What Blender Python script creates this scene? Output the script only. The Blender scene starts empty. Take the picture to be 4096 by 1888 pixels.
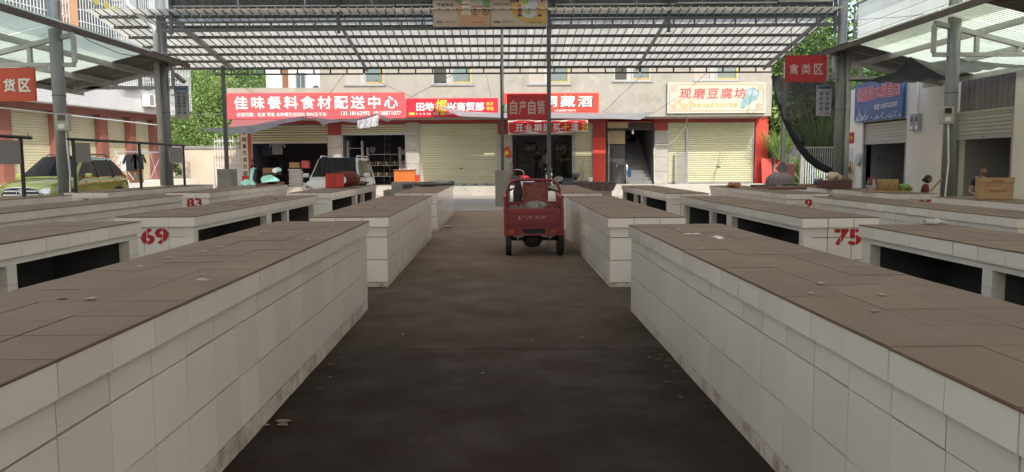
import bpy, bmesh, math, random
from mathutils import Vector, Matrix
rnd = random.Random(7)
SC = bpy.context.scene
COL = SC.collection
R = math.radians

# ---------------------------------------------------------------- camera
cam_data = bpy.data.cameras.new('camera')
cam_data.lens = 27.03
cam_data.sensor_width = 36
cam_data.clip_start = 0.05
cam_data.clip_end = 2000
camera = bpy.data.objects.new('camera', cam_data)
COL.objects.link(camera)
pitch, yaw, roll = 0.0943, 0.0168, -0.0065
fw = Vector((math.sin(yaw)*math.cos(pitch), math.cos(yaw)*math.cos(pitch), -math.sin(pitch)))
rt = fw.cross(Vector((0, 0, 1))).normalized()
up = rt.cross(fw)
rt2 = rt*math.cos(roll) + up*math.sin(roll)
up2 = -rt*math.sin(roll) + up*math.cos(roll)
camera.matrix_world = Matrix(((rt2.x, up2.x, -fw.x, 0), (rt2.y, up2.y, -fw.y, 0), (rt2.z, up2.z, -fw.z, 1.5), (0, 0, 0, 1)))
SC.camera = camera

# ---------------------------------------------------------------- sky, sun, exposure
SUN_EL, SUN_AZ = 43.5, 24.0          # sun stands behind the camera, to its right
world = bpy.data.worlds.new('World')
SC.world = world
world.use_nodes = True
wn = world.node_tree
bg = wn.nodes['Background']
sky = wn.nodes.new('ShaderNodeTexSky')
sky.sky_type = 'NISHITA'
sky.sun_disc = False
sky.sun_elevation = R(SUN_EL)
sky.sun_rotation = R(180 - SUN_AZ)
sky.air_density = 1.6
sky.dust_density = 2.5
wn.links.new(sky.outputs[0], bg.inputs[0])
bg.inputs[1].default_value = 0.15
sun_data = bpy.data.lights.new('sun', 'SUN')
sun_data.energy = 2.0
sun_data.angle = R(0.55)
sun_data.color = (1.0, 0.95, 0.87)
sun = bpy.data.objects.new('sun', sun_data)
COL.objects.link(sun)
to_sun = Vector((math.sin(R(SUN_AZ))*math.cos(R(SUN_EL)), -math.cos(R(SUN_AZ))*math.cos(R(SUN_EL)), math.sin(R(SUN_EL))))
sun.rotation_euler = to_sun.to_track_quat('Z', 'Y').to_euler()
sun.location = (20, -20, 40)
vs = SC.view_settings
vs.view_transform = 'Standard'
vs.look = 'None'
vs.exposure = 0.93
vs.gamma = 1.0
vs.use_curve_mapping = False
SC.cycles.max_bounces = 10
SC.cycles.diffuse_bounces = 6
SC.cycles.transparent_max_bounces = 16
SC.cycles.use_denoising = True

# ---------------------------------------------------------------- helpers
def gz(x):
    """the yard falls gently to the right"""
    return -0.0087*max(-11.0, min(11.0, x))

class MB:
    def __init__(self):
        self.v, self.f = [], []
    def add(self, vs, fs):
        n = len(self.v)
        self.v += [tuple(p) for p in vs]
        self.f += [tuple(i + n for i in q) for q in fs]
        return self
    def box(self, a, b):
        x0, y0, z0 = a; x1, y1, z1 = b
        return self.add([(x0,y0,z0),(x1,y0,z0),(x1,y1,z0),(x0,y1,z0),(x0,y0,z1),(x1,y0,z1),(x1,y1,z1),(x0,y1,z1)],
                        [(3,2,1,0),(4,5,6,7),(0,1,5,4),(1,2,6,5),(2,3,7,6),(3,0,4,7)])
    def cbox(self, c, s, rz=0.0, rx=0.0, ry=0.0):
        m = Matrix.Translation(c) @ Matrix.Rotation(rz, 4, 'Z') @ Matrix.Rotation(ry, 4, 'Y') @ Matrix.Rotation(rx, 4, 'X')
        h = [i/2 for i in s]
        vs = [m @ Vector((sx*h[0], sy*h[1], sz*h[2])) for sz in (-1,1) for sx, sy in ((-1,-1),(1,-1),(1,1),(-1,1))]
        return self.add(vs, [(3,2,1,0),(4,5,6,7),(0,1,5,4),(1,2,6,5),(2,3,7,6),(3,0,4,7)])
    def bar(self, p, q, w, h, up=(0,0,1)):
        p, q = Vector(p), Vector(q); d = (q-p).normalized(); u = Vector(up)
        if abs(d.dot(u)) > 0.98: u = Vector((0,1,0))
        s = d.cross(u).normalized(); u = s.cross(d)
        vs = [c + s*sx*w/2 + u*su*h/2 for c in (p, q) for sx, su in ((-1,-1),(1,-1),(1,1),(-1,1))]
        return self.add(vs, [(0,1,2,3),(7,6,5,4),(4,5,1,0),(5,6,2,1),(6,7,3,2),(7,4,0,3)])
    def tube(self, pts, r, n=8, cap=True):
        pts = [Vector(p) for p in pts]; k = len(pts)
        rs = r if isinstance(r, (list, tuple)) else [r]*k
        base = len(self.v); prev = None
        for i, p in enumerate(pts):
            d = (pts[min(i+1,k-1)] - pts[max(i-1,0)]).normalized()
            if prev is None:
                u = Vector((0,0,1)) if abs(d.z) < .9 else Vector((0,1,0))
            else: u = prev
            s = d.cross(u).normalized(); u = s.cross(d).normalized(); prev = u
            for j in range(n):
                a = 2*math.pi*j/n
                self.v.append(tuple(p + (s*math.cos(a) + u*math.sin(a))*rs[i]))
        for i in range(k-1):
            for j in range(n):
                a = base+i*n+j; b = base+i*n+(j+1)%n
                self.f.append((a, b, b+n, a+n))
        if cap:
            self.f.append(tuple(base+j for j in reversed(range(n))))
            self.f.append(tuple(base+(k-1)*n+j for j in range(n)))
        return self
    def lathe(self, prof, c, n=16, axis='z'):
        base = len(self.v); k = len(prof)
        for r, h in prof:
            for j in range(n):
                a = 2*math.pi*j/n; x, y = r*math.cos(a), r*math.sin(a)
                p = {'z':(x,y,h),'y':(x,h,y),'x':(h,x,y)}[axis]
                self.v.append((c[0]+p[0], c[1]+p[1], c[2]+p[2]))
        for i in range(k-1):
            for j in range(n):
                a = base+i*n+j; b = base+i*n+(j+1)%n
                self.f.append((a, b, b+n, a+n))
        self.f.append(tuple(base+j for j in reversed(range(n))))
        self.f.append(tuple(base+(k-1)*n+j for j in range(n)))
        return self
    def prism(self, poly, o, ux, uy, th):
        """2D polygon in plane (o, ux, uy) extruded by th along ux x uy"""
        o, ux, uy = Vector(o), Vector(ux), Vector(uy); nn = ux.cross(uy).normalized()
        k = len(poly)
        a = [o + ux*x + uy*y for x, y in poly]; b = [p + nn*th for p in a]
        fs = [tuple(reversed(range(k))), tuple(range(k, 2*k))]
        fs += [(i, (i+1)%k, (i+1)%k+k, i+k) for i in range(k)]
        return self.add(a+b, fs)
    def grid(self, rows):
        m = len(rows[0]); base = len(self.v)
        for r in rows: self.v += [tuple(p) for p in r]
        for i in range(len(rows)-1):
            for j in range(m-1):
                a = base+i*m+j
                self.f.append((a, a+1, a+1+m, a+m))
        return self
    def blob(self, c, r, seed=0, rough=.25, n=10, m=7):
        q = random.Random(seed); base = len(self.v); c = Vector(c)
        ph = [q.uniform(0, 6.28) for _ in range(6)]
        rows = []
        for i in range(m+1):
            t = math.pi*i/m; row = []
            for j in range(n):
                a = 2*math.pi*j/n
                k = 1 + rough*(math.sin(3*a+ph[0])*math.sin(2*t+ph[1])*.6 + math.sin(5*a+ph[2]+3*t)*.4) + q.uniform(-1,1)*rough*.25
                if i in (0, m): k = 1
                row.append((c.x+r[0]*k*math.sin(t)*math.cos(a), c.y+r[1]*k*math.sin(t)*math.sin(a), c.z+r[2]*k*math.cos(t)))
            rows.append(row)
        for row in rows: self.v += row
        for i in range(m):
            for j in range(n):
                a = base+i*n+j; b = base+i*n+(j+1)%n
                self.f.append((a, a+n, b+n, b))
        return self
    def mesh(self, name, m=None, smooth=False):
        me = bpy.data.meshes.new(name)
        me.from_pydata(self.v, [], self.f)
        if m: me.materials.append(m)
        if smooth: me.shade_smooth()
        me.update()
        return me
    def build(self, name, m, parent=None, smooth=False, bevel=0, subsurf=0, solid=0):
        o = bpy.data.objects.new(name, self.mesh(name, m, smooth))
        COL.objects.link(o)
        if parent: attach(o, parent)
        if solid:
            k = o.modifiers.new('solid', 'SOLIDIFY'); k.thickness = solid; k.offset = 0
        if bevel:
            k = o.modifiers.new('bevel', 'BEVEL'); k.width = bevel; k.segments = 2; k.limit_method = 'ANGLE'; k.angle_limit = R(35)
        if subsurf:
            k = o.modifiers.new('sub', 'SUBSURF'); k.levels = k.render_levels = subsurf
        return o

def attach(o, p):
    o.parent = p
    if p.type == 'EMPTY':
        o.matrix_parent_inverse = Matrix.Translation(-p.location)
def tag(o, label=None, cat=None, group=None, kind=None):
    if label: o['label'] = label
    if cat: o['category'] = cat
    if group: o['group'] = group
    if kind: o['kind'] = kind
    return o
def thing(name, label, cat, loc=(0,0,0), group=None):
    o = bpy.data.objects.new(name, None)
    o.empty_display_size = .2
    COL.objects.link(o); o.location = loc
    return tag(o, label, cat, group)
def box(name, m, a, b, parent=None, bevel=0):
    a, b = [min(i) for i in zip(a, b)], [max(i) for i in zip(a, b)]
    return MB().box(a, b).build(name, m, parent, bevel=bevel)
def copy_tree(o, parent=None):
    c = o.copy(); COL.objects.link(c)
    if parent: c.parent = parent
    for ch in o.children: copy_tree(ch, c)
    return c
def mesh_obj(name, me, parent=None, loc=None, scale=None):
    o = bpy.data.objects.new(name, me); COL.objects.link(o)
    if loc is not None: o.location = loc
    if scale is not None: o.scale = scale
    if parent: attach(o, parent)
    return o

# ---------------------------------------------------------------- materials
MATS = {}
def mat(name, c, rough=.6, metal=0.0, var=.12, scale=2.0, bump=0.0, bscale=30.0, dirt=None, orand=0.0, spec=.5,
        trans=0.0, alpha=1.0, coat=0.0, emit=0.0, ygrad=None, streak=None, stretch=None, rvar=0.0):
    if name in MATS: return MATS[name]
    m = bpy.data.materials.new(name); m.use_nodes = True
    nt = m.node_tree; N = nt.nodes; L = nt.links
    b = N['Principled BSDF']
    b.inputs['Roughness'].default_value = rough
    b.inputs['Metallic'].default_value = metal
    b.inputs['Specular IOR Level'].default_value = spec
    if coat:
        b.inputs['Coat Weight'].default_value = coat; b.inputs['Coat Roughness'].default_value = .05
    geo = N.new('ShaderNodeNewGeometry')
    pos = geo.outputs['Position']
    if stretch:
        mp = N.new('ShaderNodeMapping'); mp.inputs['Scale'].default_value = stretch
        L.new(pos, mp.inputs[0]); pos = mp.outputs[0]
    def noise(sc, det=5, rgh=.55):
        t = N.new('ShaderNodeTexNoise'); t.inputs['Scale'].default_value = sc
        t.inputs['Detail'].default_value = det; t.inputs['Roughness'].default_value = rgh
        L.new(pos, t.inputs['Vector']); return t.outputs['Fac']
    def mul(col, fac_socket, lo, hi):
        mr = N.new('ShaderNodeMapRange'); mr.inputs[1].default_value = .25; mr.inputs[2].default_value = .75
        mr.inputs[3].default_value = lo; mr.inputs[4].default_value = hi
        L.new(fac_socket, mr.inputs[0])
        mx = N.new('ShaderNodeMix'); mx.data_type = 'RGBA'; mx.blend_type = 'MULTIPLY'; mx.inputs[0].default_value = 1
        L.new(col, mx.inputs[6]); L.new(mr.outputs[0], mx.inputs[7]); return mx.outputs[2]
    rgb = N.new('ShaderNodeRGB'); rgb.outputs[0].default_value = (*c, 1); col = rgb.outputs[0]
    if var: col = mul(col, noise(scale), 1-var, 1+var)
    if orand:
        oi = N.new('ShaderNodeObjectInfo'); 
        mr = N.new('ShaderNodeMapRange'); mr.inputs[3].default_value = 1-orand; mr.inputs[4].default_value = 1+orand
        L.new(oi.outputs['Random'], mr.inputs[0])
        mx = N.new('ShaderNodeMix'); mx.data_type = 'RGBA'; mx.blend_type = 'MULTIPLY'; mx.inputs[0].default_value = 1
        L.new(col, mx.inputs[6]); L.new(mr.outputs[0], mx.inputs[7]); col = mx.outputs[2]
    for dd in ([dirt] if dirt and not isinstance(dirt, list) else (dirt or [])):
        dc, amt, dsc, thr = dd[:4]
        nz = noise(dsc, 8, .65)
        mr = N.new('ShaderNodeMapRange'); mr.inputs[1].default_value = thr; mr.inputs[2].default_value = thr+.14
        mr.inputs[3].default_value = 0; mr.inputs[4].default_value = amt
        L.new(nz, mr.inputs[0])
        mx = N.new('ShaderNodeMix'); mx.data_type = 'RGBA'
        L.new(mr.outputs[0], mx.inputs[0]); L.new(col, mx.inputs[6]); mx.inputs[7].default_value = (*dc, 1); col = mx.outputs[2]
    if ygrad:                      # paler towards far Y: some dust, plus far light and sheen painted in
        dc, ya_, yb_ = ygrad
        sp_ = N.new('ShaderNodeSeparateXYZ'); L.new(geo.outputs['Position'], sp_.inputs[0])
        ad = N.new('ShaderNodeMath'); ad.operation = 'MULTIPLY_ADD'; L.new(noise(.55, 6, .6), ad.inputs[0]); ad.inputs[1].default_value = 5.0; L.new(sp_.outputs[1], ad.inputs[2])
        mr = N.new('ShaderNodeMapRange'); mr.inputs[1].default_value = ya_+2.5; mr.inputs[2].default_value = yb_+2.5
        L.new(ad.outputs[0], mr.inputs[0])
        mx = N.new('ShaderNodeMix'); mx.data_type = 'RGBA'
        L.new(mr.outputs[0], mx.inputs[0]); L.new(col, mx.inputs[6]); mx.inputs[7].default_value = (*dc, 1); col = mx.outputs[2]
    if streak:                     # runs of grime down a wall
        sc_, amt, dc = streak
        mp = N.new('ShaderNodeMapping'); mp.inputs['Scale'].default_value = (sc_, sc_, sc_*.06)
        L.new(geo.outputs['Position'], mp.inputs[0])
        t = N.new('ShaderNodeTexNoise'); t.inputs['Scale'].default_value = 1; t.inputs['Detail'].default_value = 6
        L.new(mp.outputs[0], t.inputs['Vector'])
        mr = N.new('ShaderNodeMapRange'); mr.inputs[1].default_value = .52; mr.inputs[2].default_value = .75; mr.inputs[4].default_value = amt
        L.new(t.outputs['Fac'], mr.inputs[0])
        mx = N.new('ShaderNodeMix'); mx.data_type = 'RGBA'
        L.new(mr.outputs[0], mx.inputs[0]); L.new(col, mx.inputs[6]); mx.inputs[7].default_value = (*dc, 1); col = mx.outputs[2]
    L.new(col, b.inputs['Base Color'])
    if rvar:
        mr = N.new('ShaderNodeMapRange'); mr.inputs[1].default_value = .3; mr.inputs[2].default_value = .7
        mr.inputs[3].default_value = max(.03, rough-rvar); mr.inputs[4].default_value = min(1, rough+rvar)
        L.new(noise(scale*2.3), mr.inputs[0]); L.new(mr.outputs[0], b.inputs['Roughness'])
    if bump:
        bp = N.new('ShaderNodeBump'); bp.inputs['Strength'].default_value = bump; bp.inputs['Distance'].default_value = .02
        L.new(noise(bscale, 6), bp.inputs['Height']); L.new(bp.outputs[0], b.inputs['Normal'])
    out = N['Material Output']; sh = b.outputs[0]
    if trans:
        t = N.new('ShaderNodeBsdfTranslucent'); L.new(col, t.inputs[0])
        mx = N.new('ShaderNodeMixShader'); mx.inputs[0].default_value = trans
        L.new(sh, mx.inputs[1]); L.new(t.outputs[0], mx.inputs[2]); sh = mx.outputs[0]
    if alpha < 1:
        t = N.new('ShaderNodeBsdfTransparent')
        mx = N.new('ShaderNodeMixShader'); mx.inputs[0].default_value = alpha
        L.new(t.outputs[0], mx.inputs[1]); L.new(sh, mx.inputs[2]); sh = mx.outputs[0]
    if emit:
        b.inputs['Emission Color'].default_value = (*c, 1); b.inputs['Emission Strength'].default_value = emit
    L.new(sh, out.inputs[0])
    MATS[name] = m
    return m

white_tile = mat('white glazed tile', (.78,.725,.665), .17, var=.06, scale=.9, orand=.05, bump=.02, bscale=5, dirt=[((.25,.20,.16),.30,11,.72)])
dirty_tile = mat('soiled white tile', (.66,.58,.51), .35, var=.14, scale=2, orand=.08, dirt=[((.24,.17,.12),.65,6,.50),((.10,.075,.055),.65,14,.57)])
grout = mat('cement grout', (.17,.15,.13), .9, var=.25, scale=6)
brown_tile = mat('brown dusty floor tile', (.178,.118,.070), .56, var=.16, scale=1.8, orand=.08, bump=.12, bscale=60, dirt=[((.245,.18,.115),.55,1.3,.52),((.55,.52,.46),.45,7,.75),((.10,.065,.045),.6,5,.62)])
brown_edge = mat('brown tile edge', (.14,.075,.05), .7, var=.3, scale=8, dirt=((.08,.11,.04),.6,5,.58))
cement = mat('grey cement', (.30,.285,.26), .9, var=.22, scale=2.0, bump=.25, bscale=45, dirt=((.18,.17,.15),.5,1.4,.55))
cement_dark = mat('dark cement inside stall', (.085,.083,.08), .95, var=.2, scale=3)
steel = mat('galvanised grey steel paint', (.25,.265,.27), .42, .35, var=.14, scale=3, dirt=((.16,.13,.10),.35,6,.66), rvar=.1)
steel_light = mat('pale grey steel paint', (.45,.46,.45), .5, .15, var=.14, scale=3, dirt=((.20,.16,.12),.45,5,.62))
steel_dark = mat('dark grey steel', (.105,.11,.115), .5, .3, var=.2, scale=4, dirt=((.14,.09,.06),.4,7,.66))
black_tube = mat('black painted tube', (.022,.025,.03), .45, .2, var=.2, scale=5)
roof_steel = mat('cream translucent roof sheet', (.57,.535,.455), .35, 0, var=.26, scale=1.6, trans=.75, stretch=(2.6,.3,1), dirt=[((.34,.31,.25),.6,1.5,.54),((.2,.18,.15),.5,3.5,.62)])
roof_pale = mat('pale grey roof sheet', (.42,.42,.40), .6, .1, var=.15, scale=1.5)
clad_dark = mat('dark ribbed cladding', (.115,.122,.128), .55, .3, var=.2, scale=2, streak=(5,.4,(.06,.06,.06)))
frp = mat('translucent fibreglass sheet', (.80,.86,.70), .5, var=.10, scale=1.2, trans=.82, dirt=((.45,.47,.38),.5,1.6,.58))
frp_hall = mat('milky fill light sheet', (.87,.835,.765), .5, var=.08, scale=1.2, trans=.85)  # unseen hall roof strips, added and tinted to light the interior
frp_white = mat('white translucent cladding', (.78,.82,.80), .45, var=.08, scale=1.2, trans=.60, dirt=((.55,.56,.50),.4,1.6,.60))
side_metal = mat('pale corrugated sheet', (.62,.62,.56), .45, 0, trans=.45, var=.14, scale=2, dirt=((.25,.22,.18),.5,2,.58))
side_dark = mat('grey corrugated sheet', (.20,.20,.19), .6, .2, var=.2, scale=2, dirt=((.10,.09,.08),.5,2,.56))
concrete_wall = mat('weathered render wall', (.37,.345,.30), .92, var=.16, scale=.9, bump=.2, bscale=25, dirt=[((.27,.25,.21),.7,.9,.50),((.50,.48,.43),.5,2.1,.58),((.19,.18,.16),.5,4.5,.64)], streak=(2.2,.35,(.26,.24,.21)))
red_wall = mat('red painted pillar', (.60,.055,.035), .55, var=.10, scale=1.5, bump=.05, bscale=12, streak=(6,.18,(.40,.05,.04)))
red_beam = mat('dull red beam', (.36,.055,.045), .7, var=.16, scale=1.6, streak=(5,.25,(.22,.05,.04)))
brown_red = mat('maroon tiled pillar', (.25,.095,.075), .45, var=.14, scale=2, streak=(4,.2,(.40,.20,.16)))
shutter_cream = mat('cream roller shutter', (.56,.53,.36), .42, .1, var=.05, scale=.8, orand=.03, streak=(6,.12,(.45,.41,.28)))
shutter_grey = mat('grey green roller shutter', (.42,.42,.36), .45, .2, var=.07, scale=1, orand=.03)
guide_steel = mat('shutter guide rail', (.40,.41,.42), .4, .6, var=.1, scale=4)
stone_block = mat('bare concrete pier', (.40,.385,.345), .9, var=.16, scale=2.2, bump=.3, bscale=40, orand=.10, dirt=((.55,.53,.48),.5,2.8,.55))
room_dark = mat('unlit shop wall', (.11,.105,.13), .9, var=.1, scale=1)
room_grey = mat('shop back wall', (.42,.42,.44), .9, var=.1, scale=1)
white_wall = mat('off white wall paint', (.84,.78,.68), .85, var=.07, scale=.8, dirt=[((.44,.36,.25),.35,1.0,.60)], bump=.08, bscale=20, streak=(3,.15,(.42,.36,.27)))
tile_wall = mat('white mosaic wall', (.66,.67,.67), .5, var=.06, scale=1.2, streak=(3,.2,(.45,.44,.42)))
cream_wall = mat('cream yard wall', (.66,.56,.44), .9, var=.14, scale=.8, dirt=((.30,.28,.20),.6,.9,.56), bump=.15, bscale=15)
glass = mat('window glass', (.12,.16,.175), .06, .0, var=.15, scale=.8, spec=.9)
glass_dark = mat('dark window', (.02,.02,.024), .08, var=.1, spec=.7)
frame_grey = mat('aluminium window frame', (.42,.44,.46), .4, .4, var=.08)
frame_yellow = mat('yellow protective tape', (.52,.36,.09), .6, var=.15, scale=6)
white_paint = mat('white paint', (.78,.77,.74), .5, var=.06, scale=2)
asphalt = mat('yard concrete', (.36,.335,.30), .9, var=.16, scale=.5, bump=.2, bscale=20, dirt=[((.24,.22,.19),.5,.35,.55)])
rubber = mat('black rubber', (.018,.018,.018), .8, var=.2, scale=10)
chrome = mat('chrome', (.75,.76,.78), .12, 1.0, var=.03)
skin = mat('skin', (.36,.20,.13), .55, var=.08, scale=20)
hair = mat('black hair', (.012,.010,.009), .5, var=.3, scale=60)
cardboard = mat('brown cardboard', (.42,.265,.14), .85, var=.1, scale=5, dirt=((.30,.18,.09),.4,3,.6))
wood = mat('brown wood', (.24,.13,.07), .7, var=.3, scale=3, stretch=(1,1,8), bump=.1)
leaf_mats = [mat('leaf dark', (.08,.15,.04), .5, var=.3, scale=2, trans=.35), mat('leaf mid', (.20,.32,.085), .5, var=.3, scale=2, trans=.42), mat('leaf light', (.36,.48,.17), .5, var=.3, scale=2, trans=.45)]
bark = mat('bark', (.10,.075,.055), .9, var=.3, scale=6, bump=.4)

# ---------------------------------------------------------------- lettering
def text_mesh(s, size, mtl, name='lettering', bold=.03, wide=1.0, depth=0.002, shear=0.0, spacing=1.0):
    cu = bpy.data.curves.new(name, 'FONT')
    cu.body = s; cu.size = size; cu.align_x = 'CENTER'; cu.align_y = 'CENTER'
    cu.extrude = 0; cu.resolution_u = 2; cu.shear = shear
    cu.space_character = spacing; cu.fill_mode = 'BOTH'
    o = bpy.data.objects.new(name, cu)
    me = bpy.data.meshes.new_from_object(o)
    bpy.data.objects.remove(o); bpy.data.curves.remove(cu)
    me.name = name
    me.materials.clear(); me.materials.append(mtl)
    if me.vertices:
        xs = [v.co.x for v in me.vertices]; ys = [v.co.y for v in me.vertices]
        cx, cy = (min(xs)+max(xs))/2, (min(ys)+max(ys))/2
        for v in me.vertices: v.co.x = (v.co.x-cx)*wide; v.co.y -= cy
    if bold > 0 and me.vertices:            # heavier strokes: the outline repeated with small shifts, each layer a hair prouder
        V = [v.co.copy() for v in me.vertices]; F = [tuple(p.vertices) for p in me.polygons]; b = bold*.42
        nv, nf = [], []
        for k, (dx, dy) in enumerate(((0,0),(b,0),(-b,0),(0,b),(0,-b),(b*.7,b*.7),(-b*.7,-b*.7))):
            o_ = len(nv); nv += [(p.x+dx, p.y+dy, k*.0003) for p in V]; nf += [tuple(i+o_ for i in q) for q in F]
        m2 = bpy.data.meshes.new(name); m2.from_pydata(nv, [], nf); m2.materials.append(mtl); m2.update()
        bpy.data.meshes.remove(me); me = m2
    return me
def text_fit(s, c, w, h, mtl, parent, ux=(1,0,0), uy=(0,0,1), name='lettering', bold=.03, depth=.003, shear=0, spacing=1.0):
    """lettering filling a w x h rectangle round c in the plane ux, uy"""
    me = text_mesh(s, 1.0, mtl, name, bold, 1.0, depth, shear, spacing)
    xs = [v.co.x for v in me.vertices] or [0, 1]; ys = [v.co.y for v in me.vertices] or [0, 1]
    kx, ky = w/max(1e-4, max(xs)-min(xs)), h/max(1e-4, max(ys)-min(ys))
    c, ux, uy = Vector(c), Vector(ux), Vector(uy); n = ux.cross(uy)
    for v in me.vertices:
        p = c + ux*(v.co.x*kx) + uy*(v.co.y*ky) + n*(v.co.z+depth)
        v.co = p
    me.update()
    o = bpy.data.objects.new(name, me); COL.objects.link(o); attach(o, parent)
    return o
ink_white = mat('white lettering', (.80,.78,.76), .5, var=.03)
ink_black = mat('black lettering', (.02,.02,.025), .6, var=.05)
ink_yellow = mat('yellow lettering', (.80,.55,.04), .5, var=.05)
ink_red = mat('red paint', (.42,.012,.018), .6, var=.2, scale=9)
ink_signred = mat('red lettering', (.56,.09,.09), .5, var=.05)

# ================================================================ ground and floor
g = MB()
xs = [-160, -60, -11, 11, 60, 160]
ys = [-60, 24.5, 36.3, 60, 220]
g.grid([[(x, y, gz(x) - .012) for x in xs] for y in ys])
tag(g.build('ground', asphalt), kind='structure')
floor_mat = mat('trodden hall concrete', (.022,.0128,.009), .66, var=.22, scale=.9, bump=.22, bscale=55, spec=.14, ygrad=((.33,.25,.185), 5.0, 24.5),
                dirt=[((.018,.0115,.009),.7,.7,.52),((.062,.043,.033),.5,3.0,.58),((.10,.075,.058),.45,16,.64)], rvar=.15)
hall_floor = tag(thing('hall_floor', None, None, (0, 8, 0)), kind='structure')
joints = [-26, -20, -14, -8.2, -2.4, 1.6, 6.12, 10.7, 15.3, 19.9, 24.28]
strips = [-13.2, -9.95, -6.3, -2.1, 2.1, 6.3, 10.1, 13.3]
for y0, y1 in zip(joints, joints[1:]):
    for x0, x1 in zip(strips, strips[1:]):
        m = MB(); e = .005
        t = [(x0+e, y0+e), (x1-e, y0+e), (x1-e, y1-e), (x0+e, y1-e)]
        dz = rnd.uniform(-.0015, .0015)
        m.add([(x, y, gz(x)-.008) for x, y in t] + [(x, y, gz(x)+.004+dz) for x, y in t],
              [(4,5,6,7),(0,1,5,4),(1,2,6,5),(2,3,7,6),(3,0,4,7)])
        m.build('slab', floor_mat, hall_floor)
fd = thing('floor_drain', 'shallow drain channel with slotted cover across the hall end', 'drain', (0, 24.4, 0))
m = MB(); m.grid([[(x, y, gz(x)-.003) for x in (-9.9, 9.9)] for y in (24.31, 24.55)])
m.build('channel', mat('dark drain', (.03,.028,.025), .9, var=.1), fd)
m = MB()
for i in range(150):
    x = -9.85 + i*.132
    m.box((x, 24.315, gz(x)-.006), (x+.082, 24.545, gz(x)+.010))
gr = m.build('cover_bars', mat('worn drain bar', (.36,.34,.31), .6, .1, var=.25, scale=3), fd); gr['kind'] = 'stuff'
m = MB(); xs2 = [-14, -11, 11, 14]
m.grid([[(x, y, gz(x)-.004) for x in xs2] for y in (24.56, 27, 31, 36.3)])
tag(m.build('yard_strip', mat('yard strip concrete', (.40,.36,.315), .6, var=.2, scale=.6, bump=.25, bscale=14, stretch=(1,2.2,1), dirt=[((.17,.155,.135),.6,.5,.53)])), kind='structure')

# ================================================================ hall frame: columns, high roof, cladding
hall = thing('market_hall', 'grey steel market hall with tall round columns and dark ribbed gable wall', 'market hall', (0, 0, 0))
def corr(x0, x1, y0, y1, zf, pitch, rib, amp, axis='y', n_along=2, soft=False):
    """ribbed sheet; ribs run along axis"""
    m = MB(); prof = []
    a0, a1 = (x0, x1) if axis == 'y' else (y0, y1)
    a = a0
    while a < a1 - 1e-6:
        for q, h in ((0, 0), (pitch-rib, 0), (pitch-rib*.72, 1), (pitch-rib*.28, 1)):
            if a+q < a1: prof.append((a+q, h*amp))
        a += pitch
    prof.append((a1, 0))
    b0, b1 = (y0, y1) if axis == 'y' else (x0, x1)
    rows = []
    for i in range(n_along+1):
        b = b0 + (b1-b0)*i/n_along
        rows.append([(p, b, zf(p, b)+h) if axis == 'y' else (b, p, zf(b, p)+h) for p, h in prof])
    return m.grid(rows)
COLS = [(-9.82, 17.6), (-9.9, 23.3), (10.29, 17.5), (10.16, 22.95), (-9.85, 11.9), (10.25, 11.9), (-9.85, 5.6), (10.25, 5.6), (-9.85, -.7), (10.25, -.7), (-9.85, -7), (10.25, -7), (-9.85, -13.3), (10.25, -13.3), (-9.85, -19.6), (10.25, -19.6)]
for x, y in COLS:
    c = MB().tube([(x, y, gz(x)), (x, y, 3.0), (x, y, 6.44)], .137, 20).build('column', steel, hall, smooth=True)
    if y > 17: MB().lathe([(.141,-.012),(.146,-.012),(.146,.012),(.141,.012)], (x, y, 3.07 if x < 0 else 3.02), 20).build('weld_collar', steel_dark, c)
    if y > 17: MB().cbox((x, y, gz(x)+.02), (.42,.42,.03)).build('base_plate', steel_dark, c)
# high roof, out of view; translucent strips added to brighten the hall
def zhigh(x, y): return 6.62 - .012*abs(x)
k = 0
for y0 in [-26 + 2.45*i for i in range(20)]:
    fill_strip = (k % 2 == 1)
    for x0, x1 in ((-9.45, 0), (0, 10.9)):
        corr(x0, x1, y0, y0+2.50, (lambda x, y, k=k: zhigh(x, y)+.004*(k%2)), .3, .08, .035, axis='x').build('roof_sheet', frp_hall if fill_strip else roof_pale, hall)
    k += 1
for y in (22.6, 17.5, 11.9, 5.6, -.7, -7, -13.3, -19.6):
    for s in (-1, 1):
        MB().bar((s*.02, y, 6.5), (s*9.4, y, 6.4), .1, .16).build('roof_beam', steel_dark, hall)
    MB().bar((-9.9, y, 6.3), (10.2, y, 6.3), .09, .12).build('tie_beam', steel_dark, hall)
# dark ribbed gable wall above the far truss
for i in range(10):
    xa, xb = -9.47 + i*1.937, -9.47 + (i+1)*1.937 - .006
    m = MB(); prof = []
    a = xa
    while a < xb - 1e-6:
        for q, h in ((0,0),(.19,0),(.205,.028),(.235,.028)):
            if a+q < xb: prof.append((a+q, h))
        a += .25
    prof.append((xb, 0))
    zb = 5.87 + (0.02 if i < 3 else 0) + .006*i
    m.grid([[(x, 23.02-h, z) for x, h in prof] for z in (zb, 6.2, 6.52)])
    m.build('gable_sheet', clad_dark, hall)
for z, x0, x1, y in ((6.08, -9.5, -3.0, 22.96), (6.10, -2.95, -.9, 22.97), (6.10, 1.7, 5.2, 22.96), (6.13, 5.25, 8.2, 22.96), (6.17, 8.25, 9.95, 22.96)):
    MB().tube([(x0, y, z), (x1, y, z+.01)], .028, 8).build('conduit', steel_light, hall)
for x in (-9.45, -4.62, 5.02, 9.93):
    MB().bar((x, 22.93, 5.3), (x, 22.93, 6.5), .09, .07).build('gable_post', steel_dark, hall)
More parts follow.
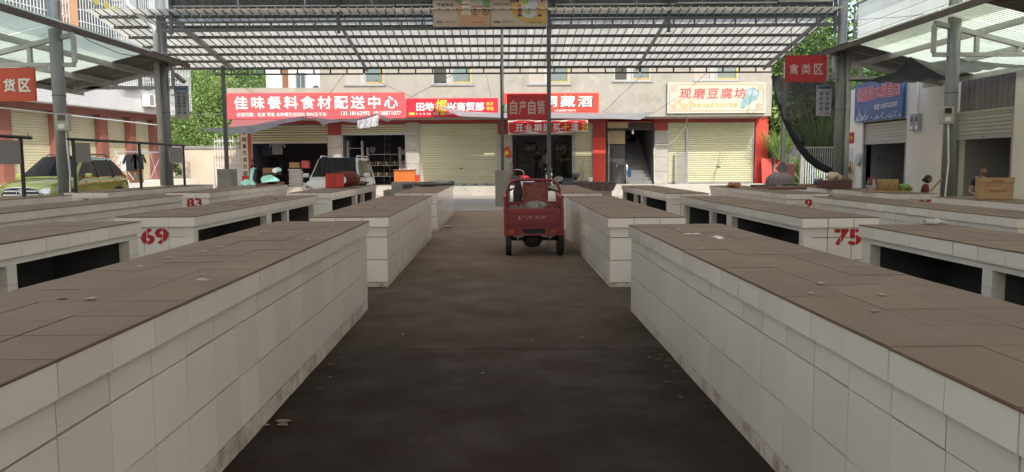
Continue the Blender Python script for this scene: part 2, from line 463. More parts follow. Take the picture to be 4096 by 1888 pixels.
# far truss between the columns
def truss(parent, x0, x1, y, zl, zu, step, wl=.075, wu=.06, name='truss', m=None, zl1=None, zu1=None):
    m = m or steel_dark
    zl1 = zl if zl1 is None else zl1; zu1 = zu if zu1 is None else zu1
    t = MB().bar((x0, y, zl), (x1, y, zl1), wl, wl).build(name, m, parent)
    MB().bar((x0, y, zu), (x1, y, zu1), wu, wu).build('top_chord', m, t)
    n = int(abs(x1-x0)/step)
    for i in range(n+1):
        f = i/n
        x = x0 + (x1-x0)*f
        MB().bar((x, y, zl+(zl1-zl)*f+wl*.5), (x, y, zu+(zu1-zu)*f-wu*.5), .045, .045).build('strut', m, t)
    return t
truss(hall, -9.75, -4.65, 22.93, 5.39, 5.62, .57, .085, zl1=5.42, zu1=5.645)
truss(hall, -4.6, 1.42, 22.93, 5.42, 5.645, .57, .085, zl1=5.445, zu1=5.67)
truss(hall, 1.56, 9.99, 22.93, 5.445, 5.67, .57, .085, zl1=5.505, zu1=5.73)
# middle post of the far truss
MB().bar((1.495, 22.86, gz(1.5)), (1.495, 22.86, 6.5), .115, .10).build('post', steel_dark, hall)
MB().tube([(.14, 22.83, 5.36), (.14, 22.83, 4.4), (.14, 22.84, 3.2)], .028, 8).build('conduit', steel_light, hall)
# right clerestory cladding, pale and translucent
for i in range(4):
    y0 = 16.9 + i*1.46
    m = MB(); prof = []
    z = 4.62
    while z < 6.3:
        prof += [(z, 0), (z+.20, 0), (z+.215, .03), (z+.245, .03), (z+.26, 0)]; z += .27
    m.grid([[(10.52-h, y, z) for z, h in prof] for y in (y0, y0+1.455)])
    m.build('clerestory_sheet', frp_white, hall)
for i in range(17):
    y0 = 16.88 - 2.4*(i+1)
    m = MB(); prof = []
    z = 4.62
    while z < 6.3:
        prof += [(z, 0), (z+.20, 0), (z+.215, .03), (z+.245, .03), (z+.26, 0)]; z += .27
    m.grid([[(10.52-h, y, z) for z, h in prof] for y in (y0, y0+2.39)])
    m.build('clerestory_sheet', frp_white, hall)
MB().bar((10.43, 16.2, 6.03), (10.43, 22.9, 6.03), .05, .05).build('clerestory_rail', steel, hall)
MB().bar((10.43, 22.78, 5.0), (10.43, 22.78, 6.0), .04, .04).build('clerestory_rail', steel, hall)

# ================================================================ lean-to canopy beyond the far truss
canopy = thing('lean_to_canopy', 'low lean-to canopy of pale translucent ribbed sheets on dark purlins facing the shops', 'canopy', (0, 26, 0))
def zc(x, y): return 9.80 - .1705*y
edges = [-11.75 + 1.036*i for i in range(22)]
for xa, xb in zip(edges[:-1], edges[1:]):
    corr(xa, min(xb, 10.0)+.004, 22.6, 28.32, zc, .259, .06, .032, axis='y', n_along=3).build('roof_sheet', roof_steel, canopy)
seam = mat('dark lap seam', (.05,.05,.048), .6, var=.2)
for i in range(84):
    x = -11.75 + .259*(i+1) - .03
    MB().bar((x, 22.7, zc(x, 22.7)-.004), (x, 28.3, zc(x, 28.3)-.004), .017, .02).build('lap_seam', seam, canopy)
PURL = [23.1, 23.95, 24.87, 25.8, 26.59, 27.36, 28.18]
for j, y in enumerate(PURL):
    for xa, xb in ((-11.6, -4.7), (-4.7, 2.4), (2.4, 9.97)):
        MB().box((xa+.004, y-.028, zc(0, y)-.09), (xb-.004, y+.028, zc(0, y)-.004)).build('purlin', steel_dark, canopy)
m = MB()
for y in PURL:
    x = -11.55
    while x < 9.9:
        z = zc(0, y)
        m.cbox((x+.05, y-.036, z-.03), (.022, .016, .03)); x += .259
sc_ = m.build('screw_tips', mat('bright screw tip', (.8,.8,.78), .3, .6, var=.02), canopy); sc_['kind'] = 'stuff'
for x in (-9.4, -4.68, .13, 5.0, 9.62):
    MB().bar((x, 22.95, zc(0, 22.95)-.16), (x, 28.1, zc(0, 28.1)-.16), .07, .10).build('rafter', steel, canopy)
for xa, xb in ((-9.86, -4.7), (-4.66, .1), (.18, 4.98), (5.02, 9.68)):
    truss(canopy, xa, xb, 27.4, 4.645, 4.83, .565, .055, .05)
for x, zb in ((-9.58, 1.36), (.14, 1.25), (10.13, .25)):
    p = MB().bar((x, 27.4, zb-.02), (x, 27.4, 4.95), .115, .10).build('post', steel_dark, canopy)
    if zb > 1:
        MB().box((x-.265, 27.12, gz(x)-.01), (x+.265, 27.68, zb)).build('pedestal', cement, canopy, bevel=.012)

# ================================================================ side canopies
def side_canopy(s, xe, ze, slope, width, ys, trusses, label, fascia):
    t = thing('side_canopy', label, 'canopy', (xe, 18, 0), 'side canopies of the hall')
    def zs(x, y): return ze - slope*abs(x - xe)
    n = 3; w = width/n
    for i in range(len(ys)-1):
        y0, y1 = ys[i], ys[i+1]
        for j in range(n):
            xa, xb = xe + s*w*j, xe + s*w*(j+1)
            if y0 > 21.5: mm = side_dark
            elif y0 < (8 if s < 0 else 16): mm = side_dark if (int(y0*1.1) % 3) else frp
            else: mm = frp
            dz = -.006*j
            corr(min(xa, xb), max(xa, xb), y0, y1-.004, lambda x, y: zs(x, y)+dz, .12, .07, .022, axis='x').build('roof_sheet', mm, t)
    yA, yB = ys[0], ys[-1]
    for q in (0, .34, .68, 1.0):
        x = xe + s*(width*q*.98 + .03)
        MB().box((min(x-.03, x+.03), yA, zs(x, 0)-.15), (max(x-.03, x+.03), yB+.1, zs(x, 0)-.012)).build('purlin', fascia if q == 0 else steel_light, t)
    for y, xi, xo, zl in trusses:
        tr = MB().bar((xi, y, zl), (xo, y, zl), .10, .09).build('truss', steel_light, t)
        MB().bar((xi, y, zs(xi, 0)-.20), (xo, y, zs(xo, 0)-.20), .10, .10).build('top_chord', steel_light, tr)
        k = 0; x = xi
        while abs(x-xi) < abs(xo-xi)-.2:
            top = zs(x, 0)-.25
            if top - zl > .12: MB().bar((x, y, zl+.045), (x, y, top), .085, .085).build('strut', steel_light, tr)
            x += s*.98
    return t
brown_fascia = mat('rust brown fascia purlin', (.125,.105,.095), .6, .2, var=.2, scale=3)
ysL = [-20, -14, -9, -5, -2, .5, 3, 5, 7, 9, 10.6, 12.2, 13.7, 15.0, 16.05, 17.2, 18.3, 19.4, 20.5, 21.6, 22.5, 23.3, 24.1]
lc = side_canopy(-1, -9.45, 4.62, .245, 3.35, ysL, [(23.3, -9.62, -12.55, 3.80), (17.6, -9.43, -12.6, 3.75), (11.9, -9.43, -12.6, 3.75), (5.6, -9.43, -12.6, 3.75)], 'left side canopy with pale translucent sheets over the parked green car', brown_fascia)
rc = side_canopy(1, 9.75, 4.80, .25, 3.62, ysL, [(22.95, 9.75, 13.2, 3.95), (17.5, 9.83, 13.2, 3.88), (11.9, 9.83, 13.2, 3.88), (5.6, 9.83, 13.2, 3.88)], 'right side canopy with bright translucent sheets before the fish shop', brown_fascia)
# rain pipes beside the columns
def pipe(pts, r, label, m=steel_light):
    return tag(MB().tube(pts, r, 10).build('rain_pipe', m, smooth=True), label, 'pipe')
pipe([(-10.765, 23, 6.491), (-10.698, 23, 6.138), (-9.975, 23, 5.497), (-9.95, 23, 5.283), (-9.963, 23, 4.137), (-9.954, 23, 2.542), (-9.946, 23, 0.912)], .075, 'pale grey rain pipe with a bend, left of the far left column')
pipe([(10.33, 22.9, 4.579), (10.374, 22.9, 3.304), (10.37, 22.9, 2.126), (10.373, 22.9, 0.751)], .085, 'pale grey rain pipe standing right of the far right column')
pipe([(9.863, 22.8, 4.567), (9.893, 22.8, 3.894)], .06, 'short pale pipe hanging left of the far right column')

# ================================================================ tiled market stalls
unit_white = MB().box((-.5,-.5,-.5), (.5,.5,.5)).mesh('white_tile', white_tile)
unit_brown = MB().box((-.5,-.5,-.5), (.5,.5,.5)).mesh('brown_tile', brown_tile)
unit_dirty = MB().box((-.5,-.5,-.5), (.5,.5,.5)).mesh('soiled_tile', dirty_tile)
tr_ = random.Random(3)
def tile(me, name, a, b, parent, proud=(0,0,0)):
    c = [(p+q)/2+d for p, q, d in zip(a, b, proud)]; s = [abs(q-p) for p, q in zip(a, b)]
    return mesh_obj(name, me, parent, c, s)
LIP, OV, TW = .12, .026, .33
def stall(s, xi, w, y0, y1, h, label, open_side, number=None, closed_tiles=True, far_end=False, tops=True):
    """s=-1: left of the aisle.  xi: edge of the top that faces the aisle"""
    xo = xi + s*w; zf = gz(xi + s*w/2); zt = zf + h
    t = thing('market_stall', label, 'market stall', (xi+s*w/2, (y0+y1)/2, zf), 'white tiled market stalls')
    bi, bo = xi + s*OV, xo - s*OV           # body faces
    ya, yb = y0+OV, y1-OV
    th = .012; g_ = .0034
    # body shell of cement (hollow where it is open to the aisle)
    m = MB()
    def bb(xa, xb, a, b, za, zb): m.box((min(xa,xb), a, za), (max(xa,xb), b, zb))
    m.box((min(xi,xo)+th, y0+th, zt-LIP+.004), (max(xi,xo)-th, y1-th, zt-.0075))
    bb(bi+s*th, bo-s*th, ya+th, ya+.11, zf, zt-LIP); bb(bi+s*th, bo-s*th, yb-.11, yb-th, zf, zt-LIP)
    if open_side:
        bb(bo-s*.09, bo, ya+.11, yb-.11, zf, zt-LIP)
        bb(bi+s*.012, bo-s*.09, ya+.11, yb-.11, zf, zf+.10)
        for q0, q1 in ((2.93, 3.19), (4.10, 4.22)):
            bb(bi+s*.10, bo-s*.09, y0+q0+.02, y0+q1-.02, zf+.1, zt-LIP)
    else:
        bb(bi+s*th, bo, ya+.11, yb-.11, zf, zt-LIP)
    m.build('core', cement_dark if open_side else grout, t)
    # white sub-layer behind the tile joints
    box('lip_bed', grout, (min(xi,xo)+.004, y0+.004, zt-LIP), (max(xi,xo)-.004, y1-.004, zt-LIP+.003), t)
    n = int(round((y1-y0)/TW)); L = (y1-y0)/n
    # top tiles
    nx = 3; W = w/nx
    e = .0022
    for i in range(n):
        for j in range(nx):
            xa, xb = min(xi,xo)+W*j, min(xi,xo)+W*(j+1)
            off = tr_.uniform(0, .0035)
            tile(unit_brown, 'brown_tile', (xa+e, y0+L*i+e, zt-.007), (xb-e, y0+L*(i+1)-e, zt), t, (0,0,off))
    # dark rim line under the top tiles
    m = MB(); r0 = zt-.0045
    for (a, b) in (((xi, y0), (xi, y1)), ((xi, y0), (xo, y0)), ((xo, y0), (xo, y1)), ((xi, y1), (xo, y1))):
        m.bar((a[0], a[1], r0), (b[0], b[1], r0), .006, .006)
    m.build('rim', brown_edge, t)
    # lip tiles towards the aisle, near end, far end, back
    for i in range(n):
        px = tr_.uniform(-.0015, .0015); g_ = tr_.choice((.0014, .003, .0042, .0046))
        tile(unit_white, 'lip_tile', (xi, y0+L*i+g_, zt-LIP), (xi+s*th, y0+L*(i+1)-g_, zt-.0085), t, (px,0,0))
    for j in range(nx):
        tile(unit_white, 'lip_tile', (min(xi,xo)+W*j+g_, y0, zt-LIP), (min(xi,xo)+W*(j+1)-g_, y0+th, zt-.0085), t)
        tile(unit_white, 'lip_tile', (min(xi,xo)+W*j+g_, y1-th, zt-LIP), (min(xi,xo)+W*(j+1)-g_, y1, zt-.0085), t)
    tile(unit_white, 'lip_tile', (xo-s*th, y0+th, zt-LIP), (xo, y1-th, zt-.0085), t)
    zr = [zt-LIP, zt-.245, zt-.52, zt-.795, zf+.002]
    # aisle face
    rows = list(zip(zr[1:], zr[:-1]))
    if open_side:
        top = zt-.175
        tile(unit_white, 'face_tile', (bi, ya, top), (bi+s*th, yb, zt-LIP), t)
        for a, b in ((ya, y0+.16), (y0+2.93, y0+3.19), (y0+4.10, y0+4.22), (y0+6.0, yb)):
            for za, zb in ((zf+.002, zf+.3), (zf+.3, zf+.575), (zf+.575, top)):
                tile(unit_white, 'post_tile', (bi, a+.001, za+.001), (bi+s*(th+.09), b-.001, zb-.001), t)
        tile(unit_white, 'face_tile', (bi, y0+.16, zf+.002), (bi+s*th, y0+6.0, zf+.10), t)
    else:
        m2 = int(round((yb-ya)/TW)); L2 = (yb-ya)/m2
        for r_, (za, zb) in enumerate(rows):
            if zb - za < .01: continue
            i = 0; sh = 0
            while i < m2:
                a, b = ya+L2*i, ya+L2*(i+1)
                px = tr_.uniform(-.002, .002); g_ = tr_.choice((.0014, .003, .004, .0046, .0046))
                tile(unit_dirty if r_ == len(rows)-1 else unit_white, 'face_tile', (bi, a+g_, za+g_), (bi+s*th, b-g_, zb-g_), t, (px,0,0))
                i += 1
    # ends
    for (yy, sg) in ((ya, 1), (yb, -1)):
        for za, zb in rows:
            if zb - za < .01: continue
            k = 3; ww = (abs(bo-bi))/k; x0 = min(bi, bo)
            for j in range(k):
                tile(unit_dirty if za < zf+.05 else unit_white, 'end_tile', (x0+ww*j+g_, yy, za+g_), (x0+ww*(j+1)-g_, yy+sg*th, zb-g_), t, (0, tr_.uniform(-.001,.001), 0))
    # back face
    tile(unit_white, 'back_panel', (bo-s*th, ya+th, zf+.002), (bo, yb-th, zt-LIP), t) if not open_side else None
    if number:
        cx = (xi+xo)/2 + s*0 + number[1]
        o = text_fit(number[0], (cx, ya-.0015, zt-number[2]-.10), .34, .20, ink_red, t, name='stencil_number', bold=.10, depth=.0006)
        for j in (-1, 1):
            box('stencil_gap', white_tile, (cx+j*.092-.0028, ya-.0052, zt-number[2]-.21), (cx+j*.092+.0028, ya-.0004, zt-number[2]+.01), o)
    return t
yA, yB, yC = (1.62, 7.83), (9.21, 15.38), (16.77, 22.94)
W_ = .94
stall(-1, -1.324, W_, 1.62, 7.83, .91, 'nearest long white tiled stall on the left of the aisle', False)
stall(1, 1.315, W_, 1.55, 7.76, .888, 'nearest long white tiled stall on the right of the aisle', False)
stall(-1, -3.63, W_, 1.62, 7.83, .905, 'white stall with dark open shelves at the left frame edge, in front of stall 69', True)
stall(1, 3.67, W_, 1.55, 7.76, .888, 'white stall with dark open shelves at the right frame edge, in front of stall 75', True)
stall(-1, -1.324, W_, *yB, .856, 'middle white stall left of the aisle, across from the red tricycle', False)
stall(1, 1.315, W_, *yB, .856, 'middle white stall right of the aisle, just right of the red tricycle', False)
stall(-1, -3.63, W_, *yB, .856, 'white stall with the number 69 and dark shelf openings, left of the aisle', True, ('69', -.02, .133))
stall(1, 3.67, W_, *yB, .856, 'white stall with the number 75 and dark shelf openings, right of the aisle', True, ('75', .10, .14))
stall(-1, -6.258, W_, *yB, .856, 'long white stall with overhanging lip running to the left frame edge, before stall 83', False)
stall(1, 6.304, W_, *yB, .856, 'long white stall with overhanging lip running to the right frame edge, before stall 93', False)
stall(-1, -8.445, W_, *yB, .856, 'outer left white stall below the green car grille', True)
stall(1, 8.733, W_, *yB, .856, 'outer right white stall carrying the brown carton', True)
stall(-1, -1.324, W_, *yC, .856, 'farthest white stall left of the aisle, with folded grey cloths on it', False)
stall(1, 1.315, W_, *yC, .856, 'farthest white stall right of the aisle, hidden in part by the tricycle', False)
stall(-1, -3.63, W_, *yC, .856, 'white stall 85 with the red coil basket on top, before the white van', True, ('85', -.08, .125))
stall(1, 3.67, W_, *yC, .856, 'white stall 91 with dark shelf openings before the staircase', True, ('91', .2, .125))
stall(-1, -6.258, W_, *yC, .856, 'white stall with the red number 83, before the turquoise scooter', False, ('83', .12, .125))
stall(1, 6.304, W_, *yC, .856, 'white stall with the red number 93, with brown boards lying on it', False, ('93', .12, .125))
stall(-1, -8.445, W_, *yC, .856, 'white stall 81 carrying the long black tube frame at left', True, ('81', .05, .135))
stall(1, 8.733, W_, *yC, .856, 'white stall 95 with the chopping block, before the fish shop', True, ('95', .2, .135))

# ================================================================ row of shops at the far end
YW, YO, ZP = 37.5, 36.0, .45
m = MB(); m.box((-13.0, 36.3, -.2), (13.4, 46, ZP))
tag(m.build('shop_platform', mat('shop step concrete', (.46,.43,.38), .85, var=.16, scale=1.2, bump=.2, bscale=18, dirt=((.26,.25,.22),.5,1.1,.55)), bevel=.01), kind='structure')
shops = thing('shop_building', 'two storey concrete building with a row of ground floor shops at the far end', 'building', (0, 38, ZP))
def P(name, m_, a, b, bevel=0): return box(name, m_, a, b, shops, bevel)
ZU = 3.62                                        # underside of the upper storey
# upper wall, built round its five windows
WIN = [(-7.0, -5.2), (-3.01, -1.16), (1.44, 3.34), (5.36, 7.11), (9.12, 11.17)]
zb, zt_ = 5.13, 6.6
xs = [-8.18] + [v for w in WIN for v in w] + [12.73]
for i in range(0, len(xs), 2): P('wall', concrete_wall, (xs[i], YO, 3.62), (xs[i+1], YO+.25, 9.5))
for x0, x1 in WIN:
    k = 0 if x0 < 5 else .12
    P('wall', concrete_wall, (x0, YO, 3.62), (x1, YO+.25, zb+k)); P('wall', concrete_wall, (x0, YO, zt_+k), (x1, YO+.25, 9.5))
P('wall', concrete_wall, (-12.45, YO, 3.58), (-8.184, YO+.25, 5.02))
P('wall', concrete_wall, (12.48, YO+.25, 3.64), (12.73, 46, 9.5))
P('wall', concrete_wall, (-12.45, YO+.25, 3.58), (-12.2, 46, 5.0)); P('wall', concrete_wall, (-8.18, YO+.25, 5.0), (-7.93, 46, 9.5))
P('roof', cement, (-12.2, YO+.25, 4.75), (-8.18, 46, 4.9)); P('roof', cement, (-8.2, YO-.15, 9.505), (12.8, 46, 9.65))
P('soffit', concrete_wall, (-12.2, YO+.25, 3.60), (12.48, YW+.3, 3.70))
for i, (x0, x1) in enumerate(WIN):
    k = 0 if x0 < 5 else .12
    w = box('window', frame_grey, (x0, YO+.02, zb+k), (x1, YO+.10, zb+k+.07), shops)
    fr = MB()
    fr.box((x0, YO+.02, zt_+k-.07), (x1, YO+.10, zt_+k)); fr.box((x0, YO+.02, zb+k+.07), (x0+.06, YO+.10, zt_+k-.07)); fr.box((x1-.06, YO+.02, zb+k+.07), (x1, YO+.10, zt_+k-.07))
    a = x0+.36*(x1-x0); b = x0+.5*(x1-x0)
    fr.box((a-.03, YO+.02, zb+k+.07), (a+.03, YO+.10, zt_+k-.07)); fr.box((b-.03, YO+.02, zb+k+.07), (b+.03, YO+.10, zt_+k-.07)); fr.build('frame', frame_grey, w)
    box('pane', glass_dark if i in (1, 3) else mat('pale blind', (.42,.37,.32), .7, var=.05), (x0+.06, YO+.05, zb+k+.07), (a-.03, YO+.07, zt_+k-.07), w)
    box('pane', mat('window reveal', (.45,.42,.38), .7, var=.05), (a+.03, YO+.05, zb+k+.07), (b-.03, YO+.07, zt_+k-.07), w)
    box('pane', glass, (b+.03, YO+.045, zb+k+.07), (x1-.06, YO+.065, zt_+k-.07), w)
    tp = MB(); tp.box((b+.03, YO+.01, zb+k+.07), (x1-.06, YO+.018, zb+k+.14)); tp.box((x1-.13, YO+.01, zb+k+.14), (x1-.06, YO+.018, zt_+k-.1)); tp.build('tape', frame_yellow, w)
    sl = box('sill', cement, (x0-.06, YO-.05, zb+k-.06), (x1+.06, YO+.02, zb+k), w)
# ground floor: beams and piers
P('beam', red_beam, (-12.4, YW, 3.43), (13.1, YW+.3, 3.61))
for x0, x1 in ((-8.2, -7.58), (-.02, .6), (7.56, 8.23)): P('pier_head', red_beam, (x0, YW-.04, 2.9 if x0 < 7 else 3.04), (x1, YW+.3, 3.43))
P('pier_head', red_beam, (4.58, YW-.04, 2.72), (5.2, YW+.3, 3.57))
P('pier', red_wall, (4.58, YW-.05, ZP), (5.2, YW+.3, 2.72))
P('pier', red_wall, (12.5, YW-.05, ZP), (13.12, YW+.3, 3.7), .01)
P('pier', red_wall, (-12.4, YW-.05, ZP), (-11.93, YW+.3, 3.43))
def blocks(x0, x1, zs, m_=stone_block):
    for a, b in zip(zs, zs[1:]): P('pier_block', m_, (x0, YW-.06+rnd.uniform(-.012,.012), a+.006), (x1, YW+.3, b-.006), .012)
blocks(-8.2, -7.58, [ZP, 1.2, 1.75, 2.3, 2.9])
blocks(-4.45, -3.84, [.95, 1.5, 2.15, 2.85, 3.5]); P('pier_base', red_wall, (-4.45, YW-.07, ZP), (-3.84, YW+.3, .95))
blocks(-.02, .6, [.95, 1.55, 2.25, 2.9]); P('pier_base', red_wall, (-.02, YW-.07, ZP), (.6, YW+.3, .95))
blocks(7.58, 8.23, [ZP, 1.05, 1.75, 2.4, 3.04])
# roller shutters: every slat is a piece
slat_cache = {}
def shutter(x0, x1, z0, z1, y, m_, parent, step=.1, bottom=True, ux=None):
    key = (round(x1-x0, 3), m_.name)
    sh = box('roller_shutter', guide_steel, (x0, y-.03, z1-.02), (x1, y+.03, z1), parent)
    if key not in slat_cache:
        w = x1-x0; mm = MB()
        prof = [(0, 0), (-.014, .012), (-.019, .05), (-.014, .082), (0, .094)]
        mm.grid([[(-w/2, d, z) for d, z in prof], [(w/2, d, z) for d, z in prof]])
        slat_cache[key] = mm.mesh('slat', m_)
    n = int((z1-.02-z0)/step)
    for i in range(n):
        mesh_obj('slat', slat_cache[key], sh, ((x0+x1)/2, y, z0+.06+(z1-.08-z0)*i/n))
    if bottom: box('bottom_bar', guide_steel, (x0, y-.022, z0), (x1, y+.022, z0+.06), sh)
    for xx in (x0, x1): box('guide', guide_steel, (xx-.035, y-.035, ZP), (xx+.035, y+.035, z1), sh)
    return sh
shutter(-11.9, -8.22, 2.52, 3.42, YW+.06, shutter_cream, shops, .11)
shutter(-7.55, -4.48, 2.90, 3.42, YW+.06, shutter_cream, shops, .11)
shutter(-3.8, -.05, .47, 3.42, YW+.06, shutter_cream, shops, .105)
shutter(3.72, 4.54, .47, 3.42, YW+.06, shutter_cream, shops, .105)
shutter(.64, 3.62, 2.85, 3.42, YW+.06, shutter_cream, shops, .105)
shutter(9.22, 12.42, .47, 3.42, YW+.06, shutter_cream, shops, .105)
shutter(8.26, 9.12, .47, 3.42, YW+.075, shutter_cream, shops, .105)
P('door_post', guide_steel, (9.12, YW-.03, ZP), (9.2, YW+.1, 3.2))
P('lock', steel_dark, (-1.9, YW+.02, 1.24), (-1.74, YW+.045, 1.3)); P('lock', steel_dark, (10.66, YW+.02, 1.24), (10.84, YW+.045, 1.3))
m = MB()
for i in range(6): m.box((-3.4+i*.55, YW+.025, .475), (-3.28+i*.55, YW+.036, .53))
o = m.build('shutter_stencils', ink_black, shops); o['kind'] = 'stuff'
# room shells behind the openings
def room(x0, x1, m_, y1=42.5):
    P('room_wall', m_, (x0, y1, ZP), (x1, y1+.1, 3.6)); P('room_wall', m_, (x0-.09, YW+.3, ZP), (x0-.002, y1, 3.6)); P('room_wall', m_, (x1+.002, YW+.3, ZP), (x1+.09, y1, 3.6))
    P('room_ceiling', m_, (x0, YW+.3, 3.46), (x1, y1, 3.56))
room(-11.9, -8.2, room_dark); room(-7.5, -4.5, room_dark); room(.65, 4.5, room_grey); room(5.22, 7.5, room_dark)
# staircase with rail
stair = thing('staircase', 'grey concrete staircase with a steel handrail going up between two piers', 'stairs', (6.9, 38, ZP))
step_m = mat('worn stair concrete', (.20,.20,.205), .8, var=.15, scale=3)
for i in range(15): box('step', step_m, (6.32, YW+.02+i*.26, ZP), (7.5, YW+.27+i*.26, ZP+.165*(i+1)), stair, .01)
rl = MB().tube([(6.25, YW+.0, ZP), (6.25, YW, ZP+.95), (6.22, YW+.7, ZP+1.45), (6.18, YW+2.6, ZP+2.5)], .03, 8).build('handrail', chrome, stair, smooth=True)
for i in range(4): MB().tube([(6.24, YW+.5+i*.5, ZP+.4+i*.3), (6.24, YW+.5+i*.5, ZP+1.25+i*.3)], .014, 6).build('baluster', chrome, stair)
for i, zz in enumerate((.25, .5, .75)): MB().tube([(6.25, YW-.004, ZP+zz), (6.25, YW+.5, ZP+zz+.2)], .012, 6).build('rail_bar', chrome, stair)
frm = mat('dark door frame', (.03,.028,.028), .5, var=.1)
P('door_frame', frm, (5.2, YW+.0, 3.06), (7.56, YW+.08, 3.12)); P('door_frame', frm, (5.2, YW, ZP), (5.27, YW+.08, 3.5)); P('door_frame', frm, (7.5, YW, 2.0), (7.56, YW+.08, 3.5)); P('door_frame', frm, (5.27, YW, 3.5), (7.5, YW+.08, 3.57))
P('transom_panel', mat('tan transom panel', (.42,.36,.22), .6, var=.08), (5.3, YW+.03, 3.16), (6.3, YW+.06, 3.46))
P('transom_panel', frm, (6.32, YW+.03, 3.12), (7.5, YW+.06, 3.5))
P('hanging_panel', mat('tan hanging board', (.40,.31,.20), .8, var=.12), (5.35, YW+.32, 2.4), (6.2, YW+.36, 3.06))
dr = box('door', mat('dark grey door leaf', (.06,.062,.066), .45, var=.1), (5.34, YW+.35, ZP), (6.2, YW+.40, 2.34), shops)
box('door_strip', frm, (5.42, YW+.33, ZP+.05), (5.62, YW+.349, 2.2), dr); box('handle', chrome, (5.78, YW+.30, 1.3), (5.81, YW+.348, 1.42), dr)
MB().tube([(5.36, YW-.02, ZP), (5.36, YW-.02, 2.95)], .03, 8).build('door_rail', guide_steel, shops)
P('stair_window', glass_dark, (6.6, YW+3.4, 2.6), (7.3, YW+3.43, 3.1))
tub = thing('blue_tub', 'large blue plastic tub standing on edge beside the stairs', 'tub', (6.12, 38, ZP))
blue_pl = mat('blue plastic', (.008,.055,.13), .4, var=.08)
MB().lathe([(.05,0),(.36,.0),(.42,.06),(.42,.09),(.36,.09),(.34,.03),(.05,.03)], (6.12, YW+.55, ZP+.52), 24, 'y').build('basin', blue_pl, tub, smooth=True)
MB().lathe([(.42,-.012),(.44,-.012),(.44,.012),(.42,.012)], (6.12, YW+.545, ZP+.52), 24, 'y').build('rim', blue_pl, tub, smooth=True)
lamp = thing('hanging_bulb', 'bare bulb hanging on a wire before the staircase', 'bulb', (6.416, 36.9, 2.985))
p0 = (6.415, 36.9, 3.044)
MB().tube([p0, (p0[0], p0[1], p0[2]+.42)], .008, 6).build('wire', ink_black, lamp)
MB().lathe([(.03,.02),(.035,-.03),(.055,-.08),(.06,-.13),(.045,-.18),(.01,-.2)], p0, 12).build('bulb', mat('bulb glass', (.8,.82,.84), .2, var=.02), lamp, smooth=True)
MB().lathe([(.028,.10),(.03,.02)], p0, 10).build('socket', ink_black, lamp)
ms = thing('insect_screen', 'grey framed screen panel leaning on the cream shutter by the pier', 'screen', (9.15, 37.3, ZP))
x0, x1 = 8.6, 9.19
MB().bar((x0, 37.3, ZP), (x0, 37.42, 1.95), .05, .04).build('frame', guide_steel, ms); MB().bar((x1, 37.3, ZP), (x1, 37.42, 1.95), .05, .04).build('frame', guide_steel, ms)
MB().bar((x0, 37.42, 1.95), (x1, 37.42, 1.95), .05, .05).build('frame', guide_steel, ms); MB().bar((x0, 37.3, ZP+.03), (x1, 37.3, ZP+.03), .05, .05).build('frame', guide_steel, ms)
m = MB()
for i in range(28):
    f = i/27; m.bar((x0+.03, 37.3+.12*f, ZP+.06+1.4*f), (x1-.03, 37.3+.12*f, ZP+.06+1.4*f), .012, .032)
lv = m.build('louvres', mat('grey louvre', (.36,.36,.34), .6, var=.1), ms); lv['kind'] = 'stuff'

# ---------------------------------------------------------------- shop signs
def sign(name, label, a, b, face, y=YO-.06, edge=steel_light, cat='sign'):
    t = thing(name, label, cat, ((a[0]+b[0])/2, y, a[1]))
    box('board', face, (a[0], y-.05, a[1]), (b[0], y+.05, b[1]), t)
    return t
pink = mat('faded red sign cloth', (.66,.085,.095), .45, var=.04, scale=.6)
s1 = sign('shop_sign', 'long faded pink red sign with white characters over the left shops', (-12.43, 3.60), (-4.30, 4.78), pink)
text_fit('佳味餐料食材配送中心', (-8.36, YO-.112, 4.34), 7.5, .60, ink_white, s1, bold=.055, spacing=1.32)
text_fit('经营范围：批发 零售 各种餐饮调味料 食材及干杂', (-9.95, YO-.112, 3.80), 4.1, .19, ink_white, s1, bold=.03)
text_fit('131 18162992  19138871077', (-5.85, YO-.112, 3.84), 2.75, .19, ink_white, s1, bold=.05)
hotred = mat('bright red sign cloth', (.66,.012,.035), .4, var=.03, scale=.6)
s2 = sign('shop_sign', 'bright red sign with a yellow character over the closed middle shutter', (-4.22, 3.64), (0.0, 4.50), hotred)
text_fit('田地', (-3.36, YO-.112, 4.12), .82, .40, ink_white, s2, bold=.08); text_fit('振', (-2.62, YO-.114, 4.15), .55, .60, ink_yellow, s2, bold=.06, shear=.15)
text_fit('兴商贸部', (-1.5, YO-.112, 4.12), 1.72, .40, ink_white, s2, bold=.08)
text_fit('批发', (-.38, YO-.112, 4.24), .34, .16, ink_yellow, s2, bold=.05); text_fit('零售', (-.38, YO-.112, 4.02), .34, .16, ink_yellow, s2, bold=.05)
for xx in (-3.98, -2.55): box('tag_strip', ink_yellow, (xx-.12, YO-.114, 3.74), (xx+.12, YO-.111, 3.86), s2)
text_fit('水、油、面、粮食、干货等', (-3.28, YO-.112, 3.80), 1.05, .10, ink_white, s2, bold=.03); text_fit('调味、食材', (-2.05, YO-.112, 3.80), .7, .10, ink_white, s2, bold=.03)
orange = mat('orange red sign cloth', (.70,.055,.03), .4, var=.03, scale=.6)
s3 = sign('shop_sign', 'orange red sign with white black-edged characters over the wine shop', (.28, 3.80), (4.65, 4.71), orange)
text_fit('窖洞藏酒', (2.84, YO-.111, 4.32), 3.15, .56, ink_black, s3, bold=.10, depth=.001, spacing=1.28); text_fit('窖洞藏酒', (2.82, YO-.114, 4.335), 3.09, .52, ink_white, s3, bold=.05, spacing=1.28)
text_fit('品鉴订购：139 0000 8870'[:5] + ' 13688878870', (2.6, YO-.112, 3.92), 2.0, .12, ink_white, s3, bold=.02)
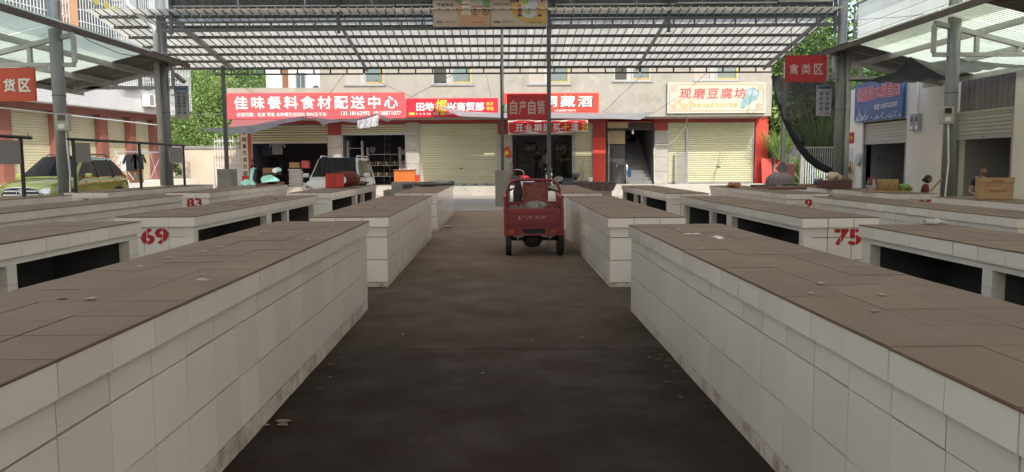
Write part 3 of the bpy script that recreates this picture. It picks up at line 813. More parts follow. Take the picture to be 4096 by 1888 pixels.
MB().blob((.36, YO-.13, 4.0), (.14,.03,.22), 5, .4).build('painted_leaf', mat('painted green leaf', (.10,.20,.12), .6), s3, smooth=True)
beige = mat('weathered beige sign cloth', (.56,.49,.39), .6, var=.08, scale=.9, dirt=((.50,.44,.28),.4,1.2,.56))
s4 = sign('shop_sign', 'weathered beige sign with red characters and a blue millstone over the right shop', (7.84, 3.76), (12.42, 5.16), beige)
text_fit('现磨豆腐坊', (9.95, YO-.112, 4.66), 3.1, .50, ink_signred, s4, bold=.05, shear=.08, spacing=1.25); text_fit('做良心食品 吃放心豆腐', (10.05, YO-.112, 4.12), 2.1, .20, mat('ochre lettering', (.50,.42,.14), .6), s4, bold=.06)
fret = mat('brown fret ink', (.40,.20,.12), .7, var=.05)
m = MB(); yf = YO-.113
m.box((8.25, yf, 5.06), (12.0, yf+.002, 5.085)); m.box((8.25, yf, 3.85), (12.0, yf+.002, 3.875)); m.box((7.92, yf, 4.15), (7.945, yf+.002, 4.78)); m.box((12.3, yf, 4.15), (12.325, yf+.002, 4.78))
for cx in (8.1, 12.15):
    for cz in (4.9, 4.0):
        for q in (.16, .10, .04):
            for a, b in (((cx-q, cz-q), (cx+q, cz-q+.02)), ((cx-q, cz+q-.02), (cx+q, cz+q)), ((cx-q, cz-q+.02), (cx-q+.02, cz+q-.02)), ((cx+q-.02, cz-q+.02), (cx+q, cz+q-.02))): m.box((a[0], yf, a[1]), (b[0], yf+.002, b[1]))
m.build('fret_border', fret, s4)
teal = mat('teal millstone ink', (.22,.35,.38), .6, var=.2, scale=6)
pl = [(-.35,.1),(-.3,.35),(-.1,.5),(.2,.48),(.4,.35),(.45,.05),(.3,-.2),(.05,-.3),(-.2,-.5),(-.45,-.75),(-.62,-.7),(-.55,-.3)]
MB().prism(pl, (11.75, YO-.111, 4.52), (.85,0,0), (0,0,.8), -.004).build('millstone_print', teal, s4)
MB().prism([(-.32,.12),(-.25,.3),(0,.38),(.28,.3),(.36,.1),(.2,0),(-.15,0)], (11.75, YO-.1165, 4.54), (.85,0,0), (0,0,.8), -.003).build('millstone_print', mat('pale teal ink', (.33,.45,.47), .6, var=.1), s4)
m = MB(); q = random.Random(2)
for i in range(26): m.cbox((8.5+q.uniform(-.35,.5), YO-.1125-.0006*i, 4.1+q.uniform(-.25,.3)), (.13,.003,.10), 0, 0, q.uniform(0,3))
m.build('soybean_print', mat('soybean ink', (.52,.40,.24), .6, var=.3, scale=9), s4)
# cloth banner under the wine shop sign
bn = thing('cloth_banner', 'red cloth banner with white edge and white and yellow characters over the wine shop door', 'banner', (2.3, 36.1, 2.85))
bm = mat('red banner cloth', (.66,.03,.03), .6, var=.08, scale=2)
def wav(x, z): return 36.12 + .025*math.sin(x*5+z*3) + .015*math.sin(x*11-z*7)
def zedge(f, top): return (3.49 if top else 2.83+.10*f) + .02*math.sin(f*9)
rows = [[(.46+3.72*i/40, wav(.46+3.72*i/40, j), zedge(i/40, False)+(zedge(i/40, True)-zedge(i/40, False))*j/8) for i in range(41)] for j in range(9)]
MB().grid(rows).build('cloth', mat('white banner hem', (.72,.68,.64), .7, var=.05), bn, smooth=True)
rows = [[(.50+3.63*i/40, wav(.50+3.63*i/40, j)-.012, zedge(i/40, False)+.05+(zedge(i/40, True)-.03-zedge(i/40, False)-.05)*j/8) for i in range(41)] for j in range(9)]
MB().grid(rows).build('cloth_face', bm, bn, smooth=True)
for i, ch in enumerate('开业期间买十送五'):
    cx = .98 + i*.432
    text_fit(ch, (cx, 36.055, 3.13+.04*i/7), .34, .36, ink_yellow if ch in '十五' else ink_white, bn, bold=.07)
# upright plaque on the left pier
pq = thing('plaque', 'narrow white upright plaque with black characters on the far left pier', 'sign', (-12.16, 37.4, .9))
box('board', mat('ivory plaque', (.66,.60,.50), .5, var=.05), (-12.36, YW-.11, .98), (-12.04, YW-.06, 3.3), pq)
for i, ch in enumerate('食尚餐饮俱乐部'): text_fit(ch, (-12.2, YW-.112, 3.05-i*.325), .21, .24, ink_black, pq, bold=.05)

# ================================================================ goods in and before the shops
sack_m = mat('white woven sack', (.58,.57,.55), .8, var=.12, scale=5, bump=.3, bscale=12)
for i in range(8):
    o = MB().cbox(((-9.85+rnd.uniform(-.03,.03)), 37.62, ZP+.065+i*.105), (.62,.42,.10), rnd.uniform(-.06,.06)).build('rice_sack', sack_m, bevel=.04)
    tag(o, 'white sack in the stack before the dark left shop, %s' % ['lowest of eight','second from the bottom','third from the bottom','fourth from the bottom','fourth from the top','third from the top','second from the top','topmost of eight'][i], 'sack', 'stacked white sacks')
def carton(name, label, c, s, m_=cardboard, rz=0, tape=True, cat='box'):
    t = thing(name, label, cat, (c[0], c[1], c[2]-s[2]/2))
    MB().cbox(c, s, rz).build('body', m_, t, bevel=.008)
    if tape: MB().cbox((c[0], c[1], c[2]+s[2]/2+.002), (s[0]*1.002, .05, .004), rz).build('tape', mat('packing tape', (.50,.36,.20), .35), t)
    return t
carton('cardboard_box', 'brown carton lying on top of the white sacks', (-9.87, 37.62, ZP+1.03), (.46,.36,.26))
carton('cardboard_box', 'red and white carton on the sacks beside the brown one', (-9.38, 37.75, ZP+1.06), (.36,.34,.36), mat('red white carton', (.55,.10,.09), .6))
carton('cardboard_box', 'upper brown carton behind the turquoise scooter', (-11.3, 38.2, ZP+.78), (.5,.4,.24)); carton('cardboard_box', 'lower brown carton behind the turquoise scooter', (-11.28, 38.2, ZP+.5), (.54,.42,.27))
st = thing('wooden_stand', 'low wooden stand carrying cartons behind the scooter', 'stand', (-11.28, 38.2, ZP))
MB().cbox((-11.28, 38.2, ZP+.33), (.7,.5,.05)).build('top', wood, st)
for sx in (-1,1):
    for sy in (-1,1): MB().cbox((-11.28+sx*.3, 38.2+sy*.2, ZP+.155), (.05,.05,.30)).build('leg', wood, st)
carton('wooden_crate', 'small brown crate standing right of the scooter wheel', (-10.85+.35, 37.3, ZP+.12), (.34,.3,.24), wood, .2, False, 'crate')
# clothes hanging inside the left shop
def garment(label, cx, y, ztop, w, h, m_, sleeve=.16):
    t = thing('hanging_shirt', label, 'shirt', (cx, y, ztop-h))
    pl = [(-w*.16,0),(-w/2,-.06),(-w/2-sleeve,-.34),(-w/2-sleeve*.4,-.40),(-w/2+.02,-.22),(-w*.46,-h),(w*.46,-h),(w/2-.02,-.22),(w/2+sleeve*.4,-.40),(w/2+sleeve,-.34),(w/2,-.06),(w*.16,0),(0,-.05)]
    MB().prism(pl, (cx, y, ztop), (1,0,0), (0,0,1), .045).build('cloth', m_, t, bevel=.015)
    MB().tube([(cx-w*.4, y-.02, ztop-.07), (cx, y-.02, ztop+.06), (cx+w*.4, y-.02, ztop-.07)], .008, 6).build('hanger', steel_dark, t)
    return t
garment('dark blue shirt hanging inside the left shop', -11.35, 38.3, 2.75, .5, .8, mat('navy cloth', (.025,.03,.07), .9, var=.1)); garment('grey shirt hanging inside the left shop', -10.85, 38.2, 2.72, .55, .72, mat('grey cloth', (.24,.24,.25), .9, var=.1))
# shelving with jars in the second shop
def rack(label, x0, x1, y, zs, m_, d=.4, jars=True, jm=None, group='shop shelving'):
    t = thing('shelf_rack', label, 'shelf', ((x0+x1)/2, y, ZP), group)
    for z in zs: box('shelf', m_, (x0, y, z-.025), (x1, y+d, z), t)
    for x in (x0, x1):
        for yy in (y+.01, y+d-.05): box('upright', m_, (x-.03, yy, ZP), (x+.03, yy+.04, zs[-1]+.35), t)
    return t
rk_m = mat('pale grey rack', (.40,.41,.42), .5, .2, var=.06)
rack('pale grey shelf rack by the left edge of the second shop', -7.45, -6.75, 38.3, [1.0, 1.75, 2.3], rk_m); rack('long pale grey shelf rack with jars behind the white van', -6.6, -5.0, 39.0, [.9, 1.45, 2.0], rk_m); rack('pale grey shelf rack with jars at the right of the second shop', -4.95, -4.52, 39.0, [.9, 1.45, 2.0], rk_m)
jar_mesh = MB().lathe([(.045,0),(.055,.02),(.055,.13),(.04,.16),(.04,.19)], (0,0,0), 10).mesh('jar', mat('brown glass jar', (.16,.085,.05), .25, var=.2, scale=5)); jar_mesh.shade_smooth()
jar_pale = MB().lathe([(.045,0),(.055,.02),(.055,.13),(.04,.16),(.04,.19)], (0,0,0), 10).mesh('jar', mat('pale jar', (.45,.42,.38), .3, var=.2, scale=5)); jar_pale.shade_smooth()
for row, z in (('upper', 1.45), ('lower', .9)):
    for i in range(11):
        o = mesh_obj('jar', jar_mesh if i % 3 else jar_pale, None, (-6.5+i*.14, 39.1, z)); tag(o, 'small jar on the %s shelf of the long rack behind the van' % ('middle' if z > 1 else 'lower'), 'jar', 'jars on the long rack')
for i in range(3):
    o = mesh_obj('jar', jar_pale, None, (-4.88+i*.15, 39.1, 1.45)); tag(o, 'pale jar on the rack at the right of the second shop', 'jar', 'jars on the right rack')
carton('cardboard_box', 'small brown carton on top of the right shelf rack', (-4.75, 39.2, 2.11), (.32,.3,.22))
ld = thing('step_ladder', 'small aluminium ladder leaning on the back wall of the second shop', 'ladder', (-6.05, 42.2, 2.0))
for sx in (-.17,.17): MB().bar((-6.05+sx, 41.9, ZP), (-6.05+sx*.8, 42.4, 3.1), .05,.03).build('rail', steel_light, ld)
for i in range(6): MB().bar((-6.22, 41.95+i*.09, 1.0+i*.38), (-5.88, 41.95+i*.09, 1.0+i*.38), .04,.03).build('rung', steel_light, ld)
fan = thing('table_fan', 'small round fan on the long rack in the second shop', 'fan', (-6.35, 39.15, 2.0))
MB().lathe([(.16,-.03),(.17,0),(.16,.03)], (-6.35, 39.12, 2.22), 18, 'y').build('cage', steel_dark, fan); MB().tube([(-6.35,39.14,2.0),(-6.35,39.14,2.1)], .025, 8).build('stem', steel_dark, fan)
dk = thing('desk', 'orange wooden desk standing in front of the second shop', 'desk', (-4.55, 37.0, ZP))
ow = mat('orange veneer', (.52,.145,.03), .4, var=.12, scale=2, stretch=(1,1,6))
box('top', mat('dark desk top', (.22,.09,.04), .4), (-5.0, 36.75, 1.19), (-3.95, 37.25, 1.24), dk); box('front_panel', ow, (-4.95, 36.8, ZP+.02), (-4.02, 36.84, 1.19), dk); box('side_panel', ow, (-4.98, 36.8, ZP), (-4.95, 37.2, 1.19), dk); box('side_panel', ow, (-4.02, 36.8, ZP), (-3.99, 37.2, 1.19), dk)
m = MB()
for i in range(6): m.cbox((-4.7+i*.12, 36.95, 1.255+.008*(i%2)), (.11,.16,.02), i*.7)
m.build('papers', white_paint, dk)
# wine shop: dark shelves with ceramic jars
wk_m = mat('dark wood rack', (.035,.028,.026), .6, var=.2)
rack('dark shelf rack at the left inside the wine shop', 1.0, 2.0, 40.6, [1.0, 1.55, 2.1], wk_m, .45, group='wine shop racks'); rack('dark shelf rack at the right inside the wine shop', 2.95, 3.6, 40.6, [1.0, 1.55, 2.1], wk_m, .45, group='wine shop racks')
urn = MB().lathe([(.10,0),(.16,.06),(.17,.2),(.12,.3),(.07,.33),(.09,.37),(.10,.42)], (0,0,0), 14).mesh('urn', mat('pale ceramic urn', (.34,.33,.32), .3, var=.5, scale=14)); urn.shade_smooth()
lid = MB().lathe([(.12,0),(.12,.05),(.05,.09)], (0,0,.42), 12).mesh('lid', mat('black cloth lid', (.02,.02,.022), .8))
for i, x in enumerate((1.55, 1.85, 3.08, 3.33, 3.55)):
    o = mesh_obj('wine_urn', urn, None, (x, 40.8, 2.1)); mesh_obj('lid', lid, o); tag(o, 'ceramic urn with black lid, %s on the wine shop shelves' % ['first from the left','second from the left','third from the left','fourth from the left','rightmost'][i], 'urn', 'urns in the wine shop')
cf = thing('ceiling_fan', 'small ceiling fan inside the wine shop', 'fan', (2.0, 40, 3.1))
MB().tube([(2.0,40,3.46),(2.0,40,3.2)], .02, 6).build('rod', steel_dark, cf); MB().lathe([(.02,3.22),(.09,3.18),(.09,3.12),(.02,3.1)], (2.0,40,0), 12).build('motor', steel_light, cf)
for i in range(3): MB().cbox((2.0+.3*math.cos(i*2.1+.4), 40+.3*math.sin(i*2.1+.4), 3.14), (.5,.11,.012), i*2.1+.4).build('blade', steel_light, cf)
# mahogany chair with red cushion at the wine shop door
ch = thing('armchair', 'reddish wooden chair with pale armrests by the wine shop door', 'chair', (1.0, 36.9, ZP))
cw = mat('mahogany', (.13,.030,.022), .35, var=.2)
box('seat', cw, (.62, 36.8, ZP+.40), (1.2, 37.3, ZP+.46), ch); MB().cbox((.70, 37.05, ZP+.78), (.06,.5,.66), 0, 0, -.12).build('backrest', cw, ch, bevel=.03)
for xx, yy in ((.68,36.85),(1.15,36.85),(.68,37.25),(1.15,37.25)): box('leg', cw, (xx-.025, yy-.025, ZP), (xx+.025, yy+.025, ZP+.40), ch)
for yy in (36.8, 37.28): MB().tube([(.72, yy, ZP+.74), (1.0, yy, ZP+.76), (1.18, yy, ZP+.68), (1.22, yy, ZP+.42)], .022, 8).build('armrest', chrome, ch, smooth=True)
b2 = thing('bucket', 'white plastic bucket before the narrow shutter', 'bucket', (4.38, 37.0, ZP)); MB().lathe([(.11,0),(.14,.3),(.15,.32),(.15,.34)], (4.38, 37.0, ZP), 16).build('body', white_paint, b2, smooth=True); MB().tube([(4.25,37,ZP+.33),(4.3,36.93,ZP+.2),(4.46,36.93,ZP+.2),(4.51,37,ZP+.33)], .008, 6).build('handle', steel_dark, b2)
pt = thing('potted_cactus', 'tall thin cactus in a dark blue pot before the narrow shutter', 'plant', (4.02, 37.0, ZP))
MB().lathe([(.20,0),(.26,.1),(.24,.16),(.12,.2)], (4.02, 37.0, ZP), 16).build('pot', mat('dark blue glaze', (.06,.075,.11), .25), pt, smooth=True)
cac = mat('pale cactus', (.30,.29,.17), .7, var=.2)
for a, b in ((-.06,.75),(.02,1.0),(.06,.55)): MB().tube([(4.02+a*.3, 37, ZP+.18), (4.02+a, 37, ZP+.2+b*.6), (4.02+a*1.4+.03, 37, ZP+.18+b)], [.035,.03,.012], 7).build('stem', cac, pt)
# red paper ornament on the pier by the wine shop
pa = thing('paper_ornament', 'red and gold paper ornament on the pier left of the wine shop', 'ornament', (.33, 37.4, 1.9)); q = random.Random(4)
rp = mat('red paper', (.62,.05,.03), .6, var=.2, scale=12); m = MB()
for i in range(34): a = q.uniform(0, 6.28); r_ = q.uniform(.05,.26); m.cbox((.40+r_*math.cos(a), 37.40-q.uniform(0,.03), 2.0+r_*math.sin(a)), (.12,.012,.07), 0, 0, q.uniform(0,3))
m.build('fringe', rp, pa); MB().lathe([(.11,0),(.11,.02)], (.40, 37.34, 2.0), 16, 'y').build('centre', ink_yellow, pa); box('hanger', ink_yellow, (.36, 37.4, 2.25), (.44, 37.42, 2.32), pa)
# leaning boards right of the right pier
for i, (x, lab, m_) in enumerate(((12.95, 'wide red board leaning against the right pier', red_wall), (13.45, 'narrow red board leaning right of the pier', red_wall))):
    tag(MB().cbox((x, 37.05, ZP+.62), (.34 if i else .5, .04, 1.25 if i else 1.2), 0, -.18, .16*i).build('leaning_board', m_), lab, 'board')
tag(MB().cbox((13.25, 36.98, ZP+.6), (.06,.05,1.3), 0, -.18, .22).build('leaning_plank', wood), 'thin plank leaning between the two red boards', 'plank')

# ================================================================ left row of shops
P1, DL = Vector((-15.25, 35.0, 0)), Vector((-.157, -.9876, 0))       # far corner, direction towards the camera
NL = Vector((.9876, -.157, 0))                                       # faces the hall
left = thing('side_shop_building', 'white tiled building with maroon pillars and closed cream shutters behind the green car', 'building', (-16.2, 30, .8))
def lbox(name, m_, t0, t1, d0, d1, z0, z1, parent=None):
    m = MB(); c = [P1 + DL*t + NL*d for t, d in ((t0,d0),(t1,d0),(t1,d1),(t0,d1))]
    return m.add([(p.x,p.y,z0) for p in c]+[(p.x,p.y,z1) for p in c], [(0,1,2,3),(7,6,5,4),(4,5,1,0),(5,6,2,1),(6,7,3,2),(7,4,0,3)]).build(name, m_, parent or left)
ZB = .88
lbox('plinth', white_wall, -1.6, 18, -4, 1.0, -.1, ZB)
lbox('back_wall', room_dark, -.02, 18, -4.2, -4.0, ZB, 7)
pil = [(-.02, .34), (1.62, 2.0), (3.44, 3.87), (5.76, 6.38), (8.42, 8.9), (11.2, 11.6), (14, 14.4)]
for a, b in pil: lbox('pillar', brown_red, a, b, -.4, .03, ZB, 3.52)
lbox('beam', brown_red, -.02, 18, -.4, .05, 3.53, 3.74)
for (a0, a1), (b0, b1) in zip(pil, pil[1:]):
    sh = lbox('roller_shutter', guide_steel, a1, b0, -.30, -.24, 3.46, 3.52)
    n = 26
    w = b0-a1; mm = MB(); prof = [(0,0),(.016,.012),(.02,.05),(.016,.086),(0,.098)]
    c0, c1 = P1+DL*a1, P1+DL*b0
    mm.grid([[tuple(c0+NL*(d-.26)+Vector((0,0,z))) for d, z in prof], [tuple(c1+NL*(d-.26)+Vector((0,0,z))) for d, z in prof]])
    me = mm.mesh('slat', shutter_cream)
    for i in range(n): mesh_obj('slat', me, sh, (0,0,ZB+.02+i*.099))
lbox('wall', tile_wall, -1.55, 18, -4, .62, 3.745, 4.62)
lbox('wall', tile_wall, -.02, 18, -4, .40, 4.625, 10.5)
lbox('stripe', mat('orange wall stripe', (.60,.34,.20), .7, var=.06), 5.97, 6.42, .402, .9, 4.63, 10.5)
lbox('corner_bay', mat('pale blue bay wall', (.42,.47,.50), .6, var=.05), 2.3, 3.25, .402, .8, 4.63, 10.5)
m = MB()                                                    # mosaic courses
for i in range(9): 
    z = 3.80+i*.095
    a, b = P1+DL*-1.5+NL*.6235, P1+DL*18+NL*.6235; m.add([(a.x,a.y,z),(b.x,b.y,z),(b.x,b.y,z+.008),(a.x,a.y,z+.008)], [(0,1,2,3)])
o = m.build('mosaic_joints', mat('mosaic joint', (.45,.45,.44), .8), left); o['kind'] = 'stuff'
bar_white = mat('white window bars', (.66,.68,.70), .45, .1, var=.05)
def grille(t0, t1, z0, z1, d, parent, step=.14, hor=3):
    g_ = lbox('window', glass, t0, t1, .405, .42, z0+.05, z1-.05, parent)
    m = MB(); n = int((t1-t0)/step)
    for i in range(n+1):
        p = P1+DL*(t0+(t1-t0)*i/n)+NL*d
        m.bar((p.x,p.y,z0), (p.x,p.y,z1), .022, .022)
    for j in range(hor+1):
        z = z0+(z1-z0)*j/hor; a, b = P1+DL*t0+NL*d, P1+DL*t1+NL*d; m.bar((a.x,a.y,z), (b.x,b.y,z), .03, .03)
        for tt in (t0, t1):
            a, b = P1+DL*tt+NL*d, P1+DL*tt+NL*.42; m.bar((a.x,a.y,z), (b.x,b.y,z), .03, .03)
    return m.build('security_grille', bar_white, g_)
grille(.05, 1.5, 4.66, 5.75, .85, left); grille(1.7, 3.6, 4.72, 5.9, .85, left); grille(3.7, 5.9, 5.0, 6.2, .85, left); grille(6.6, 8.4, 5.0, 6.2, .85, left); grille(3.3, 5.9, 6.35, 8.9, .95, left, .15, 6); grille(6.5, 9.4, 6.35, 8.3, .95, left, .15, 4); grille(9.8, 12.4, 6.35, 8.3, .95, left, .15, 4); grille(.9, 2.2, 7.3, 9.0, .85, left, .14, 3); grille(-1.4, -.2, 4.0, 5.95, .85, left, .12, 5)
ac = thing('air_conditioner', 'white outdoor air conditioner on the left white tiled wall', 'air conditioner', P1+DL*1.6+NL*.8+Vector((0,0,4.1)))
a = P1+DL*1.22+NL*.66; b = P1+DL*2.02+NL*.66
lbox('casing', white_paint, 1.2, 2.03, .66, .98, 3.98, 4.50, ac)
ctr = P1+DL*1.45+NL*.985
MB().add([tuple(ctr+DL*(.2*math.cos(k*.3927))+Vector((0,0,4.24+.2*math.sin(k*.3927)))) for k in range(16)], [tuple(range(16))]).build('fan_opening', mat('pale fan grille', (.5,.5,.5), .6), ac)
for i in range(8): lbox('vent_slot', steel_dark, 1.72, 1.98, .981, .984, 4.05+i*.052, 4.08+i*.052, ac)
for tt in (1.3, 1.92): 
    a = P1+DL*tt+NL*.64; b = P1+DL*tt+NL*1.0; MB().bar((a.x,a.y,3.97), (b.x,b.y,3.97), .03, .03).build('bracket', steel_light, ac)
ledm = mat('white light tube casing', (.85,.85,.84), .4, var=.02)
tag(MB().tube([(-11.736, 18, 2.883), (-12.413, 19.6, 2.961), (-14.834, 34, 3.257)], .022, 6).build('light_tube', ledm), 'long thin white tube hanging before the left shutters', 'light tube')
# far block of flats above it
gm_ = mat('gilt roundel', (.55,.46,.12), .4, .4, var=.1)
for tt, zz in ((5.07, 7.68), (4.48, 7.6), (3.87, 7.56)):
    c_ = P1+DL*tt+NL*1.0; MB().add([tuple(c_+DL*(.16*math.cos(k*.3927))+Vector((0,0,zz+.17*math.sin(k*.3927)))) for k in range(16)], [tuple(range(16))]).build('roundel', gm_, left, solid=.02)
flats = thing('apartment_block', 'tall pale apartment block with barred windows far behind the left shops', 'building', (-26, 48, 0))
fl_w = mat('pale tiled flats wall', (.44,.45,.47), .6, var=.06, scale=.5, streak=(1.5,.2,(.45,.45,.44)))
box('wall', fl_w, (-42, 45, 0), (-21.3, 56, 22), flats); box('stripe', mat('orange wall stripe', (.66,.36,.20), .7, var=.06), (-24.9, 44.86, 0), (-24.0, 45.0, 22), flats)
def fgrille(x0, x1, z0, z1, parent):
    w = box('window', glass, (x0, 44.97, z0), (x1, 45.02, z1), parent); m = MB()
    n = int((x1-x0)/.19)
    for i in range(n+1): x = x0+(x1-x0)*i/n; m.bar((x, 44.4, z0), (x, 44.4, z1), .035, .035)
    for j in range(5):
        z = z0+(z1-z0)*j/4; m.bar((x0, 44.4, z), (x1, 44.4, z), .05, .05)
        for x in (x0, x1): m.bar((x, 44.4, z), (x, 45, z), .04, .04)
    m.build('security_grille', bar_white, w); box('sill', fl_w, (x0-.1, 44.3, z0-.12), (x1+.1, 45.0, z0-.02), w)
for zz in (5.2, 7.4, 9.3, 11.6):
    for x0, x1 in ((-35, -31.6), (-30.8, -28.4), (-27.6, -25.1), (-23.8, -21.5)): fgrille(x0, x1, zz, zz+1.75, flats)
fl2 = thing('apartment_block', 'pale apartment block with a balcony window beside the far left column', 'building', (-19.5, 54, 0))
box('wall', fl_w, (-25.2, 52, 0), (-20.6, 60, 20), fl2); box('bay', mat('cream bay wall', (.68,.62,.48), .7, var=.06), (-22.4, 51.0, 0), (-20.7, 52, 11.4), fl2)
w = box('window', glass, (-22.2, 50.96, 10.0), (-20.9, 51.0, 11.2), fl2); m = MB()
for i in range(8): m.bar((-22.2+i*.186, 50.8, 10.0), (-22.2+i*.186, 50.8, 11.2), .03,.03)
m.build('security_grille', bar_white, w)
# white house behind the single storey end
wh = thing('white_house', 'white house with small windows and a tiled roof behind the left sign', 'house', (-11, 46, 0))
box('wall', white_paint, (-13.9, 47, 0), (-8.2, 54, 7.6), wh)
for x0, x1, z0, z1 in ((-12.1, -11.5, 5.9, 7.0), (-10.3, -9.0, 6.0, 7.1)):
    f = box('window', frame_grey, (x0, 46.9, z0), (x1, 47.0, z1), wh); box('pane', glass, (x0+.06, 46.88, z0+.06), ((x0+x1)/2-.03, 46.91, z1-.06), f); box('pane', glass, ((x0+x1)/2+.03, 46.88, z0+.06), (x1-.06, 46.91, z1-.06), f)
box('balcony_wall', white_paint, (-8.19, 46, 0), (-6, 52, 6.6), wh); 
MB().prism([(0,0),(7,0),(6.2,.9),(.8,.9)], (-13.6, 46.6, 7.6), (1,0,0), (0,0,1), -.3).build('roof', mat('dull red roof tile', (.28,.10,.07), .8, var=.2, scale=2), wh)
for x in (-12.9, -8.6): box('door', mat('brown shutter door', (.26,.12,.06), .6), (x, 46.93, 5.4), (x+.35, 46.98, 7.2), wh)
ah = thing('air_conditioner', 'small white air conditioner on the white house wall', 'air conditioner', (-11.0, 46.8, 6.0))
box('casing', white_paint, (-11.3, 46.65, 5.75), (-10.55, 46.95, 6.25), ah); MB().lathe([(.18,0),(.2,0),(.2,.02),(.18,.02)], (-10.85, 46.63, 6.0), 14, 'y').build('fan_ring', steel_dark, ah)
ah = thing('air_conditioner', 'grey ventilator box left of the small air conditioner on the white house', 'air conditioner', (-11.8, 46.8, 5.6)); box('casing', steel, (-12.05, 46.7, 5.5), (-11.5, 46.95, 5.85), ah)

# yard wall with gate at the left
yw = thing('yard_wall', 'cream stained yard wall with a coping at the left, before the bushes', 'wall', (-15.5, 40.5, 0))
box('wall', cream_wall, (-22, 40.4, -.1), (-13.05, 40.65, 2.35), yw); box('coping', cement, (-22, 40.34, 2.354), (-13.0, 40.71, 2.5), yw); box('gate_pier', cream_wall, (-11.97+-.95, 39.9, -.1), (-12.35, 40.35, 2.95), yw); box('pier_cap', cement, (-13.0, 39.82, 2.954), (-12.28, 40.43, 3.1), yw)
gt = thing('yard_gate', 'white barred metal gate left of the cream pier', 'gate', (-14, 39.5, 0))
gm = mat('white gate paint', (.74,.73,.74), .5, var=.06)
x0, x1 = -14.4, -12.95
for z in (.62, 1.35, 1.62, 2.72): MB().bar((x0, 39.6, z), (x1, 39.6, z), .04, .05).build('rail', gm, gt)
for i in range(12): x = x0+(x1-x0)*i/11; MB().bar((x, 39.56, .45), (x, 39.56, 2.95 if i % 2 else 2.85), .025, .025).build('bar', gm, gt)
box('panel', gm, (x0, 39.62, .48), (x1, 39.64, 1.35), gt)
pl = thing('planter', 'low planter box with a small shrub at the foot of the yard wall', 'planter', (-16.3, 38, 0)); box('box', white_wall, (-17.5, 37.8, 0), (-15.0, 38.6, .75), pl)

# ================================================================ right row of shops
XR = 13.5
rs = thing('fish_shop_building', 'off white shop building on the right with two half open grey shutters', 'building', (14, 24, 0))
def rbox(name, m_, y0, y1, z0, z1, d0=0, d1=.3, parent=None): return box(name, m_, (XR+d0, y0, z0), (XR+d1, y1, z1), parent or rs)
g0 = gz(11)-.02
rbox('wall', white_wall, 28.4, 29.85, g0, 4.2); rbox('wall', white_wall, 22.9, 25.4, g0, 4.2); rbox('wall', white_wall, -6, 20.1, g0, 4.2)
rbox('wall', white_wall, 25.4, 28.4, 2.85, 4.2); rbox('end_wall', white_wall, 29.6, 29.85, g0, 4.2, .3, 6)
rbox('pilaster', white_wall, 22.65, 22.9, g0, 4.2, -.12, .3); rbox('pilaster', white_wall, 28.4, 28.65, g0, 2.9, -.05, .3)
mm = mat('rusty ribbed gable sheet', (.20,.185,.185), .55, .3, var=.25, scale=2, streak=(3,.5,(.30,.20,.16)))
for i in range(10):
    y = 20.12+i*.251
    m = MB(); m.grid([[(XR+.1-h, yy, z) for yy, h in ((y,0),(y+.17,0),(y+.19,.035),(y+.23,.035),(y+.25,0))] for z in (2.9, 4.2)]); m.build('ribbed_sheet', mm, rs)
for y0, y1 in ((25.42, 28.38), (20.12, 22.63)):
    sh = rbox('roller_shutter', shutter_grey, y0, y1, 2.84, 2.9, .0, .12); nn = 6
    mm2 = MB(); prof = [(0,0),(-.016,.012),(-.02,.05),(-.016,.094),(0,.106)]
    mm2.grid([[(XR+.05+d, y, z) for d, z in prof] for y in (y0, y1)]); me = mm2.mesh('slat', shutter_grey)
    for i in range(nn): mesh_obj('slat', me, sh, (0,0,2.21+i*.107))
    box('bottom_bar', guide_steel, (XR+.02, y0, 2.10), (XR+.08, y1, 2.21), sh); box('maker_label', mat('blue label', (.10,.30,.50), .5), (XR+.014, (y0+y1)/2-.07, 2.13), (XR+.019, (y0+y1)/2+.07, 2.18), sh)
    for yy in (y0, y1): rbox('guide', guide_steel, yy-.03, yy+.03, g0, 2.9, -.01, .1, sh)
rm_g = mat('dim shop interior wall', (.30,.29,.27), .9, var=.08, scale=1)
for y0, y1 in ((25.42, 28.38), (20.12, 22.63)):
    rbox('room_wall', rm_g, y0-.4, y1+.4, g0, 3.2, 3.6, 3.7); rbox('room_wall', rm_g, y0-.12, y0-.02, g0, 3.2, .3, 3.6); rbox('room_wall', rm_g, y1+.02, y1+.12, g0, 3.2, .3, 3.6); rbox('room_ceiling', rm_g, y0-.02, y1+.02, 3.0, 3.1, .3, 3.6)
bl = thing('shop_sign', 'blue sign with red white-edged characters over the fish shop', 'sign', (XR-.1, 27.2, 2.93))
bs = mat('blue sign cloth', (.035,.095,.26), .45, var=.10, scale=1)
box('board', bs, (XR-.14, 25.5, 2.92), (XR-.04, 28.92, 4.34), bl)
tx = dict(ux=(0,-1,0), uy=(0,0,1))
text_fit('但姐淡水鲜鱼店', (XR-.143, 27.22, 3.92), 3.15, .52, ink_white, bl, bold=.13, depth=.001, **tx); text_fit('但姐淡水鲜鱼店', (XR-.146, 27.22, 3.92), 3.1, .49, mat('sign red', (.60,.03,.04), .5), bl, bold=.05, **tx)
text_fit('电话', (XR-.143, 27.2, 3.40), .38, .20, ink_white, bl, bold=.04, **tx); text_fit('13547123707', (XR-.143, 26.36, 3.40), 1.16, .16, ink_white, bl, bold=.04, **tx)
m = MB(); q = random.Random(8)
for i in range(60):
    y = 25.55+3.3*q.random(); m.cbox((XR-.142-.0003*i, y, 2.97+abs(q.gauss(0,.09))), (.003, q.uniform(.06,.2), q.uniform(.02,.06)), 0, q.uniform(-.8,.8))
m.build('wave_print', mat('pale wave ink', (.42,.50,.58), .5, var=.3, scale=8), bl)
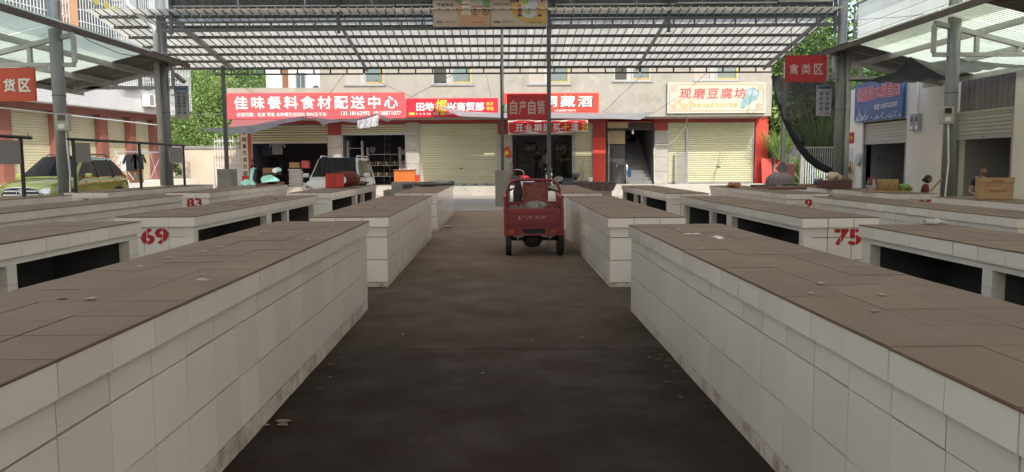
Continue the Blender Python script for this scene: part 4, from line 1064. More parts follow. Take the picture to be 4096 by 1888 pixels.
for y, zz in ((28.55, 3.28), (28.05, 3.27)): MB().prism([(-.04,-.12),(.05,-.14),(.07,.1),(.02,.16)], (XR-.143, y, zz), (0,-1,0), (0,0,1), .003).build('fish_print', mat('pale fish ink', (.35,.36,.34), .5), bl)
mt = thing('meter_pair', 'pair of small electricity meters on the white wall right of the blue sign', 'meter', (XR-.1, 24.75, 2.5))
for yy in (24.62, 24.9): 
    b_ = box('casing', mat('clear grey meter case', (.40,.41,.42), .25, var=.2, scale=12), (XR-.12, yy-.12, 2.45), (XR, yy+.12, 3.0), mt); box('dial', steel_dark, (XR-.124, yy-.07, 2.75), (XR-.121, yy+.07, 2.9), b_); box('terminal', white_paint, (XR-.124, yy-.07, 2.5), (XR-.121, yy+.07, 2.62), b_)
MB().tube([(XR-.04, 24.75, 3.0), (XR-.04, 24.75, 4.2)], .035, 8).build('conduit', white_wall, mt)
notes = [('red_notice','small red certificate with gold writing on the pier left of the fish shop', (.45,.02,.02), 29.35, 2.38, .36, .42), ('paper_notice','white paper notice under the red certificate', (.62,.62,.60), 29.4, 1.72, .38, .55), ('award_card','yellow award card under the paper notice', (.66,.50,.16), 29.4, 1.22, .40, .45)]
for nm, lb, c, y, z, w, h in notes:
    t = thing(nm, lb, 'notice', (XR-.02, y, z)); box('sheet', mat(nm, c, .6, var=.05), (XR-.025, y-w/2, z-h/2), (XR-.003, y+w/2, z+h/2), t)
    if nm == 'red_notice': text_fit('光荣榜', (XR-.027, y, z), .28, .14, ink_yellow, t, ux=(0,-1,0), bold=.03)
    elif nm == 'paper_notice':
        for i in range(5): box('print_line', steel, (XR-.027, y-.14, z+.18-i*.09), (XR-.0255, y+.14, z+.19-i*.09), t)
    else: MB().lathe([(.08,0),(.08,.002)], (XR-.027, y, z+.05), 16, 'x').build('seal', ink_signred, t)
bag = tag(MB().blob((XR-.1, 28.5, 1.55), (.13,.16,.24), 3, .25).build('plastic_bag', mat('white plastic bag', (.66,.67,.66), .4, trans=.3), smooth=True), 'white plastic bag hanging on the pier of the fish shop', 'bag')
bt = random.Random(5)
for i in range(14):
    tag(MB().blob((XR-.18+bt.uniform(-.06,.06), 29.35+bt.uniform(-.25,.2), .35+i*.075), (.07,.10,.06), i, .3, 7, 5).build('wrapped_snack', mat('snack %d' % (i % 4), [(.30,.05,.10),(.10,.25,.06),(.35,.20,.05),(.12,.06,.25)][i % 4], .4)), 'small coloured packet hanging on the rack left of the fish shop', 'packet', 'packets on the hanging rack')
rk = thing('wire_rack', 'wire rack of coloured packets at the left of the fish shop', 'rack', (XR-.15, 29.3, g0))
for yy in (29.05, 29.6): MB().tube([(XR-.16, yy, g0), (XR-.16, yy, 1.5)], .012, 6).build('upright', black_tube, rk)
for zz in (.4,.65,.9,1.15,1.45): MB().tube([(XR-.16, 29.05, zz), (XR-.16, 29.6, zz)], .008, 6).build('hook_bar', black_tube, rk)
# pipes and hose in the first shop
hose = thing('water_tap', 'thin water pipe with a tap on the dim wall inside the fish shop', 'tap', (XR+.6, 27.4, 1.6))
MB().tube([(XR+.5, 28.3, 1.68), (XR+.5, 27.5, 1.7), (XR+.5, 27.45, 2.2)], .02, 6).build('pipe', steel_dark, hose); MB().tube([(XR+.5, 27.45, 1.7), (XR+.45, 27.4, 1.4), (XR+.4, 27.2, 1.2), (XR+.4, 27.1, .9)], .012, 6).build('hose', steel_dark, hose); MB().lathe([(.09,0),(.09,.02)], (XR+.47, 28.2, 1.55), 12, 'x').build('valve_wheel', steel_dark, hose)

# far right fence, gate and dark shed
fc = thing('white_fence', 'white barred metal fence at the right behind the black net', 'fence', (14.6, 34.5, 0))
wf = mat('white fence paint', (.62,.66,.66), .45, var=.08)
x0, x1, yf = 13.75, 16.9, 34.6
for z in (.45, 2.12): MB().bar((x0, yf, z), (x1, yf, z), .05, .06).build('rail', wf, fc)
for i in range(31): x = x0+(x1-x0)*i/30; MB().bar((x, yf-.03, .15), (x, yf-.03, 2.12), .035, .03).build('bar', wf, fc)
for x in (x0-.08, x1): box('post', cement, (x-.09, yf-.1, -.1), (x+.09, yf+.1, 2.2), fc)
shd = thing('plank_shed', 'dark grey upright plank wall between the red pier and the fence', 'shed', (14, 38, 0))
sm = mat('grey weathered plank', (.12,.12,.125), .8, var=.25, scale=2, stretch=(4,4,.4), orand=.25)
for i in range(9): box('plank', sm, (13.2+i*.22, 38.6+.01*(i%2), 0), (13.41+i*.22, 38.64+.01*(i%2), 2.9), shd)

# ================================================================ trees and bushes
def leaves(m, c, rad, n, size, q, squash=1.0, clumps=None, long=1.0):
    cl = clumps or max(6, n//70)
    cs = []
    for _ in range(cl):
        while True:
            p = Vector((q.uniform(-1,1), q.uniform(-1,1), q.uniform(-1,1)))
            if .25 < p.length < 1: break
        cs.append((Vector((c[0]+p.x*rad[0], c[1]+p.y*rad[1], c[2]+p.z*rad[2])), q.uniform(.16,.34)))
    for _ in range(n):
        cc, cr = q.choice(cs)
        p = cc + Vector((q.gauss(0,1)*rad[0], q.gauss(0,1)*rad[1], q.gauss(0,.8)*rad[2]))*cr*.62
        d = Vector((q.gauss(0,1), q.gauss(0,1), q.gauss(-.2,.8))).normalized()
        u = d.cross(Vector((q.gauss(0,1), q.gauss(0,1), q.gauss(0,1)))).normalized()
        s = size*q.uniform(.6,1.4); l = s*1.9*long
        a = p - u*s*.5; b = p + u*s*.5
        k = len(m.v); m.v += [tuple(p), tuple(p+d*l*.5+u*s*.5), tuple(p+d*l), tuple(p+d*l*.5-u*s*.5)]
        m.f.append((k, k+1, k+2, k+3))
def tree(name, label, base, h, rad, n, size, tone, q, trunk=.12, cat='tree', cz=None, group=None):
    t = thing(name, label, cat, base, group)
    base = Vector(base); top = base+Vector((q.uniform(-.3,.3), q.uniform(-.3,.3), h*.8))
    c = base + Vector((0,0, cz if cz else h-rad[2]))
    mid = (base+c)/2+Vector((q.uniform(-.15,.15), 0, 0))
    tm = MB().tube([base-Vector((0,0,.1)), mid, c, c+Vector((0,0,rad[2]*.6))], [trunk, trunk*.8, trunk*.55, trunk*.15], 8)
    for i in range(7):
        a = q.uniform(0, 6.28); s = base.lerp(c, q.uniform(.55, 1.05)); e = c + Vector((math.cos(a)*rad[0]*.7, math.sin(a)*rad[1]*.7, q.uniform(-.3,.6)*rad[2]))
        tm.tube([s, (s+e)/2+Vector((0,0,.12*rad[2])), e], [trunk*.45, trunk*.3, trunk*.08], 6)
    tm.build('trunk', bark, t, smooth=True)
    for i, (mt_, fr) in enumerate(((leaf_mats[max(0,tone-1)], .35), (leaf_mats[tone], .45), (leaf_mats[min(2,tone+1)], .20))):
        m = MB(); leaves(m, c, rad, int(n*fr), size, q)
        m.build('crown', mt_, t)
    return t
tq = random.Random(11)
tree('leafy_tree', 'broad bright green tree left of the long pink sign', (-16.3, 43.0, 0), 6.9, (2.5,1.8,3.1), 16000, .085, 2, tq, .15, group='trees behind the yard wall')
tree('leafy_tree', 'grey green tree with fine leaves just behind the left canopy post', (-16.2, 45.5, 0), 8.6, (2.2,2.0,3.6), 16000, .08, 1, tq, .16, group='trees behind the yard wall')
tree('leafy_tree', 'tall dark green tree at the left behind the vertical plaque', (-19.3, 46.5, 0), 8.6, (2.8,2.0,3.8), 13000, .10, 1, tq, .18, group='trees behind the yard wall')
tree('bush', 'bright bush standing between the cream gate pier and the red plaque pier', (-12.75, 41.4, 0), 3.4, (.85,.9,1.75), 5500, .065, 2, tq, .05, 'bush', group='bushes by the yard wall')
tree('bush', 'light green bush hanging over the cream yard wall', (-16.0, 41.6, 0), 3.7, (2.3,.8,1.3), 7000, .07, 2, tq, .06, 'bush', group='bushes by the yard wall')
tree('bush', 'small potted shrub in the planter before the yard wall', (-16.2, 38.2, .7), 1.3, (.55,.35,.6), 900, .07, 1, tq, .03, 'bush', group='bushes by the yard wall')
tree('leafy_tree', 'dark tree behind the black net at the right', (15.6, 40.5, 0), 9.8, (3.0,2.0,4.6), 17000, .10, 0, tq, .2, group='trees at the right')
tree('leafy_tree', 'tall bright tree seen between the far right column and the canopy', (16.6, 45, 0), 13.0, (3.2,2.4,4.8), 13000, .13, 2, tq, .22, group='trees at the right')
tree('leafy_tree', 'tree with loose leaves above the right canopy edge', (20.5, 40, 0), 11.5, (3.2,2.4,5), 11000, .13, 1, tq, .22, group='trees at the right')
tree('bush', 'glossy broad leaved shrub beside the red right pier', (13.55, 37.9, 0), 4.9, (.75,.6,1.5), 1800, .15, 1, tq, .05, 'bush', group='bushes at the right')
tree('bush', 'light green bush behind the white fence', (15.0, 35.9, 0), 2.0, (1.5,.6,1.0), 3200, .09, 2, tq, .05, 'bush', group='bushes at the right')
# tall reeds beside the pier
def reeds(label, base, n, h, spread, q, droop=.7):
    t = thing('reed_clump', label, 'reeds', base, 'reeds at the right')
    for k in range(3):
        m = MB()
        for _ in range(n//3):
            a = q.uniform(0, 6.28); r0 = abs(q.gauss(0,.12)); L_ = h*q.uniform(.55,1.1); dr = q.uniform(.3,1)*droop
            p = Vector(base)+Vector((math.cos(a)*r0, math.sin(a)*r0, q.uniform(.3,1.0)*h*.35)); d = Vector((math.cos(a)*spread, math.sin(a)*spread*.7, 1)).normalized()
            s = Vector((-math.sin(a), math.cos(a), 0)); w = q.uniform(.012,.028); seg = 6; k0 = len(m.v)
            for i in range(seg+1):
                f = i/seg; ww = w*(1-f**2)+.002
                m.v += [tuple(p-s*ww), tuple(p+s*ww)]
                p = p + d*L_/seg; d = (d + Vector((math.cos(a)*.12*dr, math.sin(a)*.12*dr, -.34*dr*f))).normalized()
            for i in range(seg): m.f.append((k0+2*i, k0+2*i+1, k0+2*i+3, k0+2*i+2))
        m.build('blades', leaf_mats[[1,2,2][k]], t)
    return t
reeds('tall green reeds arching over the red right pier', (13.5, 36.9, 1.35), 170, 1.9, .75, tq); reeds('reeds rising behind the black net', (15.1, 36.2, .8), 150, 2.9, .4, tq, .5); reeds('second clump of reeds behind the net near the fence', (16.2, 35.8, .8), 120, 2.7, .45, tq, .5); reeds('short reeds between the leaning boards and the post', (14.2, 36.0, .7), 80, 1.2, .7, tq, .9)
# wooded slope far behind
m = MB(); q = random.Random(21)
hill = MB()
hill.grid([[(x, y, (0 if y < 58 else (y-58)*.32) + (q.uniform(-.6,.6) if y > 58 else 0)) for x in range(-90, 91, 6)] for y in range(56, 110, 6)])
tag(hill.build('hillside', mat('grassy slope', (.05,.09,.03), .9, var=.3, scale=.5), smooth=True), kind='structure')
for i in range(90):
    x = q.uniform(-60, 60); y = q.uniform(57, 78); leaves(m, (x, y, 2.6+(max(0,y-58))*.32), (2.6,2.0,3.4), 240, .34, q, clumps=9)
tag(m.build('distant_wood', leaf_mats[1]), 'dense green wood on the slope behind the buildings', 'wood', kind='stuff')

# ================================================================ vehicles
def loft(stations, close=True):
    """stations: list of (y, [(halfwidth, z), ...] from sill to centre line top)"""
    m = MB(); rows = []
    for y, pts in stations:
        right = [(w, y, z) for w, z in pts]; lft = [(-w, y, z) for w, z in reversed(pts)]
        rows.append(right + lft[(1 if pts[-1][0] == 0 else 0):])
    m.grid(rows)
    if close:
        k = len(rows[0]); m.f.append(tuple(reversed(range(k)))); n = len(m.v); m.f.append(tuple(range(n-k, n)))
    return m
def wheel(parent, c, r, w, side):
    t = MB().lathe([(r*.62,-w/2),(r*.93,-w/2),(r,-w*.3),(r,w*.3),(r*.93,w/2),(r*.62,w/2)], c, 28, 'x').build('wheel', rubber, parent, smooth=True)
    rm = MB().lathe([(.04,-w*.35),(r*.6,-w*.4),(r*.64,-w*.46),(r*.64,w*.46),(r*.6,w*.4),(.04,w*.35)], c, 24, 'x').build('rim', chrome, t, smooth=True)
    return t
def car(name, label, loc, rz, paint, L, W, zs, kind, glassm):
    t = thing(name, label, 'car' if kind == 'suv' else 'van')
    hw = W/2; trim = mat('black car trim', (.02,.02,.022), .5, var=.1)
    if kind == 'suv':
        st = [(-.02,.55,.50,.60),(.04,.74,.72,.80),(.18,.84,.86,.93),(.55,.90,.95,1.01),(1.25,.905,1.0,1.08),(2.2,.905,1.02,1.08),(3.4,.905,1.04,1.10),(4.05,.89,1.04,1.10),(4.28,.84,.98,1.04),(4.36,.72,.80,.86)]
        cowl, r0, r1, rear, zr, bw, rw, zb = 1.10, 1.98, 3.55, 4.12, 1.68, .83, .60, 1.05
    else:
        st = [(-.02,.62,.46,.55),(.03,.78,.66,.74),(.14,.84,.80,.88),(.45,.86,.90,.97),(.95,.865,.95,1.02),(2.0,.865,.98,1.04),(3.4,.865,1.0,1.06),(4.0,.85,1.0,1.06),(4.12,.82,.95,1.0),(4.16,.75,.85,.9)]
        cowl, r0, r1, rear, zr, bw, rw, zb = .80, 1.52, 3.75, 4.10, 1.75, .82, .66, 1.0
    S = []
    for y, w, zsh, zt in st:
        w = w*hw/.905 if kind == 'suv' else w*hw/.865
        S.append((y, [(w*.90,.24),(w*.985,.34),(w,.55),(w*.995,(zsh+.55)/2),(w*.965,zsh),(w*.80,zt),(w*.4,zt+.025),(0,zt+.03)]))
    body = loft(S).build('body', paint, t, smooth=True, subsurf=1)
    # cabin: roof and pillars
    def cab(y): # roof height and widths along the cabin
        if y <= r0: f = (y-cowl)/(r0-cowl)
        elif y >= r1: f = (rear-y)/(rear-r1)
        else: f = 1
        f = max(0, min(1, f))
        e = f if y < r0 else f**.7
        return zb + (zr-zb)*e, bw, bw+(rw-bw)*e
    ycs = [cowl, cowl+(r0-cowl)*.33, cowl+(r0-cowl)*.66, r0-.06, r0, r0+.12, (r0+r1)/2, r1-.1, r1, r1+(rear-r1)*.4, r1+(rear-r1)*.75, rear]
    C = []
    for y in ycs:
        z, b_, r_ = cab(y)
        C.append((y, [(b_,zb-.04),((b_*.5+r_*.5)+.015,(zb+z)/2),(r_,z-.035),(r_*.85,z),(r_*.4,z+.02),(0,z+.025)]))
    loft(C).build('cabin', paint, t, smooth=True)
    # windscreen
    def pane(nm, pts, m_=glassm, parent=t): return MB().add(pts, [tuple(range(len(pts)))]).build(nm, m_, parent)
    off = .022
    def cpt(y, fx, dz=0): z, b_, r_ = cab(y); return (r_*fx, y-off*.9, z+off+dz)
    rows = []
    for i in range(6):
        y = cowl+.05+(r0-.02-cowl-.05)*i/5; z, b_, r_ = cab(y)
        rows.append([(r_*fx, y-.02, z+.016+.025*(1-fx*fx)) for fx in (-.93,-.6,-.2,.2,.6,.93)])
    MB().grid(rows).build('windscreen', glassm, t, smooth=True)
    for s in (-1, 1):
        nw = 3
        segs = ((cowl+.30, r0+.38), (r0+.46, r1-.28), (r1-.20, rear-.22))
        for a, b in segs:
            def sp(y, f):
                z, b_, r_ = cab(y); zz = zb+.04+(z-.09-zb-.04)*f; ff = (zz-zb)/(z-zb+1e-6)
                return (s*((b_+(r_-b_)*ff)+.02), y, zz)
            n = 6; lo = [sp(a+(b-a)*i/n, 0) for i in range(n+1)]; hi = [sp(a+(b-a)*i/n, 1) for i in range(n+1)]
            MB().grid([lo, hi]).build('side_window', glassm, t)
        for y in ((r0+.42), (r1-.24)):
            z, b_, r_ = cab(y); MB().bar((s*(b_+.012), y, zb), (s*(r_+.014), y, z-.06), .05, .02, (0,1,0)).build('door_pillar', trim, t)
        z, b_, r_ = cab(r0)
        MB().tube([(s*rw*.93, r0+.1, zr), (s*rw*.95, r0+.25, zr+.075), (s*rw*.95, r1-.25, zr+.085), (s*rw*.93, r1-.05, zr)], .022, 8).build('roof_rail', steel_dark if kind == 'suv' else chrome, t, smooth=True)
        mi = MB().cbox((s*(hw+.13), cowl+.42, 1.12), (.22,.10,.15)).build('wing_mirror', paint, t, bevel=.04)
        MB().bar((s*(hw-.06), cowl+.42, 1.06), (s*(hw+.08), cowl+.42, 1.08), .05,.04).build('mirror_arm', trim, mi)
        for y in (r0+.15, r1-.55): MB().cbox((s*(hw+.008), y, .92), (.025,.2,.035)).build('door_handle', chrome, t, bevel=.008)
        m = MB(); m.bar((s*(hw*1.002), .95, .40), (s*(hw*1.002), 3.3, .40), .04, .12); m.build('side_skirt', trim, t)
        for y in (r0-.32, r0+.42, r1-.24): MB().bar((s*(hw*1.001), y, .45), (s*(hw*.968), y, .99), .012, .006, (0,1,0)).build('door_gap', trim, t)
        # lamps
        hl = [(s*hw*.50,-.03,.66),(s*hw*.82,.05,.64),(s*hw*.97,.34,.78),(s*hw*.955,.40,.85),(s*hw*.72,.08,.80),(s*hw*.50,.0,.74)] if kind == 'suv' else [(s*hw*.55,-.045,.62),(s*hw*.86,.03,.60),(s*hw*.985,.22,.72),(s*hw*.95,.30,.90),(s*hw*.78,.06,.80),(s*hw*.55,.0,.70)]
        lp = MB().add([(x*1.012, y-.02, z) for x, y, z in hl], [tuple(range(6)) if s > 0 else tuple(reversed(range(6)))]).build('headlight', mat('headlight glass', (.50,.52,.55), .08, .3, var=.3, scale=25), t)
        MB().lathe([(.055,-.006),(.045,-.012),(.02,-.012)], (s*hw*.80, .045, .725), 14, 'y').build('lamp_ring', chrome, lp)
        wheel(t, (s*(hw-.10), .85 if kind == 'suv' else .62, .33), .33 if kind == 'suv' else .29, .2, s); wheel(t, (s*(hw-.10), 3.45, .33), .33 if kind == 'suv' else .29, .2, s)
        MB().lathe([(.37,-.01),(.42,-.012),(.42,.012),(.37,.01)], (s*(hw-.005), .85 if kind == 'suv' else .62, .34), 22, 'x').build('wheel_arch', trim, t); MB().lathe([(.37,-.01),(.42,-.012),(.42,.012),(.37,.01)], (s*(hw-.005), 3.45, .34), 22, 'x').build('wheel_arch', trim, t)
    # front
    if kind == 'suv':
        gp = [(-.50,.50),(.50,.50),(.56,.60),(.44,.78),(.2,.815),(-.2,.815),(-.44,.78),(-.56,.60)]
        gr = MB().prism(gp, (0, -.03, 0), (1,0,0), (0,0,1), .03).build('grille', glass_dark, t)
        MB().tube([(x*1.02, -.068, z) for x, z in gp+gp[:1]], .016, 6).build('grille_frame', chrome, gr)
        for z, w in ((.61,.50),(.72,.46)): MB().bar((-w,-.068,z),(w,-.068,z),.018,.034).build('grille_bar', chrome, gr)
        MB().tube([(.11*math.cos(a*.3927), -.085, .66+.11*math.sin(a*.3927)) for a in range(17)], .012, 6).build('badge_ring', chrome, gr)
        MB().prism([(-.07,.05),(.02,-.01),(.0,-.06),(.05,.0),(.08,.02)], (0,-.085,.66), (1,0,0), (0,0,1), .012).build('badge_bird', chrome, gr)
        MB().cbox((0,-.05,.36), (1.2,.06,.16)).build('lower_grille', trim, t, bevel=.02); MB().cbox((0,-.10,.44), (.46,.02,.13)).build('number_plate', mat('blue plate', (.02,.06,.30), .4), t)
    else:
        gr = MB().prism([(-.48,.50),(.48,.50),(.52,.58),(.40,.66),(-.40,.66),(-.52,.58)], (0,-.04,0), (1,0,0), (0,0,1), .03).build('grille', trim, t)
        MB().bar((-.5,-.075,.66),(.5,-.075,.66),.02,.03).build('grille_bar', chrome, gr); MB().cbox((0,-.05,.33), (1.1,.06,.14)).build('lower_grille', trim, t, bevel=.02)
    # wipers, dashboard cover
    for x in (-.45,.15): MB().bar((x, cowl+.02, zb+.07), (x+.5, cowl+.10, zb+.13), .012, .012).build('wiper', trim, t)
    t.location = loc; t.rotation_euler = (0,0,rz)
    return t
green_paint = mat('olive green car paint', (.38,.42,.09), .25, .35, var=.03, coat=1.0, spec=.6)
van_paint = mat('pearl white car paint', (.80,.77,.72), .35, .0, var=.02, coat=.35, spec=.4)
car_glass = mat('car glass', (.012,.014,.016), .03, 0, var=.05, spec=.16)
suv = car('parked_car', 'olive green parked SUV with chrome grille behind the left stalls', (-13.32, 21.75, .095), -.03, green_paint, 4.4, 1.82, None, 'suv', car_glass)
sh_ = MB(); rows = []
for i in range(2):
    rows.append([(x, 1.30+.5*i, 1.17+.30*i+.012*math.sin(x*40)) for x in [-.62+1.24*j/60 for j in range(61)]])
o = sh_.grid(rows).build('sun_shade', mat('silver sun shade', (.62,.60,.52), .25, .7, var=.1), None); o.parent = suv
van = car('minivan', 'white minivan parked nose out before the second shop', (-5.80, 26.4, .03), .0, van_paint, 4.2, 1.80, None, 'van', car_glass)

van.scale = (1.05, 1.05, .97)
# ---------------------------------------------------------------- cargo tricycle
tk = thing('cargo_tricycle', 'dark red cargo tricycle seen from behind, standing in the aisle', 'tricycle', (0,0,0))
tred = mat('worn dark red tricycle paint', (.175,.010,.017), .35, 0, var=.18, scale=5, dirt=[((.05,.02,.02),.55,9,.64)], rvar=.1, coat=.2)
tbox = mat('red brown seat panel', (.20,.055,.038), .55, var=.2, scale=4, dirt=((.05,.02,.018),.8,6,.68))
XL, XR_, Y0, Y1 = .08, 1.045, 12.35, 13.72
gx = gz(.56)
tg = MB().box((XL+.05, Y0, .49), (XR_-.05, Y0+.03, .775)).build('tailgate', tred, tk, bevel=.006)
for a in (((XL+.09, Y0-.012, .70), (XR_-.12, Y0, .745)), ((XL+.09, Y0-.012, .525), (XR_-.12, Y0, .555))): MB().box(*a).build('pressed_rib', tred, tg, bevel=.005)
for x0, x1, z0, z1 in ((XL+.09, XR_-.12, .575, .58), (XL+.09, XR_-.12, .685, .69), (XL+.09, XL+.095, .58, .685), (XR_-.125, XR_-.12, .58, .685)): MB().box((x0, Y0-.006, z0), (x1, Y0, z1)).build('panel_edge', tred, tg)
text_fit('广州·五羊', (.55, Y0-.008, .632), .40, .062, mat('pale outline lettering', (.40,.20,.19), .5), tg, bold=0, depth=.002, shear=.12)
MB().prism([(-.02,-.03),(.03,-.03),(.02,-.015),(.008,.0),(.008,.03),(-.008,.03),(-.008,0)], (.325, Y0-.008, .63), (1,0,0), (0,0,1), .003).build('goat_mark', mat('pale outline lettering', (0,0,0)), tg)
for x in (XL, XR_-.05): MB().box((x, Y0-.015, .34), (x+.05, Y0+.045, .79)).build('corner_post', tred, tk, bevel=.006)
rb = MB().box((XL+.05, Y0-.01, .445), (XR_-.05, Y0+.05, .485)).build('rear_beam', tred, tk, bevel=.005)
MB().box((XL, Y0-.03, .335), (XR_, Y0+.0, .365)).build('bumper', tred, tk, bevel=.006)
for x0, x1 in ((XL+.05, XL+.30), (XR_-.30, XR_-.05)):
    MB().box((x0, Y0-.02, .366), (x1, Y0+.02, .444)).build('lamp_panel', tred, tk)
    lx = x0+.03 if x0 < .5 else x1-.16
    MB().box((lx, Y0-.035, .375), (lx+.075, Y0-.02, .43)).build('tail_lamp', mat('amber lamp', (.30,.10,.02), .2, var=.2, scale=20), tk, bevel=.006); MB().box((lx+.08, Y0-.032, .38), (lx+.13, Y0-.02, .425)).build('tail_lamp', mat('red lamp', (.22,.015,.015), .2), tk, bevel=.006)
MB().prism([(.20,0),(.72,0),(.66,.078),(.26,.078)], (XL, Y0+.01, .366), (1,0,0), (0,0,1), -.02).build('rear_opening', glass_dark, tk)
MB().box((XL+.03, Y0+.03, .47), (XR_-.03, Y1, .495)).build('bed_floor', steel_dark, tk)
for x in (XL, XR_-.035): MB().box((x, Y0+.045, .47), (x+.035, Y1, .80)).build('side_panel', tred, tk, bevel=.005)
for x in (XL+.018, XR_-.018):
    r_ = MB().bar((x, Y0+.02, .95), (x, Y1-.05, .965), .05, .035).build('side_rail', tred, tk)
    for i in range(5): y = Y0+.04+i*.31; MB().bar((x, y, .80), (x, y, .935), .03,.03).build('rail_post', tred, r_)
MB().box((XL+.035, Y1-.03, .50), (XR_-.035, Y1, .82)).build('front_panel', tred, tk)
xa, xb, ya = .205, 1.135, 13.78
xa, xb = .15, 1.09
MB().tube([(xa, ya, .5), (xa, ya, 1.02), (xa+.035, ya, 1.12), (xa+.11, ya, 1.185), (xa+.2, ya, 1.2), (xb-.2, ya, 1.2), (xb-.11, ya, 1.185), (xb-.035, ya, 1.12), (xb, ya, 1.02), (xb, ya, .5)], .024, 10).build('head_hoop', tred, tk, smooth=True)
sb = MB().box((.43, ya+.02, .55), (.885, ya+.06, 1.165)).build('seat_back', tbox, tk, bevel=.01)
for x in (.44, .86): MB().box((x-.012, ya-.012, .55), (x+.016, ya+.019, 1.16)).build('seat_frame', tred, sb)
q = random.Random(6)
for x, z in ((.52,1.12),(.75,1.08),(.8,.92),(.5,.95),(.68,.75)): MB().cbox((x, ya+.018, z), (q.uniform(.04,.1), .004, .018), 0, 0, q.uniform(-.2,.4)).build('paint_chip', rubber, sb)
MB().box((.38, 13.9, .42), (.9, 14.3, .72)).build('seat_box', tred, tk); MB().cbox((.64, 14.1, .77), (.5,.38,.10)).build('seat', rubber, tk, bevel=.03)
# steering, front wheel, mirrors
hb = MB().tube([(.20, 14.62, .99), (.30, 14.7, 1.03), (.6, 14.78, .98), (.9, 14.7, 1.03), (1.06, 14.58, .985)], .014, 8).build('handlebar', rubber, tk, smooth=True)
for x0, x1 in (((1.0, 14.62, .995), (1.13, 14.54, .965)), ((.26, 14.66, 1.01), (.16, 14.58, .98))): MB().tube([x0, x1], .02, 8).build('grip', rubber, hb)
MB().cbox((.95, 14.68, 1.0), (.09,.06,.06)).build('switch_box', rubber, hb); MB().bar((.98,14.65,.985), (1.12,14.60,.955), .012,.012).build('brake_lever', rubber, hb)
for s, x0, px, pz in ((-1, .33, .34, 1.215), (1, .88, 1.13, 1.195)):
    mr = MB().tube([(x0, 14.7, 1.03), (x0+(px-x0)*.5, 14.66, 1.10), (px-s*.02, 14.6, pz-.02)], .008, 6).build('mirror_arm', rubber, tk)
    MB().prism([(-.09,-.03),(-.04,-.055),(.06,-.045),(.095,0),(.08,.045),(-.02,.05),(-.08,.03)], (px, 14.6, pz), (s,0,0), (0,0,1), .02*-s).build('mirror_head', steel if s > 0 else steel_dark, mr)
fk = MB().tube([(.62, 14.75, 1.0), (.62, 15.0, .45), (.62, 15.05, .26)], .03, 8).build('front_fork', rubber, tk)
def twheel(c, r, w): 
    t_ = MB().lathe([(r*.66,-w/2),(r*.94,-w/2),(r,-w*.25),(r,w*.25),(r*.94,w/2),(r*.66,w/2)], c, 28, 'x').build('wheel', rubber, tk, smooth=True); MB().lathe([(.03,-w*.3),(r*.68,-w*.35),(r*.68,w*.35),(.03,w*.3)], c, 20, 'x').build('rim', steel_dark, t_)
twheel((.155, 12.62, .262+gx), .27, .095); twheel((1.005, 12.62, .262+gx), .27, .095); twheel((.62, 15.08, .262+gx), .27, .095)
MB().bar((.16, 12.62, .262), (1.0, 12.62, .262), .06, .06).build('axle', rubber, tk); MB().lathe([(.03,-.16),(.10,-.12),(.13,-.05),(.13,.05),(.10,.12),(.03,.16)], (.55, 12.62, .25), 14, 'x').build('differential', rubber, tk)
for x in (.30, .82): MB().bar((x, 12.3, .31), (x, 14.0, .34), .04, .05).build('chassis_rail', steel_dark, tk)
for x in (.22, .93): MB().tube([(x, 12.45, .34), (x, 12.62, .27), (x, 12.9, .34)], .018, 6).build('leaf_spring', steel_dark, tk)
for x in (.24, .30, .36, .78, .84): MB().cbox((x, 12.5, .315), (.035,.03,.035)).build('bolt', steel_light, tk)
MB().tube([(.79, 12.5, .32), (.80, 12.42, .18), (.815, 12.40, .06)], .006, 6).build('dangling_cord', mat('green cord', (.05,.12,.09), .7), tk)
# coat hanging at the left of the seat, sacks in the bed
coat = tag(MB().blob((.345, 14.0, .86), (.085,.10,.33), 4, .35, 14, 12).build('hung_jacket', mat('dark brown jacket cloth', (.045,.032,.036), .9, var=.3, scale=9, bump=.4, bscale=12), smooth=True), 'dark jacket hanging at the left behind the tricycle hoop', 'jacket')
for lab, c, r_, col, sd in (('grey green sack heaped in the tricycle bed', (.60, 12.75, .72), (.19,.25,.14), (.17,.17,.15), 1), ('dark red cloth bundle at the right of the tricycle bed', (.86, 12.7, .69), (.16,.24,.13), (.13,.03,.03), 2), ('brown crumpled sack at the left of the tricycle bed', (.33, 12.72, .66), (.18,.24,.12), (.12,.09,.085), 3)):
    tag(MB().blob(c, r_, sd, .42, 22, 14).build('cloth_sack', mat('sack %d' % sd, col, .9, var=.25, scale=12, bump=.5, bscale=14), smooth=True), lab, 'sack')

# ---------------------------------------------------------------- turquoise scooter
scm = thing('scooter', 'turquoise scooter standing side on before the left shop', 'scooter', (-10.8, 35.2, 0))
turq = mat('turquoise plastic', (.30,.66,.60), .3, var=.04, coat=.5)
YS = 35.2; bz = .0
def sp(poly, y0, th, nm, m_, bev=.02): return MB().prism(poly, (0, y0, 0), (1,0,0), (0,0,1), -th).build(nm, m_, scm, bevel=bev)
sp([(-11.42,.62),(-11.30,.72),(-11.22,1.30),(-11.08,1.42),(-11.02,1.36),(-11.14,.86),(-11.0,.58),(-10.76,.50),(-10.80,.42),(-11.12,.46),(-11.24,.62)], YS-.14, .30, 'leg_shield', turq)
sp([(-11.75,.66),(-11.5,.86),(-11.32,.84),(-11.28,.60),(-11.5,.56)], YS-.08, .16, 'front_fender', turq)
sp([(-10.78,.86),(-10.66,1.0),(-10.3,1.06),(-10.02,.86),(-9.98,.76),(-10.72,.70)], YS-.16, .32, 'rear_body', turq)
sp([(-10.8,.98),(-10.62,1.07),(-10.2,1.14),(-9.85,1.12),(-9.86,1.06),(-10.3,1.03)], YS-.12, .26, 'seat', rubber)
